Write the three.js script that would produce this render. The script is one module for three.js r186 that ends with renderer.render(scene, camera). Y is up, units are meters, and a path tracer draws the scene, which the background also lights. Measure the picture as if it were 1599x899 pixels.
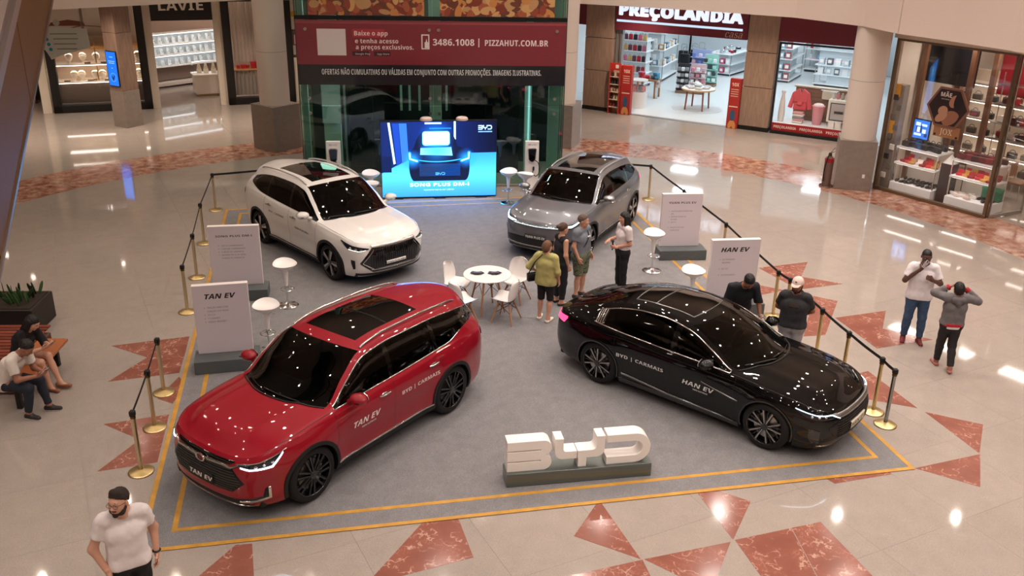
import * as THREE from 'three';
import { mergeGeometries, mergeVertices, toCreasedNormals } from 'three/addons/utils/BufferGeometryUtils.js';
import { RoundedBoxGeometry } from 'three/addons/geometries/RoundedBoxGeometry.js';
import { RectAreaLightUniformsLib } from 'three/addons/lights/RectAreaLightUniformsLib.js';
import { createNoise3D, createNoise2D } from 'simplex-noise';

// ---------------------------------------------------------------- camera, light levels, exposure
const scene = new THREE.Scene();
scene.background = new THREE.Color(0x0b0a0a);
const camera = new THREE.PerspectiveCamera(34.45, 1599 / 899, 0.1, 200);
camera.position.set(0, 7.1, 0);
camera.quaternion.setFromRotationMatrix(new THREE.Matrix4().makeBasis(
  new THREE.Vector3(0.99979, 0.01890, -0.00772), new THREE.Vector3(-0.02042, 0.92561, -0.37793), new THREE.Vector3(0, 0.37801, 0.92580)));
const renderer = new THREE.WebGLRenderer({ antialias: true });
renderer.toneMapping = THREE.LinearToneMapping;
renderer.toneMappingExposure = 1.27;
renderer.shadowMap.enabled = true;
RectAreaLightUniformsLib.init();
const WARM = new THREE.Color(1.0, 0.865, 0.77), WARMER = new THREE.Color(1.0, 0.82, 0.66), COOL = new THREE.Color(0.86, 0.95, 1.0);
const CEIL = 9.6, SOFFIT = 4.4;
const POWER = { atrium: 33, soffit: 36, shop: 14.0, jewel: 7, boutique: 6, screen: 2.3 };

// ---------------------------------------------------------------- helpers
let seedState = 12345;
const rnd = () => { seedState = (seedState + 0x6d2b79f5) | 0; let t = Math.imul(seedState ^ (seedState >>> 15), 1 | seedState); t = (t + Math.imul(t ^ (t >>> 7), 61 | t)) ^ t; return ((t ^ (t >>> 14)) >>> 0) / 4294967296; };
const rr = (a, b) => a + (b - a) * rnd();
const pick = (a) => a[Math.floor(rnd() * a.length) % a.length];
const clamp = THREE.MathUtils.clamp, lerp = THREE.MathUtils.lerp, PI = Math.PI;
const sstep = (a, b, x) => { const t = clamp((x - a) / (b - a), 0, 1); return t * t * (3 - 2 * t); };
const V = (x, y, z) => new THREE.Vector3(x, y, z);
const noise3 = createNoise3D(rnd), noise2 = createNoise2D(rnd);
const used = new Map();
function numbered(name) { const n = used.get(name) || 0; used.set(name, n + 1); return n ? `${name}_${String(n).padStart(3, '0')}` : name; }
function tag(o, label, category, group) { o.userData.label = label; o.userData.category = category; if (group) o.userData.group = group; return o; }
function thing(name, label, category, [x, y, z] = [0, 0, 0], turn = 0, group) {
  const o = new THREE.Group(); o.name = numbered(name); scene.add(o); o.position.set(x, y, z); o.rotation.y = turn; return tag(o, label, category, group);
}
const plain = (g) => { const n = g.index ? g.toNonIndexed() : g.clone(); for (const k of Object.keys(n.attributes)) if (!['position', 'normal', 'uv'].includes(k)) n.deleteAttribute(k); if (!n.attributes.uv) n.setAttribute('uv', new THREE.BufferAttribute(new Float32Array(n.attributes.position.count * 2), 2)); return n; };
const merge = (list) => (list.length === 1 ? list[0] : mergeGeometries(list.map(plain)));
function mk(name, geo, mat, parent) { const m = new THREE.Mesh(Array.isArray(geo) ? merge(geo) : geo, mat); m.name = parent && parent !== scene ? name : numbered(name); m.castShadow = m.receiveShadow = true; (parent || scene).add(m); return m; }
function struct(name, geo, mat, parent) { const m = mk(name, geo, mat, parent); if (!parent) m.userData.kind = 'structure'; return m; }
function one(name, geo, mat, label, category, group) { return tag(mk(name, geo, mat), label, category, group); }
function dup(src, [x, y, z], turn, label, group) { const r = src.clone(); r.name = numbered(src.name.replace(/_\d{3}$/, '')); scene.add(r); r.position.set(x, y, z); if (turn !== undefined && turn !== null) r.rotation.y = turn; if (label) r.userData = { ...src.userData, label }; if (group) r.userData.group = group; return r; }
const bx = (w, h, d, x = 0, y = 0, z = 0, ry = 0) => { const g = new THREE.BoxGeometry(w, h, d); if (ry) g.rotateY(ry); return g.translate(x, y, z); };
const rb = (w, h, d, x = 0, y = 0, z = 0, r = 0.01, seg = 2) => new RoundedBoxGeometry(w, h, d, seg, Math.min(r, w / 2.01, h / 2.01, d / 2.01)).translate(x, y, z);
const cy = (rt, rbm, h, x = 0, y = 0, z = 0, seg = 20, open = false) => new THREE.CylinderGeometry(rt, rbm, h, seg, 1, open).translate(x, y, z);
const sp = (r, x = 0, y = 0, z = 0, sx = 1, sy = 1, sz = 1, a = 16, b = 12) => new THREE.SphereGeometry(r, a, b).scale(sx, sy, sz).translate(x, y, z);
const lathe = (pts, seg = 24) => new THREE.LatheGeometry(pts.map(([r, y]) => new THREE.Vector2(r, y)), seg);
const tube = (pts, r, seg, rad = 8, closed = false, tension = 0.5) => new THREE.TubeGeometry(new THREE.CatmullRomCurve3(pts.map((p) => (p.isVector3 ? p : V(...p))), closed, 'catmullrom', tension), seg || pts.length * 6, r, rad, closed);
function bar(a, b, r0, r1 = r0, seg = 10) { const A = V(...a), B = V(...b), d = B.clone().sub(A), g = new THREE.CylinderGeometry(r1, r0, d.length(), seg); g.applyQuaternion(new THREE.Quaternion().setFromUnitVectors(V(0, 1, 0), d.normalize())); return g.translate((A.x + B.x) / 2, (A.y + B.y) / 2, (A.z + B.z) / 2); }
function beam(a, b, w, h) { const A = V(...a), B = V(...b), d = B.clone().sub(A), L = d.length(), g = new THREE.BoxGeometry(w, h, L); const m = new THREE.Matrix4().lookAt(B, A, V(0, 1, 0)); g.applyMatrix4(m); return g.translate((A.x + B.x) / 2, (A.y + B.y) / 2, (A.z + B.z) / 2); }
const shapeOf = (pts) => { const s = new THREE.Shape(); pts.forEach(([x, y], i) => (i ? s.lineTo(x, y) : s.moveTo(x, y))); return s; };
const ext = (pts, depth, bevel = 0) => new THREE.ExtrudeGeometry(pts instanceof THREE.Shape || Array.isArray(pts) && pts[0]?.isShape ? pts : shapeOf(pts), { depth, bevelEnabled: bevel > 0, bevelThickness: bevel, bevelSize: bevel, bevelSegments: 2, curveSegments: 12, steps: 1 });
// a flat polygon in plan (x, z), thickness downward from y
function slab(pts, y, t) { const g = ext(pts.map(([x, z]) => [x, -z]), t); g.rotateX(-PI / 2); return g.translate(0, y - t, 0); }
const std = (color, roughness = 0.6, metalness = 0, extra = {}) => new THREE.MeshStandardMaterial({ color, roughness, metalness, ...extra });
const phy = (color, roughness = 0.5, extra = {}) => new THREE.MeshPhysicalMaterial({ color, roughness, ...extra });
function canvasTex(w, h, draw, repeat) { const c = document.createElement('canvas'); c.width = w; c.height = h; draw(c.getContext('2d'), w, h); const t = new THREE.CanvasTexture(c); t.colorSpace = THREE.SRGBColorSpace; if (repeat) t.wrapS = t.wrapT = THREE.RepeatWrapping; return t; }
function dataTex(n, f, srgb = true, m = n) { const d = new Uint8Array(n * m * 4); for (let j = 0; j < m; j++) for (let i = 0; i < n; i++) { const c = f(i / n, j / m, i, j), o = (j * n + i) * 4; for (let k = 0; k < 3; k++) d[o + k] = clamp(Math.round((Array.isArray(c) ? c[k] : c) * 255), 0, 255); d[o + 3] = 255; } const t = new THREE.DataTexture(d, n, m); if (srgb) t.colorSpace = THREE.SRGBColorSpace; t.wrapS = t.wrapT = THREE.RepeatWrapping; t.magFilter = THREE.LinearFilter; t.minFilter = THREE.LinearMipmapLinearFilter; t.generateMipmaps = true; t.needsUpdate = true; return t; }
// tileable fractal noise
function fbm(u, v, f, oct = 4, s = 0) { let a = 0, w = 0.5, q = f; for (let i = 0; i < oct; i++) { const x = Math.cos(u * 2 * PI) * q / 6.283, y = Math.sin(u * 2 * PI) * q / 6.283, z = v * q; a += w * (noise3(x + s, y - s, z) * (1 - v) + noise3(x + s, y - s, z - q) * v); q *= 2; w *= 0.5; } return a; }
function uvBox(g, s = 1) { const n = g.index ? g.toNonIndexed() : g, p = n.attributes.position, m = n.attributes.normal, uv = new Float32Array(p.count * 2); for (let i = 0; i < p.count; i++) { const ax = Math.abs(m.getX(i)), ay = Math.abs(m.getY(i)), az = Math.abs(m.getZ(i)); const [a, b] = ay >= ax && ay >= az ? [p.getX(i), p.getZ(i)] : ax >= az ? [p.getZ(i), p.getY(i)] : [p.getX(i), p.getY(i)]; uv[2 * i] = a * s; uv[2 * i + 1] = b * s; } n.setAttribute('uv', new THREE.BufferAttribute(uv, 2)); return n; }
// a text decal: writing on a transparent plane of w x h metres, facing +z
function textPlane(w, h, draw, px = 512) { const t = canvasTex(px, Math.max(8, Math.round(px * h / w)), draw); return { geo: new THREE.PlaneGeometry(w, h), mat: new THREE.MeshStandardMaterial({ map: t, transparent: true, roughness: 0.5 }), tex: t }; }
function techText(g, str, x, y, size, color, { skew = 0, stretch = 1.5, align = 'center', weight = 'bold', spacing = 0 } = {}) { g.save(); g.translate(x, y); g.transform(stretch, 0, -skew, 1, 0, 0); g.font = `${weight} ${size}px sans-serif`; g.fillStyle = color; g.textAlign = align; g.textBaseline = 'middle'; if (spacing && 'letterSpacing' in g) g.letterSpacing = spacing + 'px'; g.fillText(str, 0, 0); g.restore(); }
function colourWord(m) { const h = {}; m.color.getHSL(h, THREE.SRGBColorSpace); const d = h.h * 360; if (h.l < 0.2) return 'black'; if (h.s < 0.16) return h.l > 0.78 ? 'white' : h.l > 0.45 ? 'pale grey' : 'dark grey'; if (h.l > 0.82) return 'off-white'; if (d < 14 || d > 345) return h.l > 0.6 ? 'pink' : h.l < 0.26 ? 'wine red' : 'red'; if (d > 318) return 'pink'; if (d < 50) return h.l < 0.45 ? 'brown' : h.s > 0.5 ? 'golden' : 'beige'; if (d < 165) return 'green'; return 'blue'; }
// the logo of three rounded stroke letters: an open B of three bars, a split Y and a D that is open on the left
function logoStrokes(g, x, y, w, h, color, lw) { g.save(); g.translate(x, y); g.strokeStyle = color; g.lineWidth = lw; g.lineJoin = 'round'; g.lineCap = 'butt'; const bw = w * 0.3; g.beginPath(); g.moveTo(0, lw / 2); g.lineTo(bw * 0.8, lw / 2); g.quadraticCurveTo(bw, lw / 2, bw, h * 0.28); g.quadraticCurveTo(bw, h / 2, bw * 0.8, h / 2); g.lineTo(0, h / 2); g.moveTo(bw * 0.8, h / 2); g.quadraticCurveTo(bw, h / 2, bw, h * 0.72); g.quadraticCurveTo(bw, h - lw / 2, bw * 0.8, h - lw / 2); g.lineTo(0, h - lw / 2); g.stroke(); const yx = w * 0.35; g.beginPath(); g.moveTo(yx + lw / 2, 0); g.lineTo(yx + lw / 2, h * 0.3); g.quadraticCurveTo(yx + lw / 2, h * 0.56, yx + w * 0.07, h * 0.56); g.lineTo(yx + w * 0.13, h * 0.56); g.moveTo(yx + w * 0.15, h * 0.56); g.lineTo(yx + w * 0.22, h * 0.56); g.quadraticCurveTo(yx + w * 0.29, h * 0.56, yx + w * 0.29, h * 0.3); g.lineTo(yx + w * 0.29, 0); g.moveTo(yx + w * 0.165, h * 0.56); g.lineTo(yx + w * 0.165, h); g.stroke(); const dx = w * 0.69; g.beginPath(); g.moveTo(dx, lw / 2); g.lineTo(dx + w * 0.17, lw / 2); g.quadraticCurveTo(w - lw / 2, lw / 2, w - lw / 2, h / 2); g.quadraticCurveTo(w - lw / 2, h - lw / 2, dx + w * 0.17, h - lw / 2); g.lineTo(dx, h - lw / 2); g.stroke(); g.restore(); }

function area(parent, color, power, w, h, [x, y, z], dir) { const l = new THREE.RectAreaLight(color, power, w, h); l.position.set(x, y, z); if (dir === 'down') l.rotation.x = -PI / 2; if (dir === 'z') l.rotation.y = PI; parent.add(l); return l; }
// a wall line on the floor from A to B: at(x, y, z) gives the world place x metres along it and z metres in front of it
const line = (A, B) => { const turn = -Math.atan2(B[1] - A[1], B[0] - A[0]), c = Math.cos(turn), s = Math.sin(turn); return { turn, L: Math.hypot(B[0] - A[0], B[1] - A[1]), at: (x, y = 0, z = 0) => [A[0] + c * x + s * z, y, A[1] - s * x + c * z] }; };
// ---------------------------------------------------------------- materials
const M = {
  white: phy(0xe9e5e2, 0.35, { clearcoat: 0.3, clearcoatRoughness: 0.2 }), plastic: phy(0xf0ecea, 0.25, { clearcoat: 0.4, clearcoatRoughness: 0.12 }), chrome: std(0xe3e3e3, 0.12, 1), satin: std(0xb9b5ae, 0.32, 1), brass: std(0xe0c892, 0.32, 1), brassDark: std(0x7c6136, 0.35, 1),
  black: phy(0x08080a, 0.35), blackGloss: phy(0x050506, 0.08, { clearcoat: 1, clearcoatRoughness: 0.03 }), rubber: std(0x0b0b0c, 0.75), darkGrey: std(0x33363a, 0.55), grey: std(0x6b7276, 0.55), greyBase: std(0x555a5c, 0.6), belt: std(0x0b0b0d, 0.7),
  wood: std(0xb07d58, 0.5), woodDark: std(0x6d3a26, 0.5), glass: phy(0xffffff, 0.02, { transmission: 1, thickness: 0, ior: 1.45 }), greenGlass: phy(0x8fb9aa, 0.03, { transmission: 1, thickness: 0, ior: 1.45 }),
  frameDark: std(0x120d0b, 0.5), frameBronze: std(0x7b6650, 0.38, 0.6), red: std(0xa3101a, 0.45), redDeep: std(0x5c1018, 0.5), blueLed: std(0x0b1a30, 0.4, 0, { emissive: new THREE.Color(0.45, 0.75, 1), emissiveIntensity: 5 }), skin: null,
};
// ---------------------------------------------------------------- the setting: floor, carpet, slab edge, ceiling, walls
const graniteTex = (s, tint) => dataTex(512, (u, v) => { const a = fbm(u, v, 4, 3, s), b = fbm(u, v, 70, 2, s + 9), c = rnd(); const k = 0.62 + a * 0.022 + b * 0.05 + (c > 0.94 ? -0.09 : c < 0.06 ? 0.06 : (c - 0.5) * 0.05); return [k * tint[0], k * tint[1], k * tint[2]]; });
const graniteMats = [[1, 0.935, 0.885], [0.993, 0.928, 0.878], [1.006, 0.94, 0.888]].map((t, i) => phy(0xffffff, 0.05, { map: graniteTex(i * 31, t) }));
const marbleTex = (s) => dataTex(512, (u, v) => { const w = fbm(u, v, 3, 4, s), x = fbm(u, v, 5, 4, s + 40), y = fbm(u, v, 11, 3, s + 80); const vein = Math.pow(Math.max(0, 1 - Math.abs(x + w * 0.5) * 15), 1.5) * 0.75 * sstep(-0.25, 0.3, y + w) + Math.max(0, 1 - Math.abs(y) * 16) * 0.3 * sstep(-0.1, 0.35, w); const cl = 0.5 + w * 0.5; return [lerp(0.48 + cl * 0.12, 0.84, vein), lerp(0.29 + cl * 0.09, 0.73, vein), lerp(0.245 + cl * 0.08, 0.66, vein)]; });
const marbleMats = [11, 57, 93].map((s) => phy(0xffffff, 0.12, { map: marbleTex(s) }));
const marbleLight = phy(0xffffff, 0.12, { map: dataTex(512, (u, v) => { const w = fbm(u, v, 6, 4, 7), x = fbm(u, v, 9, 4, 77); const k = clamp(0.5 + w * 0.9 + Math.max(0, 0.3 - Math.abs(x) * 2), 0, 1); return [lerp(0.5, 0.74, k), lerp(0.29, 0.6, k), lerp(0.235, 0.52, k)]; }) });
const floorBase = std(0x8f8378, 0.5);
const RING = [-1, -16.3];
const floor = struct('floor', slab([[-26, 6], [22, 6], [22, -56], [-26, -56]], -0.012, 0.3), floorBase);
{ // polished granite slabs laid on a turned grid, each slab its own piece near the display, the rest as one
  const T = 1.42, a = 27 * PI / 180, ca = Math.cos(a), sa = Math.sin(a), box = new THREE.BoxGeometry(T - 0.0022, 0.012, T - 0.0022), uvs = box.attributes.uv; for (let i = 0; i < uvs.count; i++) uvs.setXY(i, uvs.getX(i) * 0.97, uvs.getY(i) * 0.97);
  const spots = [];
  for (let i = -26; i <= 26; i++) for (let j = -34; j <= 10; j++) { const u = (i + 0.3) * T, v = (j + 0.15) * T, x = ca * u + sa * v, z = -sa * u + ca * v; if (x > -25 && x < 21 && z < -4.5 && z > -47) spots.push([x, z, Math.hypot(x - 1, z + 4)]); }
  spots.sort((p, q) => p[2] - q[2]); const far = [[], [], []];
  spots.forEach(([x, z], n) => { const k = Math.floor(rnd() * 3), turn = a + Math.floor(rnd() * 4) * PI / 2; if (n < 280) { const m = mk('granite_tile', box, graniteMats[k], floor); m.position.set(x, -0.006, z); m.rotation.y = turn; } else far[k].push(box.clone().rotateY(turn).translate(x, -0.006, z)); });
  far.forEach((l, k) => { const m = mk('granite_paving', l, graniteMats[k], floor); m.userData.kind = 'stuff'; });
}
function inlay(pts, k, name = 'marble_inlay') { const g = uvBox(slab(pts, 0.0022, 0.008), 0.62); return mk(name, g, marbleMats[k % 3], floor); }
[ // red marble points of the two star rings set into the granite, in metres on the floor
  [[-3.57, -8.3], [-3.5, -8.52], [-3.24, -9.09], [-3.05, -9.12], [-2.78, -8.22]], [[-1.59, -8.42], [-1.07, -9.57], [-0.85, -10.09], [-0.6, -9.65], [-0.39, -8.95]], [[0.82, -9.39], [1.19, -10.16], [1.59, -8.98]],
  [[2.43, -10.64], [3.17, -10.19], [2.77, -9.38]], [[4.24, -10.89], [4.41, -10.64], [5.28, -10.9], [5.25, -11.14]], [[1.63, -8.98], [2.73, -9.34], [2.32, -8.43]], [[2.79, -9.38], [3.55, -9.64], [3.62, -8.42], [3.03, -8.39]], [[3.56, -9.645], [3.96, -9.78], [4.26, -8.76], [4.34, -8.43], [3.63, -8.42]],
  [[0.44, -8.55], [1.61, -8.97], [1.7, -8.51]], [[5.66, -11.06], [6.75, -11.46], [6.37, -10.63]], [[4.95, -13.49], [6.03, -14.01], [6.37, -12.77], [5.61, -13.05]], [[6.44, -12.65], [7.18, -12.3], [6.75, -11.48]],
  [[6.17, -16.22], [7.28, -16.61], [6.91, -15.76], [7.66, -15.32], [6.5, -14.9]], [[5.33, -18.83], [6.52, -19.26], [6.12, -18.35], [6.89, -17.99], [5.86, -17.62]], [[4.22, -17.74], [5.04, -17.85], [5.56, -17.57], [4.89, -17.23], [4.2, -16.99]], [[6.07, -17.29], [6.48, -17.05], [5.74, -15.42], [5.32, -15.35]],
  [[-6.88, -14.38], [-5.68, -14.82], [-5.54, -14.19], [-5.39, -13.44], [-6.41, -13.09], [-6.11, -13.97]], [[-5.44, -12.58], [-5.35, -13.31], [-5.16, -13.05], [-5.15, -12.43]], [[-5.94, -11.79], [-5.09, -12.11], [-4.8, -10.82], [-5.52, -10.57], [-5.26, -11.39]],
].forEach((p, i) => inlay(p, i));
for (let k = 0; k < 26; k++) { // the broad ring of mottled red marble, laid in wedge-shaped slabs
  const a0 = -1.25 + k * 0.148, a1 = a0 + 0.1455;
  const arc = (r, f, t) => [0, 1, 2, 3, 4].map((i) => { const a = lerp(f, t, i / 4); return [RING[0] + r * Math.sin(a - 0.6), RING[1] - r * Math.cos(a - 0.6)]; });
  const g = uvBox(slab([...arc(12.95, a0, a1), ...arc(14.85, a1, a0)], 0.0022, 0.008), 0.5); mk('marble_band_slab', g, marbleLight, floor);
}
// carpet with two rounds of yellow tape
const CU = [0.978, -0.2095], CV = [-0.2095, -0.978], C0 = [-4.34, -8.9], CW = 10.2, CL = 13.55;
const cp = (u, v) => [C0[0] + CU[0] * u + CV[0] * v, C0[1] + CU[1] * u + CV[1] * v];
{
  const felt = dataTex(256, (u, v) => { const n = 0.475 + fbm(u, v, 5, 3, 3) * 0.035 + (rnd() - 0.5) * 0.13; return [n * 1.0, n * 0.985, n * 1.0]; }), bump = dataTex(256, () => 0.5 + (rnd() - 0.5) * 0.9, false);
  const cm = std(0xffffff, 0.95, 0, { map: felt, bumpMap: bump, bumpScale: 0.002 });
  const carpet = mk('carpet', uvBox(slab([cp(0, 0), cp(CW, 0), cp(CW, CL), cp(0, CL)], 0.009, 0.007), 0.7), cm);
  tag(carpet, 'large grey felt display carpet under the four cars with yellow taped edge', 'carpet');
  const tape = std(0xd09a3c, 0.55, 0, { map: dataTex(128, (u, v) => { const n = 0.9 + fbm(u, v, 4, 3, 21) * 0.14; return [n, n, n]; }) });
  const strip = (i, w, nm) => { const p = [[i, i], [CW - i, i], [CW - i, CL - i], [i, CL - i]], q = [[i + w, i + w], [CW - i - w, i + w], [CW - i - w, CL - i - w], [i + w, CL - i - w]]; for (let k = 0; k < 4; k++) { const n = (k + 1) % 4; mk(nm, slab([cp(...p[k]), cp(...p[n]), cp(...q[n]), cp(...q[k])], 0.0115, 0.004), tape, carpet); } };
  strip(-0.015, 0.065, 'edge_tape'); strip(0.335, 0.065, 'inner_tape');
}
// slab edge of the upper storey, its soffit, the outer walls and the hall ceiling
const plaster = (c) => std(c, 0.85);
const wallM = plaster(0xd9c7b6), fasciaM = plaster(0xdcc8bc), ceilM = plaster(0xb9a99b), soffitM = plaster(0xd8cabd);
const EDGE = [[-15.5, 4], [-16, -8], [-15.6, -18], [-12.4, -25.4], [-8.2, -29.2], [-3, -30.3], [2, -30.2], [5.54, -28.7], [7.9, -27.3], [9.2, -25.4], [9.55, -23.9], [10.3, -22.6], [11, -21.1], [12.6, -16], [13, -8], [13, 4]];
{
  const parts = []; for (let i = 0; i < EDGE.length - 1; i++) parts.push(beam([EDGE[i][0], 5.15, EDGE[i][1]], [EDGE[i + 1][0], 5.15, EDGE[i + 1][1]], 0.16, 1.5));
  struct('trim_1', parts, fasciaM);
  struct('trim_2', EDGE.slice(0, -1).map(([x, z], i) => beam([x, 5.93, z], [EDGE[i + 1][0], 5.93, EDGE[i + 1][1]], 0.26, 0.08)), M.satin);
  struct('ceiling_soffit', slab([...EDGE, [22, 4], [22, -56], [-26, -56], [-26, 4]], SOFFIT + 0.32, 0.32), soffitM);
  struct('ceiling', slab([[-26.2, 6.2], [22.2, 6.2], [22.2, -56.2], [-26.2, -56.2]], CEIL + 0.3, 0.3), ceilM);
  struct('wall_left', bx(0.3, CEIL, 62, -26.15, CEIL / 2, -25), wallM); struct('wall_right', bx(0.3, CEIL, 62, 22.15, CEIL / 2, -25), wallM);
  struct('wall_back', bx(48, CEIL, 0.3, -2, CEIL / 2, -56.15), wallM); struct('wall_front', bx(48, CEIL, 0.3, -2, CEIL / 2, 6.15), wallM);
}
// lamps: recessed downlights in the hall ceiling and under the upper storey
const lampGlow = (c, i) => new THREE.MeshStandardMaterial({ color: 0x111111, emissive: c, emissiveIntensity: i, roughness: 0.6 });
const glowAtrium = lampGlow(WARM, 110), glowSoffit = lampGlow(WARMER, 40), glowDim = lampGlow(WARMER, 45), ringM = std(0xd8d2cb, 0.4, 0.5);
const ringG = new THREE.TorusGeometry(0.078, 0.016, 8, 24).rotateX(PI / 2), discG = new THREE.CylinderGeometry(0.066, 0.066, 0.012, 24);
function downlight(x, y, z, power, color, glow, label, group, angle = 1.15) {
  const t = thing('ceiling_downlight', label, 'downlight', [x, y, z], 0, group);
  mk('trim_ring', ringG, ringM, t).position.y = -0.008; mk('lamp_disc', discG, glow, t).position.y = -0.008;
  const s = new THREE.SpotLight(color, power, 0, angle, 0.7, 2); s.position.set(0, -0.03, 0); s.target.position.set(0, -4, 0); s.castShadow = true; s.shadow.radius = 4; t.add(s, s.target); return t;
}
for (let j = 0; j < 9; j++) for (let i = 0; i < 8; i++) { const x = -12.3 + i * 3.55 + (j % 2) * 0.9, z = 1.2 - j * 3.5, dim = x < -3.5 && z < -7; downlight(x, CEIL, z, POWER.atrium * (dim ? 0.42 : x > -1 && z < -14 ? 1.4 : 1), dim ? WARMER : WARM, dim ? glowDim : glowAtrium, `round warm downlight in row ${['one', 'two', 'three', 'four', 'five', 'six', 'seven', 'eight', 'nine'][j]} of the high hall ceiling`, `high hall ceiling downlights, row ${j + 1}`); }
for (const [x, z] of [[-15.7, -28.2], [-17.6, -30.2], [-10.6, -31.4], [-13.3, -29.6], [-8.4, -33.2], [-18.6, -24.5], [-4.6, -32.4], [3.9, -33.6], [7.3, -30.6], [9.6, -29], [12.9, -21.6], [14.6, -18.2]]) downlight(x, SOFFIT, z, POWER.soffit, WARMER, glowSoffit, 'round warm downlight under the upper storey walkway', 'walkway downlights', 1.2);
// columns: round shaft on a square stone plinth
const stoneTex = dataTex(256, (u, v) => { const n = 0.53 + fbm(u, v, 4, 4, 5) * 0.05 + (rnd() - 0.5) * 0.05; return [n * 1.02, n * 0.93, n * 0.86]; }), stoneM = phy(0xffffff, 0.35, { map: stoneTex }), shaftM = std(0xded0c4, 0.5);
function column(x, z, turn, label, w = 1.02, r = 0.46) {
  const t = thing('round_column', label, 'column', [x, 0, z], turn);
  const p = mk('plinth', uvBox(rb(w, 1.38, w, 0, 0.69, 0, 0.012), 1), stoneM, t); mk('plinth_cap', rb(w + 0.01, 0.025, w + 0.01, 0, 1.375, 0, 0.006), stoneM, t);
  for (const [y0, y1] of [[1.385, 2.98], [2.99, 4.72]]) mk('shaft', cy(r, r, y1 - y0, 0, (y0 + y1) / 2, 0, 48), shaftM, t);
  mk('shaft_joint', cy(r - 0.006, r - 0.006, 0.05, 0, 2.985, 0, 48), M.grey, t); return t;
}
column(-7.45, -28.72, -0.645, 'round pale column on a square stone plinth left of the glass lift', 1.05);
column(1.5, -29.88, -0.347, 'round pale column mostly hidden behind the right edge of the glass lift', 1.0, 0.42);
{ const c = column(9.55, -25.6, -0.25, 'round pale column on a stone plinth between the red shop and glass boutique', 0.98); const s = mk('wall_socket', rb(0.07, 0.1, 0.012, 0.25, 0.42, 0.492, 0.004), M.white, c); }
{ // square kiosk pillar
  const t = thing('square_pillar', 'square wood-clad pillar with a stone plinth and a blue screen', 'pillar', [-13.18, 0, -31.36], -0.5); const w = 0.66;
  mk('plinth', uvBox(rb(w, 1.22, w, 0, 0.61, 0, 0.01), 1), stoneM, t);
  const grain = dataTex(256, (u, v) => { const n = 0.52 + fbm(u, v * 0.06, 22, 3, 15) * 0.1; return [n * 1.0, n * 0.81, n * 0.7]; }), gm = std(0xffffff, 0.5, 0, { map: grain });
  for (const [y0, y1] of [[1.225, 3.1], [3.11, 4.42]]) mk('wood_cladding', uvBox(rb(w - 0.02, y1 - y0, w - 0.02, 0, (y0 + y1) / 2, 0, 0.01), 1), gm, t);
  const tex = canvasTex(256, 640, (g, W, H) => { g.fillStyle = '#1f6fe0'; g.fillRect(0, 0, W, H); g.fillStyle = '#9cc4ff'; g.textAlign = 'center'; for (const [y, w2] of [[90, 90], [170, 170], [205, 150], [300, 30]]) g.fillRect(128 - w2 / 2, y, w2, 12); g.strokeStyle = '#4d97ff'; g.lineWidth = 16; g.beginPath(); g.arc(128, 480, 78, 0, 7); g.stroke(); g.strokeStyle = '#0b1c3c'; g.lineWidth = 22; g.beginPath(); g.moveTo(98, 460); g.lineTo(122, 530); g.lineTo(158, 445); g.stroke(); });
  const s = thing('wall_screen', 'upright blue information screen on the square wooden pillar', 'screen', [-13.18, 0, -31.36], -0.5);
  mk('screen_frame', rb(0.5, 1.15, 0.04, 0, 1.95, w / 2 + 0.012, 0.01), M.black, s); mk('display', new THREE.PlaneGeometry(0.46, 1.1).translate(0, 1.95, w / 2 + 0.034), new THREE.MeshStandardMaterial({ color: 0x000000, emissive: 0xffffff, emissiveMap: tex, emissiveIntensity: 1.1, roughness: 0.3 }), s);
  area(s, 0x3c86ff, 1.0, 0.46, 1.1, [0, 1.95, w / 2 + 0.05], 'z');
}
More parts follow.
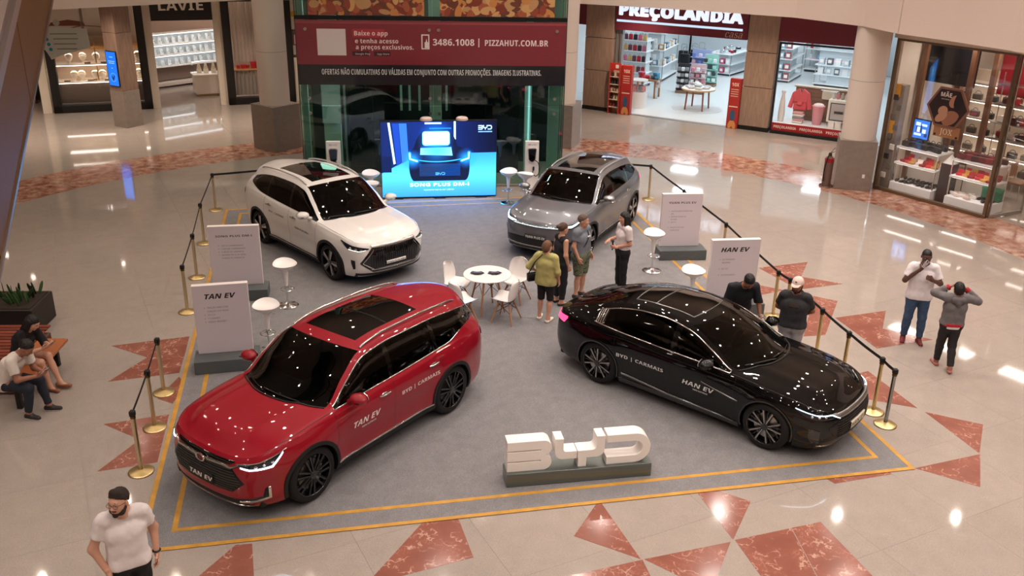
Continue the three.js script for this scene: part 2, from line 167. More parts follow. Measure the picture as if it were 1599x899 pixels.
// ---------------------------------------------------------------- glass lift with its printed advertisement
{
  const F = line([-5.68, -24.4], [1.3, -24.98]), W = F.L, H = 6.4;
  const t = thing('glass_lift', 'wide green-glass lift shaft with bolted panes under a red banner', 'lift', F.at(0), F.turn);
  const inner = std(0x141c1d, 0.5), pale = std(0xc6d0ca, 0.5), dim = std(0x8f9f9a, 0.5), tint = phy(0xd6e8e1, 0.03, { transmission: 1, thickness: 0, ior: 1.5 });
  mk('back_panel', bx(W, H, 0.1, W / 2, H / 2, -2.5), inner, t); for (const x of [0.05, W - 0.05]) mk('side_pane', bx(0.03, H, 2.4, x, H / 2, -1.25), tint, t);
  mk('shaft_roof', bx(W, 0.1, 2.5, W / 2, 6.35, -1.25), inner, t); mk('plinth', rb(W + 0.1, 0.06, 2.7, W / 2, 0.03, -1.27, 0.01), stoneM, t);
  for (const [x0, x1, z, m] of [[0.06, 0.2, -0.25, dim], [0.52, 0.98, -0.7, pale], [3.4, 3.72, -0.5, pale], [6.02, 6.2, -0.8, pale], [6.62, 6.92, -0.4, dim]]) mk('guide_column', rb(x1 - x0, H, 0.16, (x0 + x1) / 2, H / 2, z, 0.01), m, t);
  for (const [x, y0, y1] of [[2.62, 1.9, 2.95], [2.85, 1.9, 2.95], [3.12, 1.9, 3.0], [3.86, 1.9, 2.9], [1.08, 0, H]]) mk('guide_rail', bx(0.06, y1 - y0, 0.05, x, (y0 + y1) / 2, -0.9), x > 1.2 ? pale : M.satin, t);
  for (const [x0, x1] of [[1.15, 2.5], [4.0, 5.9]]) { mk('lift_cabin', rb(x1 - x0, 2.7, 1.1, (x0 + x1) / 2, 1.4, -1.7, 0.03), std(0x15191b, 0.25, 0.4), t); mk('cabin_door_gap', bx(0.012, 2.3, 0.01, (x0 + x1) / 2, 1.25, -1.142), M.black, t); mk('cabin_beam', bx(x1 - x0 + 0.15, 0.1, 0.1, (x0 + x1) / 2, 2.85, -1.1), M.darkGrey, t); }
  for (const x of [4.2, 5.3, 5.75]) mk('signal_lamp', sp(0.022, x, 2.8, -0.85), std(0x200000, 0.5, 0, { emissive: new THREE.Color(1, 0.05, 0.08), emissiveIntensity: 3 }), t);
  for (const [x0, x1] of [[0, W / 2 - 0.004], [W / 2 + 0.004, W]]) for (const [y0, y1] of [[0.06, 2.196], [2.204, 4.4], [4.408, H]]) mk('glass_pane', bx(x1 - x0, y1 - y0, 0.016, (x0 + x1) / 2, (y0 + y1) / 2, 0), tint, t);
  for (const x of [0.26, 3.42, 3.66, 6.74]) for (const y of [2.0, 2.4, 4.16]) { mk('pane_bolt', cy(0.042, 0.042, 0.03, 0, 0, 0, 16).rotateX(PI / 2).translate(x, y, 0.02), M.satin, t); }
  for (const x of [0.012, W - 0.012]) mk('edge_strip', bx(0.024, H, 0.05, x, H / 2, 0), M.darkGrey, t);
  // the printed banner on the panes
  const b = thing('advert_banner', 'dark red advert banner with white lettering across the glass lift', 'banner', F.at(0), F.turn);
  const tex = canvasTex(2048, 336, (g, w, h) => { g.fillStyle = '#7d2b36'; g.fillRect(0, 0, w, h); g.fillStyle = '#97434c'; g.fillRect(0, 0, w, 26); g.fillStyle = '#d9cfcc'; g.fillRect(160, 66, 214, 200);
    g.fillStyle = '#a8323e'; g.fillRect(424, 66, 240, 62); g.fillStyle = '#dfc9c4'; g.font = 'bold 46px sans-serif'; g.textBaseline = 'middle'; g.fillText('Baixe o app', 434, 98); g.fillText('e tenha acesso', 440, 156); g.fillText('a preços exclusivos.', 444, 202);
    g.fillStyle = '#3b1d22'; g.fillRect(418, 234, 124, 34); g.fillRect(580, 234, 124, 34); g.fillStyle = '#b9a5a3'; g.font = 'bold 20px sans-serif'; g.fillText('▸ Google Play', 426, 252); g.fillText('● App Store', 590, 252);
    g.strokeStyle = '#e6d8d4'; g.lineWidth = 9; g.strokeRect(944, 106, 52, 104); g.fillStyle = '#e6d8d4'; g.fillRect(964, 160, 30, 44); g.beginPath(); g.moveTo(968, 176); g.lineTo(978, 132); g.lineTo(988, 176); g.fill();
    g.font = 'bold 68px sans-serif'; g.fillText('3486.1008', 1024, 160); g.fillText('|', 1356, 156); g.font = 'bold 62px sans-serif'; g.fillText('PIZZAHUT.COM.BR', 1416, 162, 490); });
  const tex2 = canvasTex(2048, 128, (g, w, h) => { g.fillStyle = '#1b1d22'; g.fillRect(0, 0, w, h); g.fillStyle = '#c9cbc9'; g.font = 'bold 48px sans-serif'; g.textBaseline = 'middle'; g.fillText('OFERTAS NÃO CUMULATIVAS OU VÁLIDAS EM CONJUNTO COM OUTRAS PROMOÇÕES. IMAGENS ILUSTRATIVAS.', 180, 46, 1680); });
  const photo = (s) => canvasTex(512, 320, (g, w, h) => { g.fillStyle = '#5a3a30'; g.fillRect(0, 0, w, h); seedState = s; for (let i = 0; i < 420; i++) { const r = rr(10, 36); g.fillStyle = pick(['#a0553a', '#c08048', '#7a3626', '#b58a5e', '#8d4130', '#c99a63', '#64382a']); g.beginPath(); g.ellipse(rr(0, w), rr(0, h), r, r * rr(0.4, 0.9), rr(0, 3), 0, 7); g.fill(); } });
  const print = (m) => phy(0xffffff, 0.22, { map: m, clearcoat: 0.4, clearcoatRoughness: 0.05 });
  mk('red_panel', bx(W, 1.12, 0.006, W / 2, 3.83, 0.016), print(tex), b); mk('black_panel', bx(W, 0.52, 0.006, W / 2, 3.01, 0.016), print(tex2), b); mk('top_rail', bx(W, 0.1, 0.03, W / 2, 4.45, 0.02), M.black, b);
  for (const [i, x0, x1] of [[0, 0.36, 3.3], [1, 3.7, 6.66]]) mk('food_photo_panel', bx(x1 - x0, 1.6, 0.008, (x0 + x1) / 2, 5.31, 0.016), print(photo(77 + i)), b);
  area(t, 0xbfe8d8, 2.0, 0.5, 1.6, [0.75, 2.4, -0.55], 'z').visible = true; mk('wall_washer_lamp', bx(0.5, 1.6, 0.02, 0.75, 2.4, -0.6), lampGlow(new THREE.Color(0.55, 0.72, 0.6), 0.16), t);
  mk('shaft_lamp', bx(5, 0.03, 0.12, W / 2, 6.28, -0.6), lampGlow(new THREE.Color(0.7, 0.95, 0.88), 6), t); area(t, 0xe6f4ee, 120, 5, 0.12, [W / 2, 6.26, -0.6], 'down');
  mk('lit_strip', bx(0.05, 2.7, 0.03, 6.12, 1.7, -0.66), lampGlow(new THREE.Color(0.5, 0.95, 1), 0.9), t);
}
// ---------------------------------------------------------------- LED wall showing a car
{
  const F = line([-3.44, -23.34], [-0.47, -23.79]), W = F.L, H = 1.98;
  const t = thing('led_screen', 'big blue LED screen showing the front of a glowing car', 'screen', F.at(0), F.turn);
  const tex = canvasTex(1536, 1024, (g, w, h) => {
    const bg = g.createLinearGradient(0, 0, w, 0); bg.addColorStop(0, '#0a1c50'); bg.addColorStop(0.45, '#07256e'); bg.addColorStop(1, '#050a24'); g.fillStyle = bg; g.fillRect(0, 0, w, h);
    const fl = g.createLinearGradient(0, 420, 0, h); fl.addColorStop(0, '#2c86d8'); fl.addColorStop(0.5, '#49b4f6'); fl.addColorStop(1, '#2f7ed0'); g.fillStyle = fl; g.beginPath(); g.moveTo(0, 690); g.lineTo(330, 520); g.lineTo(700, 430); g.lineTo(w, 425); g.lineTo(w, h); g.lineTo(0, h); g.fill();
    g.fillStyle = '#071640'; g.fillRect(0, 460, 130, 220); g.fillStyle = '#2b63c8'; g.beginPath(); g.moveTo(240, 20); g.lineTo(340, 20); g.lineTo(360, 510); g.lineTo(270, 560); g.fill(); g.fillStyle = '#123a9a'; g.beginPath(); g.moveTo(150, 20); g.lineTo(236, 20); g.lineTo(262, 560); g.lineTo(200, 590); g.fill();
    g.fillStyle = '#bfeaff'; g.beginPath(); g.moveTo(92, 10); g.lineTo(122, 10); g.lineTo(186, 560); g.lineTo(158, 570); g.fill(); g.fillRect(965, 0, 26, 240); g.fillRect(580, 10, 220, 24); g.fillStyle = '#1a6ad0'; g.fillRect(640, 82, 290, 18);
    g.fillStyle = '#061230'; g.beginPath(); g.moveTo(430, 350); g.bezierCurveTo(500, 110, 560, 110, 760, 108); g.bezierCurveTo(900, 110, 960, 130, 1010, 330); g.bezierCurveTo(1170, 380, 1180, 420, 1176, 560); g.bezierCurveTo(1180, 740, 1150, 800, 1110, 806); g.lineTo(420, 806); g.bezierCurveTo(370, 760, 356, 640, 366, 520); g.bezierCurveTo(366, 420, 380, 380, 430, 350); g.fill();
    g.fillStyle = '#9ef0ff'; g.beginPath(); g.roundRect(545, 128, 366, 196, 40); g.fill(); g.fillStyle = '#d8fbff'; g.beginPath(); g.roundRect(560, 144, 336, 160, 34); g.fill(); g.fillStyle = '#062a6c'; g.fillRect(520, 330, 420, 16);
    g.fillStyle = '#7fdcff'; g.beginPath(); g.moveTo(520, 352); g.lineTo(930, 346); g.lineTo(946, 462); g.lineTo(512, 446); g.fill(); g.strokeStyle = '#2da8ff'; g.lineWidth = 14; g.beginPath(); g.moveTo(400, 500); g.quadraticCurveTo(770, 590, 1140, 490); g.stroke();
    g.fillStyle = '#04102c'; g.beginPath(); g.moveTo(520, 560); g.lineTo(1030, 556); g.lineTo(1090, 660); g.lineTo(1000, 770); g.lineTo(540, 774); g.lineTo(450, 670); g.fill(); g.strokeStyle = '#1c5cb8'; g.lineWidth = 4; for (let y = 580; y < 750; y += 17) { g.beginPath(); g.moveTo(500, y); g.lineTo(1050, y - 2); g.stroke(); }
    for (const [x, y, r, a] of [[410, 510, 150, 0.9], [1130, 500, 150, 0.9], [728, 220, 260, 0.7], [728, 400, 260, 0.5]]) { const rg = g.createRadialGradient(x, y, 10, x, y, r); rg.addColorStop(0, `rgba(40,170,255,${a})`); rg.addColorStop(1, 'rgba(20,120,255,0)'); g.fillStyle = rg; g.fillRect(x - r, y - r, 2 * r, 2 * r); } g.fillStyle = '#b8f6ff'; g.beginPath(); g.roundRect(555, 138, 346, 172, 36); g.fill();
    for (const s of [-1, 1]) { g.save(); g.translate(770, 0); g.scale(s, 1); g.strokeStyle = '#1278ff'; g.lineWidth = 54; g.lineCap = 'round'; g.lineJoin = 'round'; g.beginPath(); g.moveTo(398, 426); g.lineTo(392, 500); g.lineTo(300, 530); g.stroke(); g.strokeStyle = '#6fe4ff'; g.lineWidth = 26; g.stroke(); g.strokeStyle = '#e8ffff'; g.lineWidth = 9; g.stroke(); g.restore(); }
    logoStrokes(g, 714, 690, 130, 36, '#4c9cf0', 8); logoStrokes(g, 1290, 54, 186, 62, '#a8d6ff', 14); g.fillStyle = '#7fb6f0'; for (let i = 0; i < 10; i++) g.fillRect(1292 + i * 19, 134, 13, 16);
    techText(g, 'SONG PLUS DM-i', 770, 858, 66, '#eaffff', { stretch: 1.55 }); g.fillStyle = '#bfe8ff'; g.font = '28px sans-serif'; g.textAlign = 'center'; g.fillText('Autonomia total de até 1.200 km', 760, 940); });
  mk('cabinet', rb(W, H + 0.05, 0.12, W / 2, 0.05 + H / 2, -0.07, 0.01), M.black, t);
  mk('display', new THREE.PlaneGeometry(W - 0.03, H).translate(W / 2, 0.05 + H / 2, 0.0), new THREE.MeshStandardMaterial({ color: 0x000000, emissive: 0xffffff, emissiveMap: tex, emissiveIntensity: 2.0, roughness: 0.35 }), t);
  for (const x of [0.4, W / 2, W - 0.4]) mk('floor_foot', rb(0.3, 0.03, 0.5, x, 0.024, -0.2, 0.005), M.black, t);
  area(t, 0x3f9dff, POWER.screen, W - 0.1, H - 0.1, [W / 2, 0.05 + H / 2, 0.02], 'z');
  for (const x of [1.18, 2.1]) { const l = thing('puck_lamp', x < 2 ? 'left small pink puck lamp on top of the LED screen' : 'right small pink puck lamp on top of the LED screen', 'lamp', F.at(x, 0.05 + H + 0.025, -0.07), F.turn); mk('lamp_body', cy(0.15, 0.16, 0.05, 0, 0.025, 0, 24), std(0xcbb3a6, 0.5), l); mk('lamp_cap', cy(0.12, 0.14, 0.02, 0, 0.06, 0, 24), std(0xdcc8bc, 0.4), l); }
}
// wall chargers on white posts
function charger(x, z, turn, label, cable) {
  const t = thing('charger_post', label, 'charger', [x, 0, z], turn);
  mk('post', rb(0.37, 1.36, 0.12, 0, 0.68, 0, 0.012), M.white, t); mk('foot', rb(0.44, 0.03, 0.3, 0, 0.015, 0, 0.006), M.white, t);
  const e = new THREE.Shape(); e.moveTo(-0.09, 0.12); e.quadraticCurveTo(-0.1, 0.155, -0.06, 0.16); e.lineTo(0.06, 0.16); e.quadraticCurveTo(0.1, 0.155, 0.09, 0.12); e.lineTo(0.075, -0.08); e.quadraticCurveTo(0.05, -0.16, 0, -0.16); e.quadraticCurveTo(-0.05, -0.16, -0.075, -0.08);
  mk('charger_rim', ext(e, 0.03, 0.012).scale(1.18, 1.14, 1).translate(0, 0.99, 0.06), M.chrome, t); mk('charger_face', ext(e, 0.05, 0.014).translate(0, 0.99, 0.07), M.blackGloss, t);
  const d = textPlane(0.24, 0.06, (g, w, h) => logoStrokes(g, 30, 24, w - 60, h - 48, '#8f8d8e', 16)); mk('logo', d.geo.translate(0, 1.27, 0.0612), d.mat, t);
  mk('plug_holder', rb(0.05, 0.11, 0.05, 0.05, 0.62, 0.08, 0.015), M.black, t);
  if (cable) mk('cable', tube([[0.07, 0.86, 0.1], [0.17, 0.78, 0.11], [0.21, 0.55, 0.11], [0.12, 0.42, 0.11], [0.03, 0.5, 0.11], [0.05, 0.6, 0.1]], 0.012, 40), M.black, t); else mk('cable', tube([[0.05, 0.84, 0.1], [0.12, 0.7, 0.12], [0.1, 0.5, 0.12], [0.05, 0.6, 0.1]], 0.012, 30), M.black, t);
  return t;
}
charger(-4.78, -24.0, 0.08, 'white post with a black car charger behind the white car', false);
charger(0.46, -24.5, 0.06, 'white post with a black car charger beside the silver car', true);
// ---------------------------------------------------------------- the jewellery shop, back left
{
  const F = line([-16.6, -33.1], [-9.9, -35.64]), W = F.L, cream = plaster(0xdccfbe), P = (x, y = 0, z = 0) => F.at(x, y, z), T = F.turn;
  const wallT = (name, geos, m) => { const w = struct(name, geos, m); w.position.set(...P(0)); w.rotation.y = T; return w; };
  wallT('wall_jewellery', [bx(0.27, SOFFIT, 0.5, 3.53, SOFFIT / 2, -0.25), bx(0.28, SOFFIT, 0.5, 5.95, SOFFIT / 2, -0.25), bx(0.3, SOFFIT, 0.6, -0.15, SOFFIT / 2, -0.25), bx(2.15, 0.66, 0.4, 4.73, 4.07, -0.3), bx(3.3, 0.5, 0.4, 1.72, 4.15, -0.3), bx(1.5, 0.5, 0.4, 6.85, 4.15, -0.3), ], cream); wallT('wall_posters', bx(5.2, SOFFIT, 0.3, 10.2, SOFFIT / 2, -0.15), cream); wallT('wall_corner', bx(5, SOFFIT, 0.3, -4.4, SOFFIT / 2, -3.2), cream);
  wallT('wall_jewellery_inner', [bx(8.4, SOFFIT, 0.2, 3.8, SOFFIT / 2, -6.3), bx(0.2, SOFFIT, 6, -0.2, SOFFIT / 2, -3.3), bx(0.2, SOFFIT, 6, 7.9, SOFFIT / 2, -3.3)], std(0xb59d8d, 0.7));
  const sill = (x0, x1, lbl) => { const t = thing('shop_window', lbl, 'window', P(0), T); const w = x1 - x0, H = 3.9; for (const [a, b, c2, d] of [[w, 0.26, (x0 + x1) / 2, 0.13], [w, 0.14, (x0 + x1) / 2, H - 0.07]]) mk('frame_rail', rb(a, b, 0.3, c2, d, 0, 0.01), M.frameDark, t); for (const x of [x0 + 0.14, x1 - 0.14]) mk('frame_stile', rb(0.28, H, 0.3, x, H / 2, 0, 0.01), M.frameDark, t); mk('glass_pane', bx(w - 0.5, H - 0.4, 0.012, (x0 + x1) / 2, H / 2 + 0.06, 0), M.glass, t); return t; };
  sill(0.06, 3.4, 'wide dark-framed jewellery window behind the square wooden pillar'); sill(6.1, 8.6, 'dark-framed jewellery window with white drapes behind the round column');
  const hd = thing('shop_sign', 'black fascia sign with white letters over the jewellery door', 'sign', P(4.73, 3.44, 0.05), T); mk('sign_board', rb(2.12, 0.62, 0.12, 0, 0, 0, 0.01), M.frameDark, hd);
  { const d = textPlane(1.9, 0.5, (g, w, h) => { g.font = 'bold 128px sans-serif'; g.textAlign = 'center'; g.textBaseline = 'middle'; g.fillStyle = '#ece4da'; g.save(); g.translate(w / 2, h * 0.4); g.scale(1.25, 1); g.fillText('LAVIE', 0, 0); g.restore(); }, 512); mk('lettering', d.geo.translate(0, 0.16, 0.064), d.mat, hd); }
  // window display: lit two-tier case with necklace busts
  const wd = thing('display_case', 'lit two-tier jewellery case behind the dark-framed left window', 'display case', P(1.75, 0, -0.75), T); const lit = std(0xf5e9d8, 0.5), lamp = lampGlow(WARM, 1.6);
  for (const y of [1.0, 1.62]) { mk('shelf', rb(3.0, 0.04, 0.85, 0, y, 0, 0.006), lit, wd); mk('shelf_lamp', bx(2.9, 0.025, 0.05, 0, y - 0.035, 0.36), lampGlow(WARM, 4), wd); } mk('case_back', bx(3.0, 1.7, 0.05, 0, 1.65, -0.45), std(0xd9c3aa, 0.5), wd); mk('lower_panel', rb(3.0, 0.72, 0.04, 0, 0.6, 0.3, 0.01), std(0x6a5a50, 0.3, 0.5), wd); mk('case_top', rb(3.0, 0.12, 0.5, 0, 2.16, -0.2, 0.01), std(0xd8a35a, 0.5), wd);
  for (const x of [-1.47, -0.1, 1.47]) mk('case_post', bx(0.04, 1.7, 0.04, x, 1.6, 0.3), std(0xb58a55, 0.4, 0.6), wd);
  area(wd, WARM, POWER.jewel, 2.8, 0.1, [0, 2.08, 0.2], 'down'); area(wd, WARM, POWER.jewel, 2.8, 0.1, [0, 1.56, 0.3], 'down');
  const bust = thing('necklace_bust', 'round white necklace bust on the lit shelf behind the left jewellery window', 'necklace bust', P(0.75, 1.64, -0.6), T, 'necklace busts in the left window');
  mk('bust', lathe([[0.001, 0], [0.07, 0], [0.06, 0.02], [0.04, 0.07], [0.1, 0.13], [0.135, 0.22], [0.12, 0.31], [0.06, 0.36], [0.001, 0.37]], 20), std(0xf7ecd9, 0.4), bust); mk('necklace', new THREE.TorusGeometry(0.1, 0.012, 8, 24).rotateX(0.5).translate(0, 0.24, 0.07), M.brass, bust);
  for (const [x, y, z] of [[1.2, 1.64, -0.7], [1.65, 1.64, -0.6], [2.6, 1.64, -0.65], [0.85, 1.02, -0.55], [1.1, 1.02, -0.6], [1.55, 1.02, -0.55], [1.8, 1.02, -0.6], [2.45, 1.02, -0.6], [3.05, 1.02, -0.6], [3.05, 1.64, -0.6]]) dup(bust, P(x, y, z), T);
  const box = thing('jewellery_tray', 'small gold jewellery tray on the lit shelf behind the left window', 'jewellery tray', P(1.5, 1.02, -0.5), T, 'jewellery trays in the left window'); mk('tray', rb(0.2, 0.05, 0.14, 0, 0.025, 0, 0.01), std(0x7a5a35, 0.4), box); mk('cushion', rb(0.17, 0.03, 0.11, 0, 0.055, 0, 0.012), std(0xe8d9c0, 0.6), box);
  for (const [x, y] of [[1.35, 1.64], [1.9, 1.64], [2.15, 1.64], [1.38, 1.02], [1.95, 1.02], [2.2, 1.02], [0.6, 1.02]]) dup(box, P(x, y, -0.42), T);
  const lat = thing('wall_lattice', 'tall wood and cream panelling above the lit jewellery case', 'panelling', P(1.75, 0, -1.5), T); for (const [x, w, m] of [[-1.0, 1.0, cream], [0.1, 0.9, cream], [1.05, 0.8, cream]]) mk('cream_panel', rb(w, 1.9, 0.06, x, 3.2, 0, 0.01), m, lat); for (const x of [-0.44, 0.6]) mk('wood_post', bx(0.08, 2.0, 0.09, x, 3.2, 0.02), std(0x7d5538, 0.5), lat); mk('wood_rail', bx(3.0, 0.12, 0.09, 0, 2.3, 0.03), std(0x6b3d2a, 0.5), lat); mk('curved_rail', tube([[-1.1, 2.7, 0.1], [-0.5, 2.85, 0.2], [0.2, 2.8, 0.1]], 0.02, 20), std(0x7d5538, 0.5), lat);
  // lit wall showcase inside the door
  const sc = thing('lit_showcase', 'long white lit showcase with three rows of jewellery inside the door', 'showcase', [-14.35, 0, -38.9], T + 0.5); const sl = 3.4;
  mk('case_back', bx(sl, 1.35, 0.04, 0.6, 1.47, -0.2), std(0xe9eef0, 0.5), sc); for (const y of [0.82, 1.27, 1.7, 2.14]) { mk('shelf', rb(sl, 0.035, 0.42, 0.6, y, 0, 0.006), std(0xf2efe9, 0.4), sc); if (y > 1) { mk('shelf_lamp', bx(sl - 0.1, 0.02, 0.04, 0.6, y - 0.03, 0.17), lampGlow(COOL, 2.5), sc); area(sc, COOL, POWER.jewel * 0.26, sl - 0.1, 0.06, [0.6, y - 0.045, 0.16], 'down'); } } for (const x of [-1.1, 2.3]) mk('case_side', bx(0.04, 1.35, 0.42, x, 1.47, 0), std(0xf2efe9, 0.4), sc); mk('lower_panel', bx(sl, 0.55, 0.1, 0.6, 0.52, -0.1), std(0x8d7d76, 0.6), sc); mk('bench_step', rb(sl, 0.14, 0.4, 0.6, 0.14, 0.1, 0.01), std(0xe2dcd6, 0.5), sc);
  { const th = T + 0.5, c = Math.cos(th), s = Math.sin(th), w = (x, y, z) => [-14.35 + c * x + s * z, y, -38.9 - s * x + c * z]; let first = null;
    for (const [y, rw] of [[0.84, 'bottom'], [1.29, 'middle'], [1.72, 'top']]) { first = null; for (let i = 0; i < 11; i++) { const p = w(-0.92 + i * 0.305 + rr(-0.03, 0.03), y, 0.02 + rr(-0.03, 0.05)); if (!first) { first = thing('display_stand', `small white jewellery stand in the ${rw} row of the lit wall showcase`, 'jewellery stand', p, th, `stands in the ${rw} row of the wall showcase`); mk('stand', ext([[-0.08, 0], [0.08, 0], [0.05, 0.26], [-0.05, 0.26]], 0.03, 0.006).rotateX(-0.3), std(0xdfe6e8, 0.5), first); mk('chain', new THREE.TorusGeometry(0.045, 0.008, 6, 16).rotateX(-0.3).translate(0, 0.16, 0.075), M.chrome, first); } else dup(first, p, th + rr(-0.4, 0.4)); } } }
  const ct = thing('shop_counter', 'white jewellery counter with a glass top inside the door', 'counter', [-12.3, 0, -37.2], T + 0.1); mk('counter_body', rb(1.0, 0.72, 0.75, 0, 0.44, 0, 0.02), std(0xeae0d4, 0.4), ct); mk('plinth', rb(0.96, 0.09, 0.7, 0, 0.045, 0, 0.006), std(0xa58a62, 0.4, 0.4), ct); mk('worktop', rb(1.1, 0.06, 0.84, 0, 0.82, 0, 0.01), std(0xf2ebe2, 0.3), ct); mk('glass_case', bx(1.0, 0.42, 0.7, 0, 1.07, 0), M.glass, ct);
  const neck = thing('necklace_stand', 'tall pale necklace stand in the glass case of the jewellery counter', 'necklace stand', [-12.55, 0.86, -37.15], T, 'necklace stands in the counter case'); mk('stand', ext([[-0.08, 0], [0.08, 0], [0.09, 0.1], [0.05, 0.26], [0.03, 0.36], [-0.03, 0.36], [-0.05, 0.26], [-0.09, 0.1]], 0.03, 0.01).rotateX(-0.2), std(0xe9e4d4, 0.4), neck); mk('necklace', new THREE.TorusGeometry(0.05, 0.01, 6, 18).translate(0, 0.2, 0.05), M.brass, neck); dup(neck, [-12.3, 0.86, -37.22], T); dup(neck, [-12.02, 0.86, -37.3], T);
  const ch = thing('crystal_chandelier', 'crystal chandelier hanging inside the jewellery door', 'chandelier', [-12.0, 0, -38.4], 0); mk('ceiling_rod', cy(0.015, 0.015, 0.6, 0, 4.05, 0, 8), M.satin, ch); mk('frame', new THREE.TorusGeometry(0.4, 0.02, 8, 30).rotateX(PI / 2).translate(0, 3.75, 0), M.satin, ch); for (let i = 0; i < 26; i++) { const a = rr(0, 6.3), r = rr(0.05, 0.42), g = new THREE.OctahedronGeometry(0.035).scale(0.7, 1.7, 0.7).translate(Math.cos(a) * r, rr(3.45, 3.7), Math.sin(a) * r); mk('crystal_drop', g, lampGlow(WARM, i % 3 ? 1.1 : 3), ch); } { const p = new THREE.PointLight(WARM, 5, 0, 2); p.position.set(0, 3.3, 0); ch.add(p); }
  for (const [x, z] of [[1.5, -2.2], [4.7, -2.6], [6.8, -1.6]]) { const cl = thing('ceiling_panel_lamp', x < 2 ? 'warm ceiling panel lamp over the left jewellery window' : x < 5 ? 'warm ceiling panel lamp inside the jewellery door' : 'warm ceiling panel lamp over the white drapes', 'ceiling lamp', P(x, SOFFIT - 0.03, z), T); mk('panel', rb(1.2, 0.04, 0.6, 0, 0, 0, 0.01), lampGlow(WARM, 2.4), cl); area(cl, WARM, POWER.jewel * 0.8, 1.2, 0.6, [0, -0.03, 0], 'down'); }
  const cur = thing('window_drapes', 'white pleated drapes hanging in the right jewellery window', 'drapes', P(6.3, 0, -0.9), T); for (let i = 0; i < 16; i++) mk('drape_fold', cy(0.065, 0.075, 2.6, i * 0.14, 2.75, Math.sin(i * 1.7) * 0.03, 12), std(0xe6dacf, 0.8), cur); for (let i = 0; i < 14; i++) mk('skirt_fold', cy(0.06, 0.08, 0.95, 0.1 + i * 0.15, 0.72, 0.35 + Math.sin(i * 2.1) * 0.02, 12), std(0x9a8f87, 0.5), cur); mk('display_board', rb(2.0, 0.05, 0.5, 1.0, 1.22, 0.3, 0.01), std(0xd09a58, 0.5), cur); mk('glass_case', bx(1.7, 0.5, 0.4, 0.95, 1.5, 0.3), M.glass, cur);
  const rbx = thing('red_gift_box', 'small red gift box on the board before the white drapes', 'gift box', P(6.6, 1.25, -0.6), T, 'red gift boxes before the drapes'); mk('box', rb(0.13, 0.1, 0.1, 0, 0.05, 0, 0.008), std(0xd01c2a, 0.4, 0, { }), rbx); mk('lid', rb(0.14, 0.03, 0.11, 0, 0.11, 0, 0.006), std(0xe03040, 0.4), rbx); for (const [x, z, s] of [[6.78, -0.55, 1.2], [6.95, -0.65, 0.9], [7.2, -0.6, 1.9], [7.42, -0.55, 1.1], [7.6, -0.62, 1.3]]) dup(rbx, P(x, 1.25, z), T + x).scale.setScalar(s);
  { const b2 = dup(bust, P(7.45, 1.25, -0.75), T, 'white necklace bust among the red gift boxes'); b2.userData.group = undefined; delete b2.userData.group; }
  // posters on the cream wall beside the lift
  const post = (x, y, w, h, draw, lbl, frame) => { const t = thing('wall_poster', lbl, 'poster', P(x, y, 0.02), T); if (frame) mk('picture_frame', rb(w + 0.08, h + 0.08, 0.03, 0, 0, 0, 0.006), std(0x4a2c20, 0.5), t); mk('print', new THREE.PlaneGeometry(w, h).translate(0, 0, 0.018), std(0xffffff, 0.6, 0, { map: canvasTex(128, 192, draw) }), t); };
  post(8.78, 2.2, 0.5, 0.95, (g) => { g.fillStyle = '#5e4a44'; g.fillRect(0, 0, 128, 192); g.fillStyle = '#d98a92'; g.fillRect(40, 30, 44, 70); g.fillStyle = '#b9a79a'; g.fillRect(24, 110, 80, 70); g.fillStyle = '#3a2d2a'; g.fillRect(50, 100, 12, 80); }, 'framed poster of clothes on the cream wall beside the glass lift', true);
  post(8.95, 1.0, 0.5, 1.3, (g) => { g.fillStyle = '#ded2b6'; g.fillRect(0, 0, 128, 192); g.fillStyle = '#a98b77'; g.beginPath(); g.ellipse(64, 110, 34, 60, 0, 0, 7); g.fill(); g.fillStyle = '#d58a90'; g.beginPath(); g.arc(60, 40, 24, 0, 7); g.fill(); g.fillStyle = '#84605a'; g.fillRect(46, 100, 36, 90); }, 'poster of a figure below the framed poster beside the lift', false);
  post(8.75, 3.35, 0.85, 0.5, (g) => { g.fillStyle = '#e2d6b4'; g.fillRect(0, 0, 128, 192); g.fillStyle = '#e3a41f'; g.beginPath(); g.arc(80, 120, 44, PI, 0); g.fill(); g.fillRect(4, 120, 76, 40); g.fillStyle = '#7a4a12'; g.beginPath(); g.arc(84, 96, 9, 0, 7); g.fill(); }, 'yellow sign high on the cream wall beside the glass lift', false);
  const ea = thing('display_easel', 'dark easel with a leafy bunch left of the glass lift', 'easel', P(9.35, 0, 0.6), T + 0.4); mk('leg', bar([-0.2, 0, 0.15], [0, 1.5, 0], 0.018), M.black, ea); mk('leg', bar([0.2, 0, 0.15], [0, 1.5, 0], 0.018), M.black, ea); mk('leg', bar([0, 0, -0.35], [0, 1.5, 0], 0.018), M.black, ea); mk('foot_bar', bar([-0.2, 0.02, 0.15], [0.2, 0.02, 0.15], 0.014), M.black, ea); mk('figure_board', ext([[-0.2, 0], [0.2, 0], [0.16, 0.7], [-0.1, 0.75]], 0.02, 0.005).translate(0, 0.8, 0.03), std(0x3c3430, 0.6), ea); for (let i = 0; i < 14; i++) mk('leaf', sp(0.09, rr(-0.18, 0.18), rr(0.75, 1.15), 0.1 + rr(0, 0.1), 1, 1.6, 0.25, 8, 6), std(0x9aa86a, 0.6), ea);
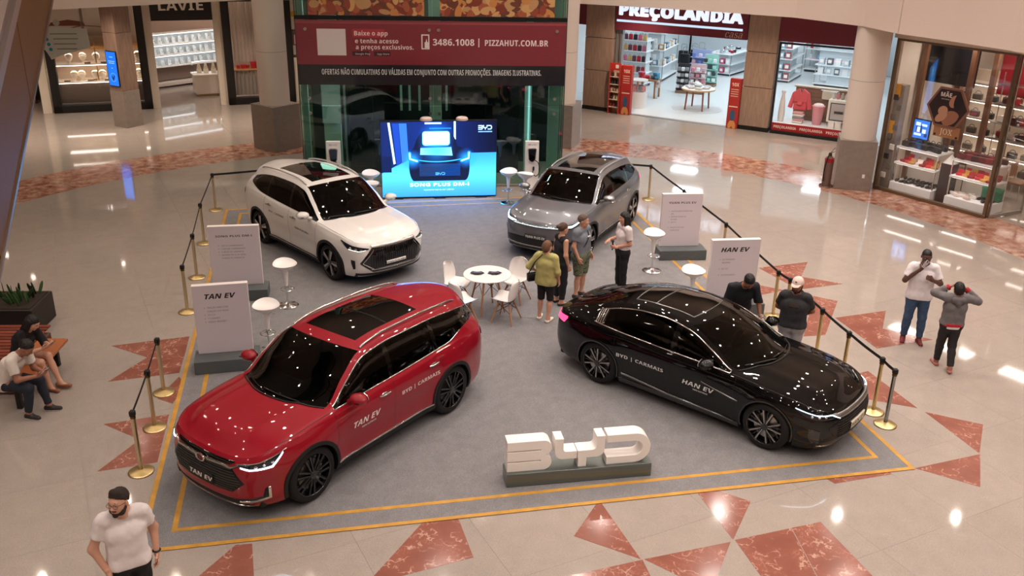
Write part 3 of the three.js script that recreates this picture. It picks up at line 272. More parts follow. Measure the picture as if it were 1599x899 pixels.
  // speech-bubble sign and neighbour left of the jewellery
  const sb = thing('hanging_sign', 'white speech-bubble sign with blue dots hanging by the escalator', 'sign', [-13.0, 0, -27.3], 0.22); mk('sign_panel', ext([[-0.72, 0.12], [-0.62, 0.5], [0.62, 0.42], [0.66, -0.1], [-0.15, -0.3], [-0.42, -0.42], [-0.5, -0.24]], 0.03, 0.01).translate(0, 3.25, 0), std(0xc9cdc6, 0.5), sb);
  for (let i = 0; i < 4; i++) mk('blue_dot', cy(0.05, 0.05, 0.012, 0, 0, 0, 16).rotateX(PI / 2).translate(-0.5 + i * 0.035, 3.53 - i * 0.14, 0.046), std(0x1c8fb0, 0.4), sb); for (let i = 0; i < 4; i++) mk('grey_line', bx(0.72 - i * 0.06, 0.025, 0.008, 0 + (i % 2) * 0.04, 3.54 - i * 0.14, 0.045), std(0x7c8078, 0.5), sb); for (const x of [-0.45, 0.5]) mk('hanger', cy(0.006, 0.006, 0.75, x, 4.02, 0.01, 6), M.satin, sb); mk('arch_board', ext([[-0.4, 0], [0.55, 0], [0.5, 0.1], [0.1, 0.16], [-0.35, 0.08]], 0.03, 0.006).translate(0.05, 3.76, -0.04), std(0x7a4434, 0.5), sb); mk('round_clip', cy(0.09, 0.09, 0.03, 0, 0, 0, 20).rotateX(PI / 2).translate(-0.15, 3.85, 0.02), M.satin, sb);
  const wk = thing('wicker_screen', 'woven brown screen beyond the escalator beside the jewellery', 'screen', [-18.2, 0, -34.6], T); mk('woven_panel', rb(0.5, 2.6, 0.06, 0, 1.3, 0, 0.02), std(0xffffff, 0.7, 0, { map: dataTex(64, (u, v) => ((Math.floor(u * 8) + Math.floor(v * 8)) % 2 ? [0.55, 0.3, 0.2] : [0.78, 0.55, 0.36])) }), wk); mk('red_top', sp(0.2, 0, 2.7, 0, 1, 1, 0.4), M.red, wk); mk('pale_stand', rb(0.7, 0.9, 0.4, -0.75, 0.45, 0, 0.02), std(0xe8ddd0, 0.5), wk);
}
// ---------------------------------------------------------------- the red housewares shop, back right
const shelfWhite = std(0xeef1f3, 0.4), slatWood = std(0x8a6a55, 0.6);
function many(first, list) { list.forEach(([p, turn, s], i) => { const o = i ? dup(first, p, turn || 0) : (first.position.set(...p), first.rotation.y = turn || 0, first); if (s) o.scale.setScalar(s); }); return first; }
function goods(kind, label, group, list, mats, cat) { // one prototype per colour, then clones on the shelf
  mats.forEach((m, k) => { const pts = list.filter((_, i) => i % mats.length === k); if (!pts.length) return; const [name, build] = kind, cw = colourWord(m); const t = thing(name, `${cw} ${label}`, cat, [0, 0, 0], 0, `${cw} ${group}`); build(t, m); many(t, pts); });
}
const carton = ['product_box', (t, m) => { mk('box', rb(0.2, 0.24, 0.16, 0, 0.12, 0, 0.006), m, t); mk('label_panel', bx(0.13, 0.12, 0.004, 0, 0.13, 0.081), std(0xf3efe9, 0.5), t); }];
const pouch = ['hanging_pouch', (t, m) => { mk('pouch', rb(0.18, 0.24, 0.08, 0, 0.12, 0, 0.035, 3), m, t); mk('hang_loop', new THREE.TorusGeometry(0.03, 0.006, 6, 12).translate(0, 0.26, 0), M.black, t); }];
const pot = ['cooking_pot', (t, m) => { mk('pan', lathe([[0.001, 0], [0.12, 0], [0.13, 0.02], [0.13, 0.13], [0.12, 0.14], [0.12, 0.03], [0.001, 0.03]], 20), m, t); mk('lid', sp(0.12, 0, 0.14, 0, 1, 0.3, 1), M.chrome, t); mk('handle', rb(0.34, 0.02, 0.03, 0, 0.11, 0, 0.008), M.black, t); }];
const vase = ['glass_jar', (t, m) => { mk('jar', lathe([[0.001, 0], [0.06, 0], [0.07, 0.03], [0.065, 0.16], [0.04, 0.2], [0.045, 0.22]], 16), m, t); mk('lid', cy(0.045, 0.045, 0.03, 0, 0.23, 0, 14), M.satin, t); }];
const colours = (...c) => c.map((x) => std(x, 0.45));
{
  const F = line([2.63, -36.06], [11.16, -31.13]), T = F.turn, P = (x, y = 0, z = 0) => F.at(x, y, z), redWall = std(0x722232, 0.5);
  const wt = (name, geos, m) => { const w = struct(name, geos, m); w.position.set(...P(0)); w.rotation.y = T; return w; };
  wt('wall_shop', [bx(12.2, 0.36, 0.3, 4.2, 4.23, -0.3)], plaster(0xcbb9a8)); wt('wall_shop_inner', [bx(14, SOFFIT, 0.2, 5.6, SOFFIT / 2, -15.6), bx(0.2, SOFFIT, 15, -1.6, SOFFIT / 2, -8), bx(0.2, SOFFIT, 15, 12.6, SOFFIT / 2, -8)], std(0xe3eaee, 0.7));
  wt('floor_shop', bx(14, 0.012, 15.3, 5.5, 0.0, -7.65), phy(0xdfe4e6, 0.25)); wt('ceiling_shop', bx(14, 0.05, 15.2, 5.5, 4.3, -7.7), std(0xeceff0, 0.8)); wt('threshold', bx(4.9, 0.012, 0.22, 3.9, 0.004, 0.05), std(0x7d7872, 0.4));
  const grain = dataTex(256, (u, v) => { const n = 0.62 + fbm(u, v * 0.06, 26, 3, 25) * 0.1; return [n * 1.0, n * 0.83, n * 0.72]; }), wood = std(0xffffff, 0.5, 0, { map: grain });
  for (const [x0, x1, lbl] of [[0.02, 1.16, 'left wood-panelled pier beside the open red shop'], [6.2, 7.25, 'wood-panelled pier between the open shop front and its window']]) { const t = thing('wood_pier', lbl, 'pier', P((x0 + x1) / 2), T); for (const [y0, y1] of [[0.14, 1.5], [1.51, 2.7], [2.71, 4.04]]) mk('wood_panel', uvBox(rb(x1 - x0, y1 - y0 - 0.01, 0.5, 0, (y0 + y1) / 2, -0.1, 0.008), 1), wood, t); mk('plinth', bx(x1 - x0 + 0.02, 0.14, 0.52, 0, 0.07, -0.1), M.frameDark, t); }
  const sg = thing('shop_sign', 'dark red fascia with large glowing white letters over the open shop', 'sign', P(3.68, 3.56, 0.02), T); mk('fascia_board', rb(4.96, 1.0, 0.25, 0, 0, 0, 0.01), redWall, sg);
  { const glow = lampGlow(new THREE.Color(0.72, 0.87, 1), 2.2), draw = (g, w, h) => { g.clearRect(0, 0, w, h); };
    const d = canvasTex(1024, 224, (g, w, h) => { g.fillStyle = '#000'; g.fillRect(0, 0, w, h); g.fillStyle = '#fff'; g.font = '900 176px sans-serif'; g.textBaseline = 'alphabetic'; g.lineWidth = 13; g.strokeStyle = '#fff'; g.lineJoin = 'round'; const parts = [['PREÇOL', 0, 600], ['ANDI', 560, 372], ['A', 902, 122]]; g.strokeText('PREÇOLANDIA', 8, 172, w - 16); g.fillText('PREÇOLANDIA', 8, 172, w - 16); });
    const sm = new THREE.MeshStandardMaterial({ color: 0xffffff, alphaMap: d, transparent: true, emissive: new THREE.Color(0.62, 0.78, 1), emissiveIntensity: 0.75, roughness: 0.5 });
    mk('glowing_letters', new THREE.PlaneGeometry(4.72, 0.66).translate(-0.05, 0.22, 0.14), sm, sg); mk('underline_bar', rb(4.72, 0.075, 0.03, -0.05, -0.175, 0.14, 0.004), lampGlow(new THREE.Color(0.62, 0.78, 1), 0.85), sg);
    const c = textPlane(0.8, 0.3, (g, w, h) => { g.font = 'italic 150px serif'; g.fillStyle = '#c9a79a'; g.textAlign = 'center'; g.textBaseline = 'middle'; g.fillText('casa', w / 2, h / 2); }, 384); mk('script_word', c.geo.translate(2.0, -0.34, 0.13), c.mat, sg); area(sg, 0xbfdcff, 0.7, 4.6, 0.5, [0, 0.15, 0.2], 'z'); }
  for (const [x0, x1, lbl] of [[7.26, 10.6, 'dark red blank fascia over the shop window by the round column'], [-1.2, 0, 'dark red blank fascia left of the first wood pier']]) { const t = thing('fascia_board', lbl, 'fascia', P((x0 + x1) / 2, 3.68, 0), T); mk('board', rb(x1 - x0, 1.1, 0.25, 0, 0, 0, 0.01), redWall, t); }
  const dj = thing('door_jamb', 'pale grey metal jamb of the open shop front beside the left pier', 'door frame', P(1.32), T); mk('jamb', rb(0.26, 3.06, 0.2, 0, 1.53, -0.15, 0.008), std(0x9fa3a6, 0.3, 0.6), dj); mk('track', rb(0.05, 3.06, 0.06, 0.05, 1.53, -0.02, 0.006), M.satin, dj);
  for (const [x, z] of [[2.6, -2.2], [5.0, -2.2], [2.6, -5.5], [5.2, -5.5], [1.2, -8.8], [4.2, -8.8], [8.6, -1.6], [9.6, -5.0], [7.4, -8.8], [2.4, -12.4], [6, -12.4]]) { const cl = thing('shop_ceiling_lamp', 'square cool white ceiling lamp inside the red housewares shop', 'ceiling lamp', P(x, 4.26, z), T, 'cool ceiling lamps in the housewares shop'); mk('panel', rb(1.2, 0.03, 0.6, 0, 0, 0, 0.008), lampGlow(COOL, 4), cl); area(cl, COOL, POWER.shop, 1.2, 0.6, [0, -0.03, 0], 'down'); }
  // shelving
  function gondola(label, pos, turn, w, d, h, ys, panel) { const t = thing('shelf_unit', label, 'shelving', pos, turn); mk('base_plinth', rb(w, 0.1, d, 0, 0.05, 0, 0.01), M.darkGrey, t); for (const y of ys) mk('shelf', rb(w + 0.1, 0.04, d + 0.1, 0, y, 0, 0.006), shelfWhite, t); mk('centre_panel', rb(panel || w * 0.6, h, d * 0.86, 0, h / 2 + 0.05, 0, 0.01), std(0xd5dde2, 0.5), t); for (const sx of [-1, 1]) for (const sz of [-1, 1]) mk('post', bx(0.03, h, 0.03, sx * w / 2, h / 2, sz * d / 2), M.satin, t); return t; }
  const rot = (p, th, x, y, z) => [p[0] + Math.cos(th) * x + Math.sin(th) * z, y, p[2] - Math.sin(th) * x + Math.cos(th) * z];
  const g1 = [6.58, 0, -43.68], t1 = -0.4; gondola('tall white gondola of kettles and boxes left of the round dish table', g1, t1, 1.0, 2.6, 2.1, [0.14, 0.68, 1.38, 2.1]);
  { const L = []; for (const y of [0.7, 1.4, 2.12]) { for (let i = 0; i < 4; i++) L.push([rot(g1, t1, -0.38 + i * 0.25, y, 1.2), t1]); for (let i = 0; i < 7; i++) L.push([rot(g1, t1, 0.4, y, 1.0 - i * 0.33), t1 + PI / 2]); } goods(carton, 'small boxed product on the tall white gondola left of the dish table', 'boxes on the tall gondola', L, colours(0xe9edf0, 0x2f3a44, 0x7ea3b8, 0xd8dee2, 0xcfa56a), 'box'); }
  const g2 = [5.15, 0, -41.4], t2 = -0.52; gondola('white gondola hung with red and pink pouches inside the shop on the left', g2, t2, 1.3, 0.7, 2.0, [0.14, 0.6, 1.05, 1.5, 1.95], 1.2);
  { const L = []; for (const y of [0.62, 1.07, 1.52, 1.97]) for (let i = 0; i < 6; i++) L.push([rot(g2, t2, -0.55 + i * 0.22, y, 0.3), t2]); goods(pouch, 'soft pouch hanging on the gondola inside the shop on the left', 'pouches on the left gondola', L, colours(0xc01f35, 0x33242b, 0xe06a8a, 0xd9b06a, 0x6d3b45), 'pouch'); }
  const g3 = [10.25, 0, -45.5], t3 = -0.62; gondola('low white counter shelf with pink boxes behind the dish table', g3, t3, 1.1, 2.4, 1.0, [0.12, 0.53, 0.98]);
  { const L = []; for (const y of [0.14, 0.55]) for (let i = 0; i < 4; i++) L.push([rot(g3, t3, -0.42 + i * 0.28, y, 1.2), t3]); goods(carton, 'box on the low counter shelf behind the dish table', 'boxes on the low counter', L, colours(0xc24a68, 0xd9dde0), 'box'); const L2 = []; for (let i = 0; i < 7; i++) L2.push([rot(g3, t3, rr(-0.4, 0.4), 1.0, 1.0 - i * 0.3), rr(0, 6)]); goods(pot, 'metal cooking pot on top of the low white counter shelf', 'pots on the low counter', L2, colours(0xb9c0c4, 0xa31b24, 0x30343a), 'pot'); }
  const g4 = [12.4, 0, -44], t4 = -0.5; gondola('white appliance gondola seen through the shop window on the left', g4, t4, 1.2, 2.4, 1.5, [0.12, 0.55, 1.05, 1.5]);
  { const L = []; for (const y of [0.14, 0.57, 1.07, 1.52]) for (let i = 0; i < 4; i++) L.push([rot(g4, t4, -0.45 + i * 0.3, y, 1.15), t4, 1.2]); goods(carton, 'boxed appliance on the white gondola behind the shop window', 'appliances on the window gondola', L, colours(0xdfe5e8, 0x394550, 0x8aa7b5, 0x9a4a4f), 'box'); }
  const g5 = [14.6, 0, -41.6], t5 = -0.6; gondola('dark low counter with white boxes seen through the right of the shop window', g5, t5, 2.6, 0.8, 0.95, [0.14, 0.55, 0.96]);
  { const L = []; for (const y of [0.57, 0.98]) for (let i = 0; i < 7; i++) L.push([rot(g5, t5, -1.1 + i * 0.36, y, 0.26), t5, 1.2]); goods(carton, 'appliance box on the low counter behind the right of the shop window', 'boxes on the window counter', L, colours(0xe9eef0, 0xbccad2, 0x5c6670), 'box'); }
  const g6 = [15.6, 0, -45.6]; gondola('long white gondola at the back of the shop behind the window', g6, t5, 3.2, 0.8, 1.7, [0.14, 0.6, 1.1, 1.65]);
  { const L = []; for (const y of [0.62, 1.12, 1.67]) for (let i = 0; i < 8; i++) L.push([rot(g6, t5, -1.4 + i * 0.4, y, 0.26), t5, 1.1]); goods(vase, 'jar on the long gondola at the back of the shop', 'jars on the back gondola', L, colours(0xcfd8dc, 0x6fa5b8, 0xb23a4a), 'jar'); }
  const sc = thing('suitcase', 'black suitcase standing far back in the shop behind the tall gondola', 'suitcase', [8.2, 0.006, -46.2], -0.5, 'suitcases far back in the shop'); mk('shell', rb(0.45, 0.65, 0.26, 0, 0.4, 0, 0.05, 3), std(0x17191d, 0.4), sc); mk('handle', tube([[-0.12, 0.72, -0.05], [-0.12, 1.0, -0.05], [0.12, 1.0, -0.05], [0.12, 0.72, -0.05]], 0.01, 20), M.satin, sc); for (const s of [-1, 1]) mk('wheel', cy(0.035, 0.035, 0.03, 0, 0, 0, 14).rotateX(PI / 2).translate(s * 0.17, 0.037, 0), M.black, sc); for (const [x, z] of [[8.65, -46.7], [8.9, -47.6], [9.35, -48.1], [8.3, -47.3]]) dup(sc, [x, 0.006, z], -0.5 + rr(-0.2, 0.2));
  const kb = thing('kettle_box', 'large white carton printed with a dark kettle on the tall white gondola', 'box', rot(g1, t1, -0.1, 0.7, 1.02), t1, 'kettle cartons on the tall gondola'); mk('carton', rb(0.46, 0.46, 0.2, 0, 0.24, 0.1, 0.008), std(0xe9ecee, 0.5), kb); mk('kettle_print', [cy(0.07, 0.09, 0.006, 0, 0, 0, 20).rotateX(PI / 2).translate(0, 0.24, 0.204), bx(0.14, 0.02, 0.006, 0.05, 0.3, 0.204)], std(0x23262a, 0.5), kb); dup(kb, rot(g1, t1, -0.1, 1.4, 1.02), t1);
  // round dish table and racks behind it
  const dt = thing('dish_table', 'round wooden table with stacked white dishes in the shop opening', 'table', [7.06, 0, -36.22], 0); mk('tabletop', cy(0.66, 0.64, 0.05, 0, 0.78, 0, 40), std(0xc79d6d, 0.5), dt); mk('table_cloth', cy(0.63, 0.63, 0.012, 0, 0.811, 0, 40), std(0xf2ece2, 0.7), dt); for (const [x, z] of [[-0.5, 0.17], [0.1, 0.56], [0.48, -0.15], [-0.1, -0.55]]) mk('leg', bar([x, 0, z], [x * 0.9, 0.76, z * 0.9], 0.03, 0.036), std(0x9a5a3a, 0.5), dt);
  const plate = thing('plate_stack', 'stack of white plates on the round wooden dish table', 'plates', [0, 0, 0], 0, 'plate stacks on the dish table'); mk('plate_pile', lathe([[0.001, 0], [0.09, 0], [0.14, 0.012], [0.14, 0.02], [0.13, 0.022], [0.14, 0.034], [0.13, 0.038], [0.14, 0.052], [0.13, 0.056], [0.14, 0.07], [0.1, 0.062], [0.001, 0.06]], 24), M.plastic, plate); many(plate, [[[6.75, 0.818, -36.1], 0], [[7.3, 0.818, -35.98], 0], [[7.42, 0.818, -36.3], 0], [[6.72, 0.818, -36.42], 0], [[7.0, 0.818, -35.85], 0]]);
  const bowl = thing('white_bowl', 'white serving bowl in the middle of the round dish table', 'bowl', [0, 0, 0], 0, 'bowls on the dish table'); mk('bowl', lathe([[0.001, 0], [0.06, 0], [0.07, 0.02], [0.13, 0.11], [0.125, 0.11], [0.06, 0.03], [0.001, 0.025]], 22), M.plastic, bowl); mk('napkin', sp(0.09, 0, 0.1, 0, 1, 0.6, 1, 10, 8), std(0xe3efe6, 0.7), bowl); many(bowl, [[[7.06, 0.818, -36.2], 0, 1.3], [[7.05, 0.818, -36.55], 1], [[6.92, 0.93, -36.28], 2, 0.8]].slice(0, 2));
  const rugD = thing('round_rug', 'pale round rug under the round wooden dish table', 'rug', [7.06, 0.0065, -36.22], 0); mk('rug', cy(0.95, 0.95, 0.008, 0, 0.004, 0, 40), std(0xc9cdd0, 0.9), rugD);
  function cardRack(label, p, turn, w, h, m, goodsMat) { const t = thing('display_rack', label, 'display rack', p, turn); mk('back_board', rb(w, h, 0.05, 0, h / 2, -0.18, 0.008), m, t); mk('base', rb(w, 0.12, 0.4, 0, 0.06, 0, 0.008), slatWood, t); for (let r = 0; r < 4; r++) { mk('shelf', bx(w, 0.02, 0.3, 0, 0.18 + r * (h - 0.25) / 4, -0.02), m, t); for (let i = 0; i < 3; i++) mk('boxed_cup', rb(0.15, 0.16, 0.12, -w / 2 + w * (i + 0.5) / 3, 0.28 + r * (h - 0.25) / 4, 0.03, 0.03), goodsMat[(i + r) % goodsMat.length], t); } return t; }
  cardRack('black rack of white cups behind the left of the dish table', [7.02, 0, -39.7], -0.3, 0.5, 1.2, std(0x3a3538, 0.5), colours(0xe8e8e8, 0x8d8f94)); cardRack('pink and white cup rack behind the middle of the dish table', [7.62, 0, -39.55], -0.3, 0.66, 1.22, std(0xd9c2c6, 0.5), colours(0xd98a9a, 0xefe9ea, 0xc9aab0)); cardRack('pale green tall rack behind the right of the dish table', [8.5, 0, -41.5], -0.5, 0.62, 1.35, std(0xa9d8cf, 0.5), colours(0x3a4047, 0x9fd8cc, 0xe4ecec)); cardRack('blue and lilac carton rack further behind the dish table', [8.3, 0, -42.8], -0.5, 0.9, 1.4, std(0xaab6dc, 0.5), colours(0x6f7fc9, 0xe0d6ea, 0xe8b6c6));
  // promotion stands at the opening
  const ps = thing('promo_shelf', 'red promotion stand with small shelves beside the left wood pier', 'display stand', P(1.42, 0, 0.24), T); mk('side_panel', rb(0.03, 1.8, 0.36, -0.2, 0.9, 0, 0.006), std(0xb8463a, 0.5), ps); mk('side_panel', rb(0.03, 1.8, 0.36, 0.2, 0.9, 0, 0.006), std(0xb8463a, 0.5), ps); mk('back_panel', bx(0.4, 1.8, 0.03, 0, 0.9, -0.17), std(0xd9b9a0, 0.5), ps); mk('header_card', rb(0.46, 0.26, 0.05, 0, 1.75, 0.12, 0.006), std(0xc22f26, 0.5), ps); for (let i = 0; i < 5; i++) { mk('shelf', bx(0.38, 0.02, 0.32, 0, 0.25 + i * 0.28, 0), std(0xe0cdb8, 0.5), ps); for (let k = 0; k < 3; k++) mk('small_pack', rb(0.08, 0.14, 0.1, -0.12 + k * 0.12, 0.335 + i * 0.28, 0.06, 0.01), pick(colours(0x8c3b34, 0xd8c7a8, 0x40342f, 0xb5877a)), ps); } mk('print_square', bx(0.13, 0.13, 0.006, 0.08, 1.76, 0.148), M.white, ps);
  const totem = (lbl, x, z, h) => { const t = thing('promo_totem', lbl, 'totem', P(x, 0, z), T); const tex = canvasTex(256, 1024, (g, w, H) => { g.fillStyle = '#b5302c'; g.fillRect(0, 0, w, H); g.fillStyle = '#f0dcc8'; g.font = 'bold 100px sans-serif'; g.textAlign = 'center'; g.fillText('10X', w / 2, 150); for (let i = 0; i < 4; i++) g.fillRect(40, 210 + i * 46, 176, 12); g.fillRect(24, 560, 208, 22); g.fillStyle = '#3d5c80'; g.beginPath(); g.ellipse(w / 2, 760, 62, 120, 0, 0, 7); g.fill(); g.fillStyle = '#e09a5a'; g.beginPath(); g.ellipse(w / 2 - 40, 950, 46, 90, 0.3, 0, 7); g.ellipse(w / 2 + 44, 950, 46, 90, -0.3, 0, 7); g.fill(); }); mk('totem_body', rb(0.4, h, 0.2, 0, h / 2, 0, 0.01), std(0xb5302c, 0.5), t); mk('front_print', new THREE.PlaneGeometry(0.39, h - 0.02).translate(0, h / 2, 0.1015), std(0xffffff, 0.5, 0, { map: tex }), t); return t; };
  totem('red promotion totem left in the shop opening beside the shelf stand', 1.86, 0.2, 1.82); totem('red promotion totem right in the shop opening against the wood pier', 5.98, 0.15, 1.75);
  const rs = thing('round_stand', 'white round stand of small goods behind the left red totem', 'display stand', [4.75, 0, -36.4], 0); mk('drum', cy(0.36, 0.36, 0.62, 0, 0.31, 0, 32), M.white, rs); mk('glass_drum', cy(0.34, 0.34, 0.42, 0, 0.84, 0, 32, true), M.glass, rs); mk('top_disc', cy(0.36, 0.36, 0.03, 0, 1.06, 0, 32), M.white, rs); for (let i = 0; i < 14; i++) { const a = i / 14 * 6.283; mk('small_pack', rb(0.08, 0.2, 0.06, Math.cos(a) * 0.26, 0.74, Math.sin(a) * 0.26, 0.01), pick(colours(0xc8b3ae, 0x8a8f96, 0xd98d90)), rs); }
  const lt = thing('side_table', 'small wooden table heaped with red and blue cloths behind the left totem', 'table', [5.45, 0, -38.6], T); mk('tabletop', rb(0.9, 0.05, 0.6, 0, 0.72, 0, 0.01), M.wood, lt); for (const sx of [-1, 1]) for (const sz of [-1, 1]) mk('leg', rb(0.07, 0.7, 0.07, sx * 0.38, 0.35, sz * 0.24, 0.008), M.wood, lt);
  { const cl = []; for (let i = 0; i < 9; i++) cl.push([[5.45 + rr(-0.32, 0.32), 0.75 + (i > 5 ? 0.14 : 0), -38.6 + rr(-0.18, 0.18)], rr(0, 3)]); goods(['folded_cloth', (t, m) => { mk('cloth', rb(0.24, 0.13, 0.2, 0, 0.065, 0, 0.04, 3), m, t); mk('fold_edge', rb(0.23, 0.03, 0.21, 0, 0.1, 0, 0.014), m, t); }], 'folded cloth in the red and blue heap on the small wooden table', 'cloths on the small wooden table', cl, colours(0xc22536, 0x4d93b5, 0x8fa0b8), 'cloth'); const pc = thing('price_card', 'white price card standing before the heap of cloths', 'card', [5.75, 0.45, -38.22], T); mk('card', rb(0.22, 0.3, 0.01, 0, 0.15, 0, 0.003), M.white, pc); mk('print_line', bx(0.14, 0.1, 0.004, 0, 0.17, 0.006), std(0x9fa6b0, 0.5), pc); mk('card_stand', cy(0.008, 0.008, 0.45, 0, -0.22, -0.01, 8), M.satin, pc); mk('card_foot', cy(0.06, 0.06, 0.012, 0, -0.44, -0.01, 14), M.satin, pc); }
  // shop window
  const win = thing('shop_window', 'shop window with red lettered base strip left of the round column', 'window', P(8.6), T); mk('base_plinth', rb(2.78, 0.1, 0.3, 0.12, 0.05, 0, 0.006), M.frameDark, win); mk('glass_pane', bx(2.7, 2.72, 0.012, 0.1, 1.72, 0), M.glass, win); for (const x of [-1.29, 1.5]) mk('frame_stile', bx(0.06, 3.02, 0.1, x, 1.58, 0), M.frameDark, win); mk('frame_rail', bx(2.8, 0.06, 0.1, 0.1, 3.06, 0), M.frameDark, win); mk('window_floor', rb(2.7, 0.06, 1.1, 0.1, 0.3, -0.6, 0.006), shelfWhite, win);
  { const tex = canvasTex(1024, 96, (g, w, h) => { g.fillStyle = '#a32129'; g.fillRect(0, 0, w, h); g.fillStyle = '#e9cfc8'; g.font = '900 44px sans-serif'; g.textBaseline = 'middle'; for (let i = 0; i < 3; i++) g.fillText('PREÇOLANDIA', 24 + i * 342, h / 2, 300); }); mk('red_strip', bx(2.7, 0.26, 0.02, 0.1, 0.23, 0.02), std(0xffffff, 0.5, 0, { map: tex }), win); }
  const pn = thing('slat_partition', 'brown slatted partition with a pale top behind the shop window', 'partition', P(8.85, 0, -1.15), T); for (let i = 0; i < 8; i++) mk('slat', rb(2.2, 0.135, 0.03, 0, 0.4 + i * 0.142, 0, 0.006), slatWood, pn); mk('partition_top', rb(2.3, 0.05, 0.3, 0, 1.5, -0.08, 0.008), std(0xcfc5b8, 0.5), pn); mk('support', bx(2.2, 1.2, 0.03, 0, 0.9, -0.05), std(0x5c463a, 0.6), pn);
  const robe = thing('bathrobe', 'coral pink bathrobe on a hanger left in the shop window', 'bathrobe', P(8.05, 0.78, -0.8), T); const coral = std(0xe25a68, 0.9); mk('hanger', tube([[0, 0.72, 0], [0, 0.66, 0], [0.22, 0.56, 0]], 0.01, 16), M.chrome, robe); mk('robe_body', ext([[-0.2, 0], [0.2, 0], [0.19, 0.3], [0.25, 0.55], [0.08, 0.66], [0, 0.5], [-0.08, 0.66], [-0.25, 0.55], [-0.19, 0.3]], 0.07, 0.03), coral, robe); for (const s of [-1, 1]) mk('sleeve', bar([s * 0.24, 0.53, 0.04], [s * 0.34, 0.02, 0.06], 0.065, 0.08, 14), coral, robe); mk('sash', rb(0.42, 0.05, 0.16, 0, 0.24, 0.04, 0.02), std(0xcc4556, 0.9), robe); mk('bow', rb(0.2, 0.14, 0.08, 0, 0.2, 0.12, 0.04, 3), coral, robe);
  goods(['folded_towel', (t, m) => { mk('towel', rb(0.36, 0.075, 0.26, 0, 0.038, 0, 0.03, 3), m, t); mk('towel_fold', rb(0.355, 0.03, 0.265, 0, 0.04, 0, 0.012), m, t); }], 'folded towel in the pile under the pink bathrobe', 'towels under the bathrobe', [0, 1, 2, 3, 4].map((i) => [P(8.08 + (i % 2) * 0.02, 0.331 + i * 0.077, -0.55), T]), colours(0xf0e6e4, 0xd7a1a4, 0x8d8486), 'towel');
  const bin = thing('pink_bin', 'tall pink laundry bin beside the bathrobe in the window', 'bin', P(8.72, 0.33, -0.65), T); mk('bin_body', lathe([[0.001, 0], [0.15, 0], [0.2, 0.6], [0.22, 0.62], [0.22, 0.65], [0.19, 0.65], [0.001, 0.6]], 28), std(0xe39aa6, 0.5), bin); mk('laundry', sp(0.18, 0, 0.66, 0, 1, 0.45, 1), std(0xf3eaec, 0.8), bin);
  const ov = thing('white_oven', 'white framed countertop oven in the middle of the shop window', 'oven', P(9.45, 0.5, -0.65), T); mk('oven_body', rb(0.78, 0.78, 0.42, 0, 0.39, 0, 0.05, 3), std(0xe6e4de, 0.35), ov); mk('door_frame', rb(0.62, 0.62, 0.03, 0, 0.37, 0.2, 0.02), std(0x4b5058, 0.4), ov); mk('oven_window', rb(0.54, 0.54, 0.03, 0, 0.37, 0.212, 0.02), std(0xb9b6ba, 0.2), ov); mk('handle', rb(0.3, 0.08, 0.03, 0, 0.36, 0.235, 0.01), M.darkGrey, ov); for (const s of [-1, 1]) mk('foot', rb(0.06, 0.17, 0.3, s * 0.3, -0.085, 0, 0.01), M.satin, ov);
  goods(vase, 'small bottle or jar on top of the white oven', 'bottles on the oven', [-0.26, -0.12, 0.02, 0.15, 0.28].map((x) => [P(9.45 + x, 1.282, -0.62), 0, 0.85]), colours(0xcfd3d0, 0xe08f9a, 0xb8b1a6), 'bottle');
  const ms = thing('towel_rail', 'pale folded blanket hung on the slatted partition', 'blanket', P(8.95, 1.18, -1.0), T); mk('blanket', rb(0.5, 0.3, 0.08, 0, 0.12, 0, 0.04, 3), std(0xd6d2c4, 0.9), ms); mk('rail', bar([-0.3, 0.28, 0], [0.3, 0.28, 0], 0.012), M.chrome, ms);
  goods(carton, 'lidded box on the window floor beside the oven', 'boxes on the window floor', [[P(9.3, 0.331, -0.3), T], [P(9.52, 0.331, -0.3), T], [P(9.9, 0.331, -0.32), T]], colours(0xeae6e4), 'box');
  const st = thing('pink_stool', 'pink padded stool beside the column in the shop window', 'stool', P(10.12, 0.331, -0.55), T); for (const sx of [-1, 1]) for (const sz of [-1, 1]) mk('leg', rb(0.04, 0.55, 0.04, sx * 0.16, 0.275, sz * 0.16, 0.006), M.white, st); mk('stool_top', rb(0.4, 0.05, 0.4, 0, 0.57, 0, 0.01), M.white, st); mk('cushion', rb(0.34, 0.24, 0.34, 0, 0.71, 0, 0.08, 3), std(0xe77f92, 0.8), st);
  const wv = thing('white_vase', 'tall white vase on the left of the shop window', 'vase', P(7.5, 0.331, -0.5), T); mk('vase_body', lathe([[0.001, 0], [0.1, 0], [0.12, 0.25], [0.09, 0.7], [0.05, 0.95], [0.08, 1.05]], 24), M.plastic, wv); mk('vase_mouth', new THREE.TorusGeometry(0.075, 0.012, 8, 24).rotateX(PI / 2).translate(0, 1.05, 0), M.plastic, wv);
}
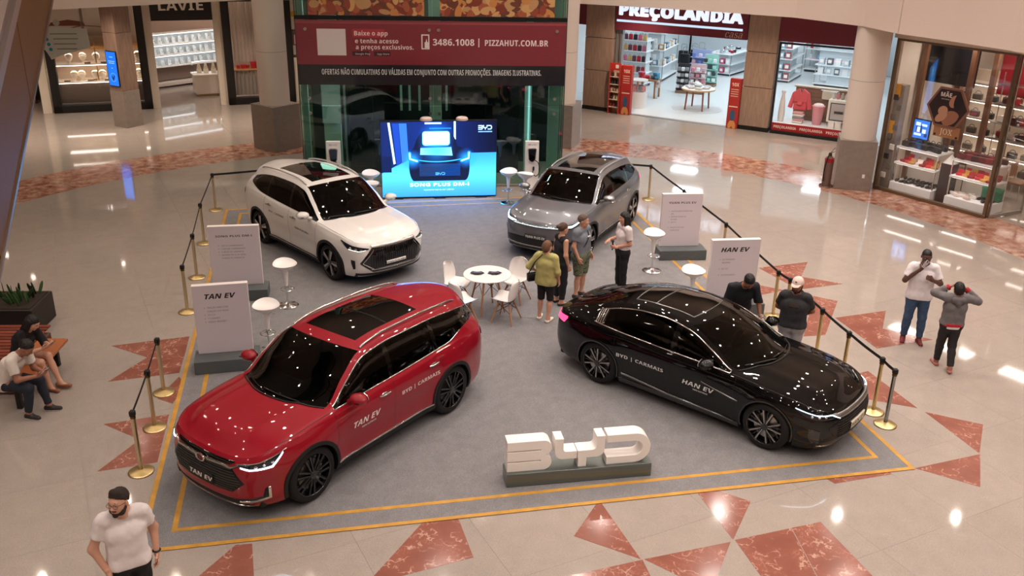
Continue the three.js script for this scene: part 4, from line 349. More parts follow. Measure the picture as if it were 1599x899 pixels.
// ---------------------------------------------------------------- the glass-fronted boutique on the right
{
  const F = line([10.15, -25.43], [12.05, -22.74]), L = F.L, T = F.turn, P = (x, y = 0, z = 0) => F.at(x, y, z), wallB = std(0xe2d6c6, 0.7), H = 4.12;
  const wt = (name, geos, m) => { const w = struct(name, geos, m); w.position.set(...P(0)); w.rotation.y = T; return w; };
  wt('wall_boutique', [bx(7.4, SOFFIT, 0.2, 3.6, SOFFIT / 2, -5.6), bx(0.15, SOFFIT, 5.2, -0.1, SOFFIT / 2, -2.9), bx(0.2, SOFFIT, 5.6, 7.0, SOFFIT / 2, -2.8)], wallB); wt('wall_boutique_header', bx(7, 0.3, 0.2, 3.4, 4.27, -0.05), plaster(0xd3c2b2)); wt('ceiling_boutique', bx(7.2, 0.05, 5.6, 3.5, 4.28, -2.8), wallB);
  wt('wall_wood', [bx(1.6, 1.1, 0.15, 5.9, 0.55, 0)], std(0x8a5a3c, 0.5));
  const fr = thing('boutique_glazing', 'bronze-framed glass front of the boutique right of the round column', 'shop front', P(0), T); for (const x of [0.03, L - 0.03]) mk('frame_post', rb(0.08, H, 0.1, x, H / 2, 0, 0.008), M.frameBronze, fr); mk('frame_rail', rb(L, 0.09, 0.12, L / 2, 0.045, 0, 0.008), M.frameBronze, fr); mk('frame_rail', rb(L, 0.06, 0.1, L / 2, H - 0.03, 0, 0.008), M.frameBronze, fr); for (const [a, b] of [[0.07, L / 2 - 0.003], [L / 2 + 0.003, L - 0.07]]) mk('glass_pane', bx(b - a, H - 0.15, 0.012, (a + b) / 2, H / 2 + 0.02, 0), M.glass, fr);
  const dr = thing('glass_door', 'glass boutique door standing open at the right of the glass front', 'door', [12.1, 0, -22.72], 0.44); mk('glass_pane', bx(1.18, H - 0.12, 0.012, 0.62, H / 2, 0), M.glass, dr); for (const x of [0.02, 1.22]) mk('door_stile', rb(0.04, H - 0.05, 0.05, x, H / 2, 0, 0.006), M.satin, dr); mk('bottom_rail', rb(1.2, 0.08, 0.04, 0.62, 0.06, 0, 0.006), M.satin, dr); mk('pull_handle', cy(0.016, 0.016, 1.1, 1.1, 1.25, 0.06, 10), M.chrome, dr);
  function unit(label, x0, x1, z) { const t = thing('shelf_unit', label, 'shelving', P((x0 + x1) / 2, 0, z), T), w = x1 - x0; mk('white_base', rb(w, 0.27, 0.8, 0, 0.135, 0, 0.01), shelfWhite, t); for (const y of [0.8, 1.24]) mk('shelf', rb(w, 0.045, 0.7, 0, y, 0, 0.006), shelfWhite, t); mk('back_panel', bx(w, 1.0, 0.02, 0, 0.75, -0.36), std(0xe9dfd2, 0.5), t); for (const sx of [-1, 1]) for (const sz of [-1, 1]) mk('post', bx(0.025, 1.0, 0.025, sx * (w / 2 - 0.02), 0.75, sz * 0.33), M.chrome, t); for (const y of [0.77, 1.21]) { mk('shelf_lamp', bx(w - 0.1, 0.018, 0.03, 0, y, 0.28), lampGlow(WARM, 4), t); area(t, WARM, POWER.boutique, w - 0.1, 0.05, [0, y - 0.015, 0.26], 'down'); } return t; }
  unit('white lit shelf unit with black goods left in the glass boutique', 0.36, 1.62, -0.55); unit('white lit shelf unit with wine red goods right in the glass boutique', 2.02, 3.2, -0.55);
  const handbag = ['handbag', (t, m) => { mk('bag', rb(0.24, 0.15, 0.11, 0, 0.075, 0, 0.03, 3), m, t); mk('strap', new THREE.TorusGeometry(0.07, 0.008, 6, 16, PI).translate(0, 0.14, 0), m, t); }];
  const case1 = ['watch_case', (t, m) => { mk('case', rb(0.16, 0.06, 0.12, 0, 0.03, 0, 0.008), m, t); mk('open_lid', rb(0.16, 0.11, 0.012, 0, 0.11, -0.06, 0.004).rotateX(-0.25), m, t); }];
  const shoe = ['small_shoe', (t, m) => { mk('shoe', sp(0.07, 0, 0.035, 0, 0.7, 0.5, 1.6), m, t); mk('heel', rb(0.05, 0.06, 0.05, 0, 0.03, -0.09, 0.01), m, t); }];
  const row = (x0, x1, n, y, z, dz = 0.12) => Array.from({ length: n }, (_, i) => [P(lerp(x0, x1, (i + 0.5) / n) + rr(-0.02, 0.02), y, z + rr(-dz, dz)), T + rr(-0.4, 0.4)]);
  goods(handbag, 'handbag on the top of the left boutique shelf unit', 'bags on the left unit', [...row(0.44, 1.55, 6, 1.264, -0.72, 0.05), ...row(0.44, 1.55, 6, 1.264, -0.38, 0.06)], colours(0x121214, 0x1d1b1d, 0x2a2729), 'handbag');
  goods(case1, 'case on the middle shelf of the left boutique unit', 'cases on the left middle shelf', [...row(0.44, 1.55, 7, 0.824, -0.7, 0.05), ...row(0.44, 1.55, 7, 0.824, -0.36, 0.06)], colours(0xc3212c, 0xb98d4a, 0xe8e0d8, 0x8c1a22), 'case');
  goods(shoe, 'shoe on the white base of the left boutique unit', 'shoes on the left base', [...row(0.44, 1.55, 9, 0.271, -0.7, 0.05), ...row(0.44, 1.55, 9, 0.271, -0.36, 0.08)], colours(0x151517, 0x242326), 'shoe');
  goods(handbag, 'handbag on the top of the right boutique shelf unit', 'bags on the right unit', [...row(2.08, 3.15, 6, 1.264, -0.72, 0.05), ...row(2.08, 3.15, 6, 1.264, -0.38, 0.06)], colours(0x6b1a22, 0x8c2028, 0x4b1218), 'handbag');
  goods(case1, 'case on the middle shelf of the right boutique unit', 'cases on the right middle shelf', [...row(2.08, 3.15, 6, 0.824, -0.7, 0.05), ...row(2.08, 3.15, 6, 0.824, -0.36, 0.06)], colours(0xc3212c, 0xd6a24a, 0x9c1a22), 'case');
  goods(shoe, 'shoe on the white base of the right boutique unit', 'shoes on the right base', row(2.7, 3.15, 6, 0.271, -0.45, 0.2), colours(0x151517, 0x242326), 'shoe');
  goods(['pale_pouch', (t, m) => { mk('pouch', rb(0.17, 0.07, 0.13, 0, 0.035, 0, 0.03, 3), m, t); mk('flap', rb(0.165, 0.02, 0.07, 0, 0.07, 0.03, 0.008), m, t); }], 'soft pouch on the white base of the right boutique unit', 'pouches on the right base', row(2.08, 2.65, 9, 0.271, -0.5, 0.22), colours(0xe9dfd9, 0xd8c6bf), 'pouch');
  const gb = thing('green_box', 'large green box on the white base of the right boutique unit', 'box', P(2.95, 0.271, -0.78), T); mk('box', rb(0.5, 0.3, 0.16, 0, 0.15, 0, 0.01), std(0x2f7a5c, 0.5), gb); mk('lid', rb(0.52, 0.07, 0.18, 0, 0.3, 0, 0.01), std(0x379068, 0.5), gb);
  const pd = thing('display_pedestal', 'dark pedestal with a white top between the two boutique units', 'pedestal', P(1.82, 0, -0.5), T); mk('pedestal', rb(0.32, 1.05, 0.34, 0, 0.525, 0, 0.01), std(0x33292a, 0.5), pd); mk('white_top', new THREE.ConeGeometry(0.2, 0.24, 4, 1).rotateY(PI / 4).translate(0, 1.17, 0), M.white, pd);
  const mo = thing('monitor', 'small black monitor with a blue picture on the left boutique unit', 'monitor', P(0.82, 1.264, -0.5), T); mk('casing', rb(0.5, 0.56, 0.05, 0, 0.5, 0, 0.012), M.black, mo); mk('stand', rb(0.2, 0.26, 0.1, 0, 0.13, -0.02, 0.01), M.black, mo);
  { const tex = canvasTex(256, 320, (g, w, h) => { g.fillStyle = '#2f6fd0'; g.fillRect(0, 0, w, h); g.fillStyle = '#cfe6ff'; for (const [x, y, a, b] of [[30, 40, 80, 60], [130, 60, 90, 40], [60, 120, 70, 90], [150, 150, 60, 70], [20, 230, 120, 40]]) g.fillRect(x, y, a, b); g.fillStyle = '#12336e'; for (const [x, y, a, b] of [[110, 90, 30, 120], [40, 100, 20, 110], [190, 220, 50, 60]]) g.fillRect(x, y, a, b); }); mk('display', new THREE.PlaneGeometry(0.45, 0.5).translate(0, 0.5, 0.027), new THREE.MeshStandardMaterial({ color: 0, emissive: 0xffffff, emissiveMap: tex, emissiveIntensity: 1.2, roughness: 0.3 }), mo); area(mo, 0x6fa8ff, 1, 0.4, 0.5, [0, 0.39, 0.035], 'z'); }
  const hx = thing('hexagon_poster', 'hexagonal wood-framed poster of a mother and baby on the boutique glass', 'poster', P(1.76, 2.57, 0.03), T); { const hexp = (r) => Array.from({ length: 6 }, (_, i) => [Math.cos(i * PI / 3) * r, Math.sin(i * PI / 3) * r * 0.98]); mk('wood_frame', ext(hexp(0.59), 0.025, 0.006), std(0x8a5c48, 0.5), hx); const tex = canvasTex(512, 512, (g, w, h) => { g.fillStyle = '#2a1514'; g.fillRect(0, 0, w, h); g.fillStyle = '#b98066'; g.beginPath(); g.ellipse(330, 170, 62, 82, 0.5, 0, 7); g.fill(); g.fillStyle = '#1c0e0c'; g.beginPath(); g.ellipse(388, 150, 60, 120, 0.2, 0, 7); g.fill(); g.fillStyle = '#a56f56'; g.beginPath(); g.moveTo(180, 400); g.bezierCurveTo(240, 260, 380, 260, 420, 330); g.bezierCurveTo(410, 420, 330, 480, 240, 480); g.fill(); g.fillStyle = '#c99478'; g.beginPath(); g.ellipse(200, 300, 66, 56, -0.5, 0, 7); g.fill(); g.beginPath(); g.ellipse(190, 380, 90, 50, -0.7, 0, 7); g.fill(); g.fillStyle = '#f2e6dc'; g.font = 'bold 74px sans-serif'; g.fillText('MÃE', 130, 128); g.font = '24px sans-serif'; g.fillText('com amor', 150, 164); }); const sg = new THREE.ShapeGeometry(shapeOf(hexp(0.53))); const p = sg.attributes.position, uv = sg.attributes.uv; for (let i = 0; i < p.count; i++) uv.setXY(i, p.getX(i) / 1.06 + 0.5, p.getY(i) / 1.06 + 0.5); sg.translate(0, 0, 0.033); mk('print', sg, std(0xffffff, 0.5, 0, { map: tex }), hx); }
  const sp2 = thing('brand_plaque', 'small brown plaque with pale letters under the hexagonal poster', 'plaque', P(1.83, 1.95, 0.03), T); mk('plaque', rb(0.72, 0.3, 0.025, 0, 0, 0, 0.008), std(0xa8744c, 0.5), sp2); { const d = textPlane(0.5, 0.24, (g, w, h) => { g.font = '150px serif'; g.fillStyle = '#f2e2cf'; g.textAlign = 'center'; g.textBaseline = 'middle'; g.fillText('JOX', w / 2, h / 2); }, 384); mk('lettering', d.geo.translate(0, 0, 0.0135), d.mat, sp2); } for (const x of [-0.3, 0.3]) mk('suction_cup', cy(0.03, 0.03, 0.012, 0, 0, 0, 14).rotateX(PI / 2).translate(x, -0.1, 0.016), M.black, sp2);
  // back shelving, panels
  const bk = thing('back_shelves', 'lit wall shelves of bags along the back of the boutique', 'shelving', P(3.3, 0, -3.4), T); mk('back_panel', bx(6.6, 3.0, 0.06, 0, 1.6, -0.25), std(0xf0e2cc, 0.5), bk); for (let i = 0; i < 6; i++) { mk('shelf', rb(6.6, 0.05, 0.5, 0, 0.35 + i * 0.48, 0, 0.006), std(0xd9cbb9, 0.4), bk); if (i) { mk('shelf_lamp', bx(6.4, 0.02, 0.03, 0, 0.31 + i * 0.48, 0.2), lampGlow(WARM, 3.5), bk); } } for (const y of [1.28, 2.24, 2.72]) area(bk, WARM, POWER.boutique * 1.2, 6.4, 0.06, [0, y - 0.05, 0.22], 'down'); for (const x of [-3.2, -1.6, 0, 1.6, 3.2]) mk('wood_post', rb(0.16, 4.2, 0.2, x, 2.1, 0.2, 0.01), std(0x6f4a34, 0.5), bk);
  for (let k = 0; k < 5; k++) { const Lr = [], Lk = [], w = ['lowest', 'second', 'third', 'fourth', 'top'][k]; for (let i = 0; i < 15; i++) (i > 7 ? Lr : Lk).push([P(0.25 + i * 0.43 + rr(-0.04, 0.04), 0.376 + k * 0.48, -3.28), T + rr(-0.2, 0.2), 1.15]); goods(handbag, `bag on the ${w} back wall shelf of the boutique, right half`, `bags right on the ${w} back shelf`, Lr, colours(0xb01f2a, 0xe9ddcf, 0x7a2026, 0x6b4a3a), 'handbag'); goods(handbag, `bag on the ${w} back wall shelf of the boutique, left half`, `bags left on the ${w} back shelf`, Lk, colours(0x1b1a1c, 0x5b5048, 0x30302f, 0xd8cdbf), 'handbag'); }
  for (const [x, y, w, h, z, m, lbl] of [[0.68, 3.47, 1.5, 1.2, -1.6, phy(0x15161b, 0.15), 'wide black panel hanging high inside the glass boutique'], [2.5, 3.3, 1.5, 1.15, -2.2, std(0x9c1a26, 0.5), 'red panel hanging high inside the boutique on the right']]) { const t = thing('ceiling_banner', lbl, 'banner', P(x, y, z), T); mk('panel', rb(w, h, 0.06, 0, 0, 0, 0.01), m, t); for (const s of [-1, 1]) mk('hanger_rod', cy(0.012, 0.012, 0.4, s * w * 0.4, h / 2 + 0.18, 0, 8), M.satin, t); }
  for (const [x, z, lbl] of [[0.13, -1.2, 'brown wooden post inside the boutique left of the black panel'], [1.52, -1.2, 'brown wooden post inside the boutique between black and red panels'], [2.12, -1.2, 'thin wooden post inside the boutique behind the red goods']]) { const t = thing('wood_post', lbl, 'post', P(x, 0, z), T); mk('post', rb(0.13, 4.2, 0.13, 0, 2.1, 0, 0.01), std(0x7a543c, 0.5), t); mk('post_foot', rb(0.2, 0.06, 0.2, 0, 0.03, 0, 0.008), M.frameBronze, t); }
  const tw = thing('display_tower', 'narrow display tower with yellow cards at the left edge of the boutique', 'display tower', P(0.2, 0, -0.27), T); mk('tower', rb(0.26, 2.9, 0.26, 0, 1.45, 0, 0.02), std(0x9b938c, 0.3, 0.5), tw); for (let i = 0; i < 9; i++) mk('pocket', rb(0.14, 0.16, 0.06, -0.06 + (i % 2) * 0.12, 0.4 + i * 0.27, 0.14, 0.02), pick(colours(0x2b2a2e, 0xd8d2ca, 0x6d675f)), tw); mk('yellow_card', rb(0.16, 0.34, 0.02, -0.05, 1.75, 0.15, 0.005), std(0xe0a01f, 0.5), tw); mk('yellow_card', rb(0.16, 0.34, 0.02, -0.03, 2.75, 0.15, 0.005), std(0xe0a01f, 0.5), tw);
  const sh = thing('glass_shelves', 'tall glass shelf tower with bags behind the red goods in the boutique', 'shelving', P(2.75, 0, -1.7), T); for (const y of [1.7, 2.1, 2.6, 3.1]) mk('glass_shelf', rb(1.3, 0.03, 0.4, 0, y, 0, 0.004), M.satin, sh); for (const s of [-1, 1]) mk('post', cy(0.015, 0.015, 3.4, s * 0.6, 1.7, 0, 8), M.chrome, sh);
  goods(handbag, 'bag on the glass shelf tower in the boutique', 'bags on the glass tower', [1.716, 2.116, 2.616].flatMap((y) => row(2.2, 3.3, 4, y, -1.7, 0.04)), colours(0xa51d28, 0xe9e0d6, 0x4a1a1e), 'handbag');
  const cs = thing('boutique_counter', 'pale glass counter inside the open boutique door', 'counter', P(4.6, 0, -2.3), T); mk('counter_body', rb(2.0, 0.9, 0.6, 0, 0.45, 0, 0.02), std(0xd9cab8, 0.4), cs); mk('worktop', rb(2.1, 0.05, 0.7, 0, 0.93, 0, 0.01), M.white, cs);
  const chr = thing('visitor_chair', 'brown visitor chair inside the open boutique door', 'chair', [13.7, 0, -24.6], 0.6); mk('seat', rb(0.46, 0.06, 0.44, 0, 0.46, 0, 0.02), std(0x8a5f4a, 0.5), chr); mk('backrest', rb(0.44, 0.36, 0.04, 0, 0.78, -0.2, 0.02), std(0x8a5f4a, 0.5), chr); for (const sx of [-1, 1]) { mk('leg', bar([sx * 0.2, 0, 0.2], [sx * 0.2, 0.45, 0.18], 0.012), M.chrome, chr); mk('leg', bar([sx * 0.2, 0, -0.22], [sx * 0.2, 0.95, -0.2], 0.012), M.chrome, chr); }
  for (const [x, z, lbl] of [[1.2, -1.0, 'warm ceiling lamp over the left boutique unit'], [2.8, -1.0, 'warm ceiling lamp over the right boutique unit'], [1.6, -3.4, 'warm ceiling lamp deep inside the boutique on the left'], [4.6, -3.4, 'warm ceiling lamp deep inside the boutique on the right'], [4.6, -1.0, 'warm ceiling lamp above the boutique door']]) { const cl = thing('ceiling_panel_lamp', lbl, 'ceiling lamp', P(x, 4.24, z), T); mk('panel', rb(0.9, 0.03, 0.5, 0, 0, 0, 0.008), lampGlow(WARM, 3), cl); area(cl, WARM, POWER.boutique * 1.6, 0.9, 0.5, [0, -0.03, 0], 'down'); }
}
// ---------------------------------------------------------------- cars
function pchip(keys, k = 1) { // smooth curve through keys [x, v1, v2, ...] that never overshoots
  const n = keys.length, X = keys.map((q) => q[0]), Y = keys.map((q) => q[k]), h = [], d = [], m = new Array(n).fill(0);
  for (let i = 0; i < n - 1; i++) { h[i] = X[i + 1] - X[i]; d[i] = (Y[i + 1] - Y[i]) / h[i]; }
  m[0] = d[0]; m[n - 1] = d[n - 2]; for (let i = 1; i < n - 1; i++) if (d[i - 1] * d[i] > 0) { const a = 2 * h[i] + h[i - 1], b = h[i] + 2 * h[i - 1]; m[i] = (a + b) / (a / d[i - 1] + b / d[i]); }
  return (x) => { if (x <= X[0]) return Y[0]; if (x >= X[n - 1]) return Y[n - 1]; let i = 0; while (x > X[i + 1]) i++; const t = (x - X[i]) / h[i], u = 1 - t; return Y[i] * (1 + 2 * t) * u * u + m[i] * h[i] * t * u * u + Y[i + 1] * t * t * (3 - 2 * t) - m[i + 1] * h[i] * t * t * u; };
}
const polyY = (pts) => (s) => { if (s <= pts[0][0]) return pts[0][1]; for (let i = 1; i < pts.length; i++) if (s <= pts[i][0]) { const [a, b] = pts[i - 1], [c, d] = pts[i]; return b + (d - b) * (s - a) / Math.max(1e-6, c - a); } return pts[pts.length - 1][1]; };
const SIDE = [[0, 0.085], [0.1, 0.05], [0.22, 0.034], [0.42, 0.026], [0.58, 0.006], [0.72, 0], [0.87, 0.014], [1, 0.055]], FRONT = [[0, 0.12], [0.12, 0.05], [0.3, 0], [0.55, 0], [0.75, 0.02], [0.9, 0.05], [1, 0.11]], REAR = [[0, 0.1], [0.2, 0.03], [0.4, 0], [0.6, 0.02], [0.8, 0.05], [1, 0.1]];
const glassDark = phy(0x2a2f30, 0.03, { transmission: 1, thickness: 0, ior: 1.5 }), glassWind = phy(0x6d7673, 0.02, { transmission: 1, thickness: 0, ior: 1.5 }), glassRoof = phy(0x050607, 0.04, { clearcoat: 1, clearcoatRoughness: 0.02 });
const trimBlack = std(0x0b0b0c, 0.55), pianoBlack = phy(0x040405, 0.07, { clearcoat: 1, clearcoatRoughness: 0.02 }), chromeT = std(0xd9d6d2, 0.16, 1), interior = std(0x17171a, 0.8), seatM = std(0x3d3a39, 0.6), drl = lampGlow(new THREE.Color(0.7, 0.86, 1), 4.5), lensM = phy(0x0d1522, 0.05, { clearcoat: 1, clearcoatRoughness: 0.02 }), tailRed = phy(0x5a0610, 0.1, { clearcoat: 1 }), tailGlow = new THREE.MeshStandardMaterial({ color: 0x500010, emissive: new THREE.Color(1, 0.05, 0.16), emissiveIntensity: 2.2, roughness: 0.2 });
function buildCar(c) {
  const t = thing('car', c.label, 'car', [c.pos[0], 0.0115, c.pos[1]], c.turn), mid = (c.axleF + c.axleR) / 2, L = c.L; t.scale.setScalar(c.scale || 1);
  // plan outline of the left half, from the middle of the nose to the middle of the tail
  const dense = new THREE.CatmullRomCurve3(c.outline.map(([x, z]) => V(x, 0, z)), false, 'centripetal').getSpacedPoints(900), S = [0]; for (let i = 1; i < dense.length; i++) S[i] = S[i - 1] + dense[i].distanceTo(dense[i - 1]);
  const tot = S[900], oAt = (s) => { const f = clamp(s / tot, 0, 1) * 900, i = Math.min(899, Math.floor(f)), r = f - i, a = dense[i], b = dense[i + 1], tx = b.x - a.x, tz = b.z - a.z, l = Math.hypot(tx, tz); return [a.x + tx * r, a.z + tz * r, -tz / l, tx / l]; };
  const sX = (x) => { let a = 0, b = tot; for (let i = 0; i < 40; i++) { const m = (a + b) / 2; if (oAt(m)[0] < x) a = m; else b = m; } return (a + b) / 2; };
  const ySh = pchip(c.shoulder), yLow = pchip(c.low), side = pchip(c.side || SIDE), fr = pchip(c.front || FRONT), re = pchip(c.rear || REAR), A = c.arch, yc = c.R;
  const P = (s0, y) => { const s = Math.abs(s0), [x, z, nx, nz] = oAt(s), q = (y - 0.2) / (ySh(x) - 0.2); let ins = side(q) * nz * nz + (nx < 0 ? fr(q) : re(q)) * nx * nx; for (const ax of [c.axleF, c.axleR]) { const d = Math.hypot(x - ax, y - yc) - A; if (nz > 0.7 && d < 0.3) ins -= (c.flare ?? 0.02) * Math.exp(-Math.pow(Math.max(0, d) / 0.14, 2)); } return V(x - nx * ins - mid, y, (z - nz * ins) * (s0 < 0 ? -1 : 1)); };
  const N = (s, y) => { const e = 0.012, a = P(s + e, y).sub(P(s - e, y)), b = P(s, y + e).sub(P(s, y - e)); return a.cross(b).normalize().multiplyScalar(1); };
  const yBot = (x) => { let y = yLow(x); for (const ax of [c.axleF, c.axleR]) { const d = Math.abs(x - ax); if (d < A) y = Math.max(y, yc + Math.sqrt(A * A - d * d)); } return y; };
  // columns
  let cols = []; for (let s = 0; s < tot; s += 0.055) cols.push(s); cols.push(tot);
  const xs = [...c.doors, c.cowl, c.head, ...c.roof, ...c.rearGlass, c.dlo[0], c.dlo[1], ...(c.pillars || []).flat()]; for (const ax of [c.axleF, c.axleR]) { for (let k = -12; k <= 12; k++) xs.push(ax + A * Math.sin(k / 12 * PI / 2)); xs.push(ax - A - 0.003, ax + A + 0.003); }
  const spec = xs.map(sX); cols = [...cols.filter((s) => spec.every((q) => Math.abs(q - s) > 0.018)), ...spec].sort((a, b) => a - b).filter((s, i, a) => !i || s - a[i - 1] > 0.0008);
  const pos = [], tri = {}; const add = (p) => { pos.push(p.x, p.y, p.z); return pos.length / 3 - 1; }; const face = (part, a, b, d) => { (tri[part] ||= []).push(a, b, d); };
  const MID = new Set(['front_bumper', 'rear_bumper', 'hood', 'roof', 'windshield', 'rear_window', 'tailgate', 'roof_glass']), keyOf = (part, sg, x) => { if (MID.has(part)) return part; const pn = part === 'side_window' || part === 'pillar_trim' || part === 'quarter_panel_trim' ? (c.pillars || []).filter(([a]) => x > (a + 0.001)).length : 0; return `${part}|${sg}${pn}`; };
  const quad = (part, a, b, d, e, flip) => { if (flip) { face(part, a, d, b); face(part, b, d, e); } else { face(part, a, b, d); face(part, b, e, d); } };
  // lower body wrapped round nose, flanks and tail
  const NR = 18, grids = {}; const sidePart = (x) => (x < c.axleF - A * 0.6 ? 'front_bumper' : x < c.doors[0] ? 'front_fender' : x < c.doors[1] ? 'front_door' : x < c.doors[2] ? 'rear_door' : x < c.axleR + A * 0.8 ? 'rear_fender' : 'rear_bumper');
  for (const sg of [1, -1]) { const g = cols.map((s) => { const x = oAt(s)[0], b = yBot(x), h = ySh(x); return Array.from({ length: NR + 1 }, (_, r) => add(P(sg * Math.max(s, 1e-5), b + (h - b) * r / NR))); }); grids[sg] = g; for (let i = 0; i < cols.length - 1; i++) { const x = oAt((cols[i] + cols[i + 1]) / 2)[0]; for (let r = 0; r < NR; r++) quad(keyOf(sidePart(x), sg, x), g[i][r], g[i + 1][r], g[i][r + 1], g[i + 1][r + 1], sg < 0); } }
  // upper body: hood, cabin, tail
  const U = [1, 2, 3, 4, 5, 6, 7, 8].map((k) => pchip(c.up, k)), [fyB, fdB, fyT, fdT, fyR, fdR, fyC, fbow] = U, x0 = c.up[0][0], x1 = c.up[c.up.length - 1][0], uc = cols.filter((s) => { const x = oAt(s)[0]; return x > x0 - 1e-4 && x < x1 + 1e-4; }); if (oAt(uc[0])[0] > x0 + 0.004) uc.unshift(sX(x0)); if (oAt(uc[uc.length - 1])[0] < x1 - 0.004) uc.push(sX(x1));
  const K = 11, topAt = (zq, rear) => { let a = 0, b = rear ? tot - sX(x1) : sX(x0); for (let i = 0; i < 30; i++) { const m = (a + b) / 2, p = P(rear ? tot - m : m, ySh(oAt(rear ? tot - m : m)[0])); if (p.z < zq) a = m; else b = m; } const s = rear ? tot - a : a; return P(Math.max(s, 1e-5), ySh(oAt(s)[0])); };
  const column = (s) => { const x = oAt(s)[0], Sp = P(s, ySh(x)), zS = Sp.z, r = [Sp]; const zB = zS - fdB(x), zT = zS - fdT(x), zR = zS - fdR(x), yB = fyB(x), yT = fyT(x), yR = fyR(x), yC = fyC(x), bow = fbow(x); r.push(V(Sp.x, yB, zB)); for (const f of [1 / 3, 2 / 3]) r.push(V(Sp.x, lerp(yB, yT, f), lerp(zB, zT, f) + Math.sin(f * PI) * Math.min(0.035, (yT - yB) * 0.09))); r.push(V(Sp.x, yT, zT)); for (let k = 0; k <= K; k++) { const f = 1 - k / K, z = zR * f; let y = yR + (yC - yR) * (1 - f * f); if (c.ridge && x < c.cowl) y += c.ridge[2] * Math.exp(-Math.pow((f - c.ridge[0]) / c.ridge[1], 2)) * sstep(x0, x0 + 0.35, x); r.push(V(Sp.x - bow * (1 - f * f), y, z)); } return r; };
  const colsU = uc.map(column); const first = colsU[0].map((p) => topAt(p.z, false).sub(p)), last = colsU[colsU.length - 1].map((p) => topAt(p.z, true).sub(p)); const xa = oAt(uc[0])[0], xb = oAt(uc[uc.length - 1])[0];
  colsU.forEach((col, i) => { const x = oAt(uc[i])[0], wf = Math.pow(1 - sstep(0, 0.5, x - xa), 1), wr = 1 - sstep(0, c.tailBlend || 0.12, xb - x); col.forEach((p, k) => { if (wf > 0) p.addScaledVector(first[k], wf); if (wr > 0) p.addScaledVector(last[k], wr); if (k === 0) p.copy(P(uc[i], ySh(x))); }); });
  const inP = (x) => (c.pillars || []).some(([a, b]) => x > a && x < b), upPart = (x, k) => {
    if (c.blackTail && x > c.blackTail && x < c.rearGlass[1] && k >= 1 && k <= (x > 4.5 ? 4 : 3)) return 'quarter_panel_trim';
    if (k >= 1 && k <= 3 && x > c.dlo[0] && x < c.dlo[1]) return inP(x) ? 'pillar_trim' : (c.blackAfter && x > c.blackAfter) ? 'quarter_panel_trim' : 'side_window';
    if (k === 0 || k < 5 && x < c.cowl) return x < c.doors[0] ? 'front_fender' : x < c.doors[1] ? 'front_door' : x < c.doors[2] ? 'rear_door' : 'rear_fender';
    if (x < c.cowl) return 'hood'; if (k < 5) return 'roof_frame'; if (x < c.head) return 'windshield'; if (x > c.rearGlass[0] && x < c.rearGlass[1]) return 'rear_window'; if (x >= c.rearGlass[1]) return 'tailgate'; if (x > c.roof[0] && x < c.roof[1] && k >= 5 + (c.roofRow || 2)) return 'roof_glass'; return 'roof'; };
  const gridU = {}; for (const sg of [1, -1]) { const g = gridU[sg] = colsU.map((col) => col.map((p) => add(sg < 0 ? V(p.x, p.y, -p.z) : p))); for (let i = 0; i < g.length - 1; i++) { const x = oAt((uc[i] + uc[i + 1]) / 2)[0]; for (let k = 0; k < g[i].length - 1; k++) quad(keyOf(upPart(x, k), sg, x), g[i][k], g[i + 1][k], g[i][k + 1], g[i + 1][k + 1], sg < 0); } }
  // one welded surface gives the normals, each part keeps its own faces
  const welded = new Map(), remap = []; for (let i = 0; i < pos.length / 3; i++) { const k = [0, 1, 2].map((j) => Math.round(pos[3 * i + j] * 5000)).join(); if (!welded.has(k)) welded.set(k, i); remap[i] = welded.get(k); }
  const nrm = new Float32Array(pos.length), p3 = (i) => V(pos[3 * i], pos[3 * i + 1], pos[3 * i + 2]); for (const list of Object.values(tri)) for (let i = 0; i < list.length; i += 3) { const [a, b, d] = [list[i], list[i + 1], list[i + 2]].map((q) => remap[q]), A3 = p3(a), n = p3(b).sub(A3).cross(p3(d).sub(A3)); for (const q of [a, b, d]) { nrm[3 * q] += n.x; nrm[3 * q + 1] += n.y; nrm[3 * q + 2] += n.z; } }
  const mats = { windshield: glassWind, side_window: glassDark, rear_window: glassDark, roof_glass: glassRoof, pillar_trim: pianoBlack, quarter_panel_trim: pianoBlack, roof: c.roofMat || c.paint, roof_frame: c.frameMat || c.paint }, label = { windshield: 'clear curved windscreen', roof_glass: 'dark glass roof' };
  for (const [key, list] of Object.entries(tri)) { const name = key.split('|')[0], m = new Map(), pp = [], nn = [], idx = list.map((i) => { if (!m.has(i)) { m.set(i, pp.length / 3); const r = remap[i], n = V(nrm[3 * r], nrm[3 * r + 1], nrm[3 * r + 2]).normalize(); pp.push(pos[3 * i], pos[3 * i + 1], pos[3 * i + 2]); nn.push(n.x, n.y, n.z); } return m.get(i); }); const g = new THREE.BufferGeometry(); g.setAttribute('position', new THREE.Float32BufferAttribute(pp, 3)); g.setAttribute('normal', new THREE.Float32BufferAttribute(nn, 3)); g.setIndex(idx); const o = mk(name, g, mats[name] || c.paint, t); if (label[name]) o.userData.label = label[name]; }
  // bands laid on the wrapped surface between two height lines over an arc range
  function band(name, top, bot, off, mat, { nu = 0, nv = 5, parent = t, map = false, s = 1 } = {}) {
    const a = Math.min(top[0][0], bot[0][0]), b = Math.max(top[top.length - 1][0], bot[bot.length - 1][0]), ft = polyY(top), fb = polyY(bot), n = nu || Math.max(4, Math.ceil((b - a) / 0.03)), brk = [...top, ...bot].map((q) => q[0]), us = []; for (let i = 0; i <= n; i++) us.push(lerp(a, b, i / n)); for (const q of brk) if (us.every((u) => Math.abs(u - q) > 1e-4)) us.push(q); us.sort((x, y) => x - y);
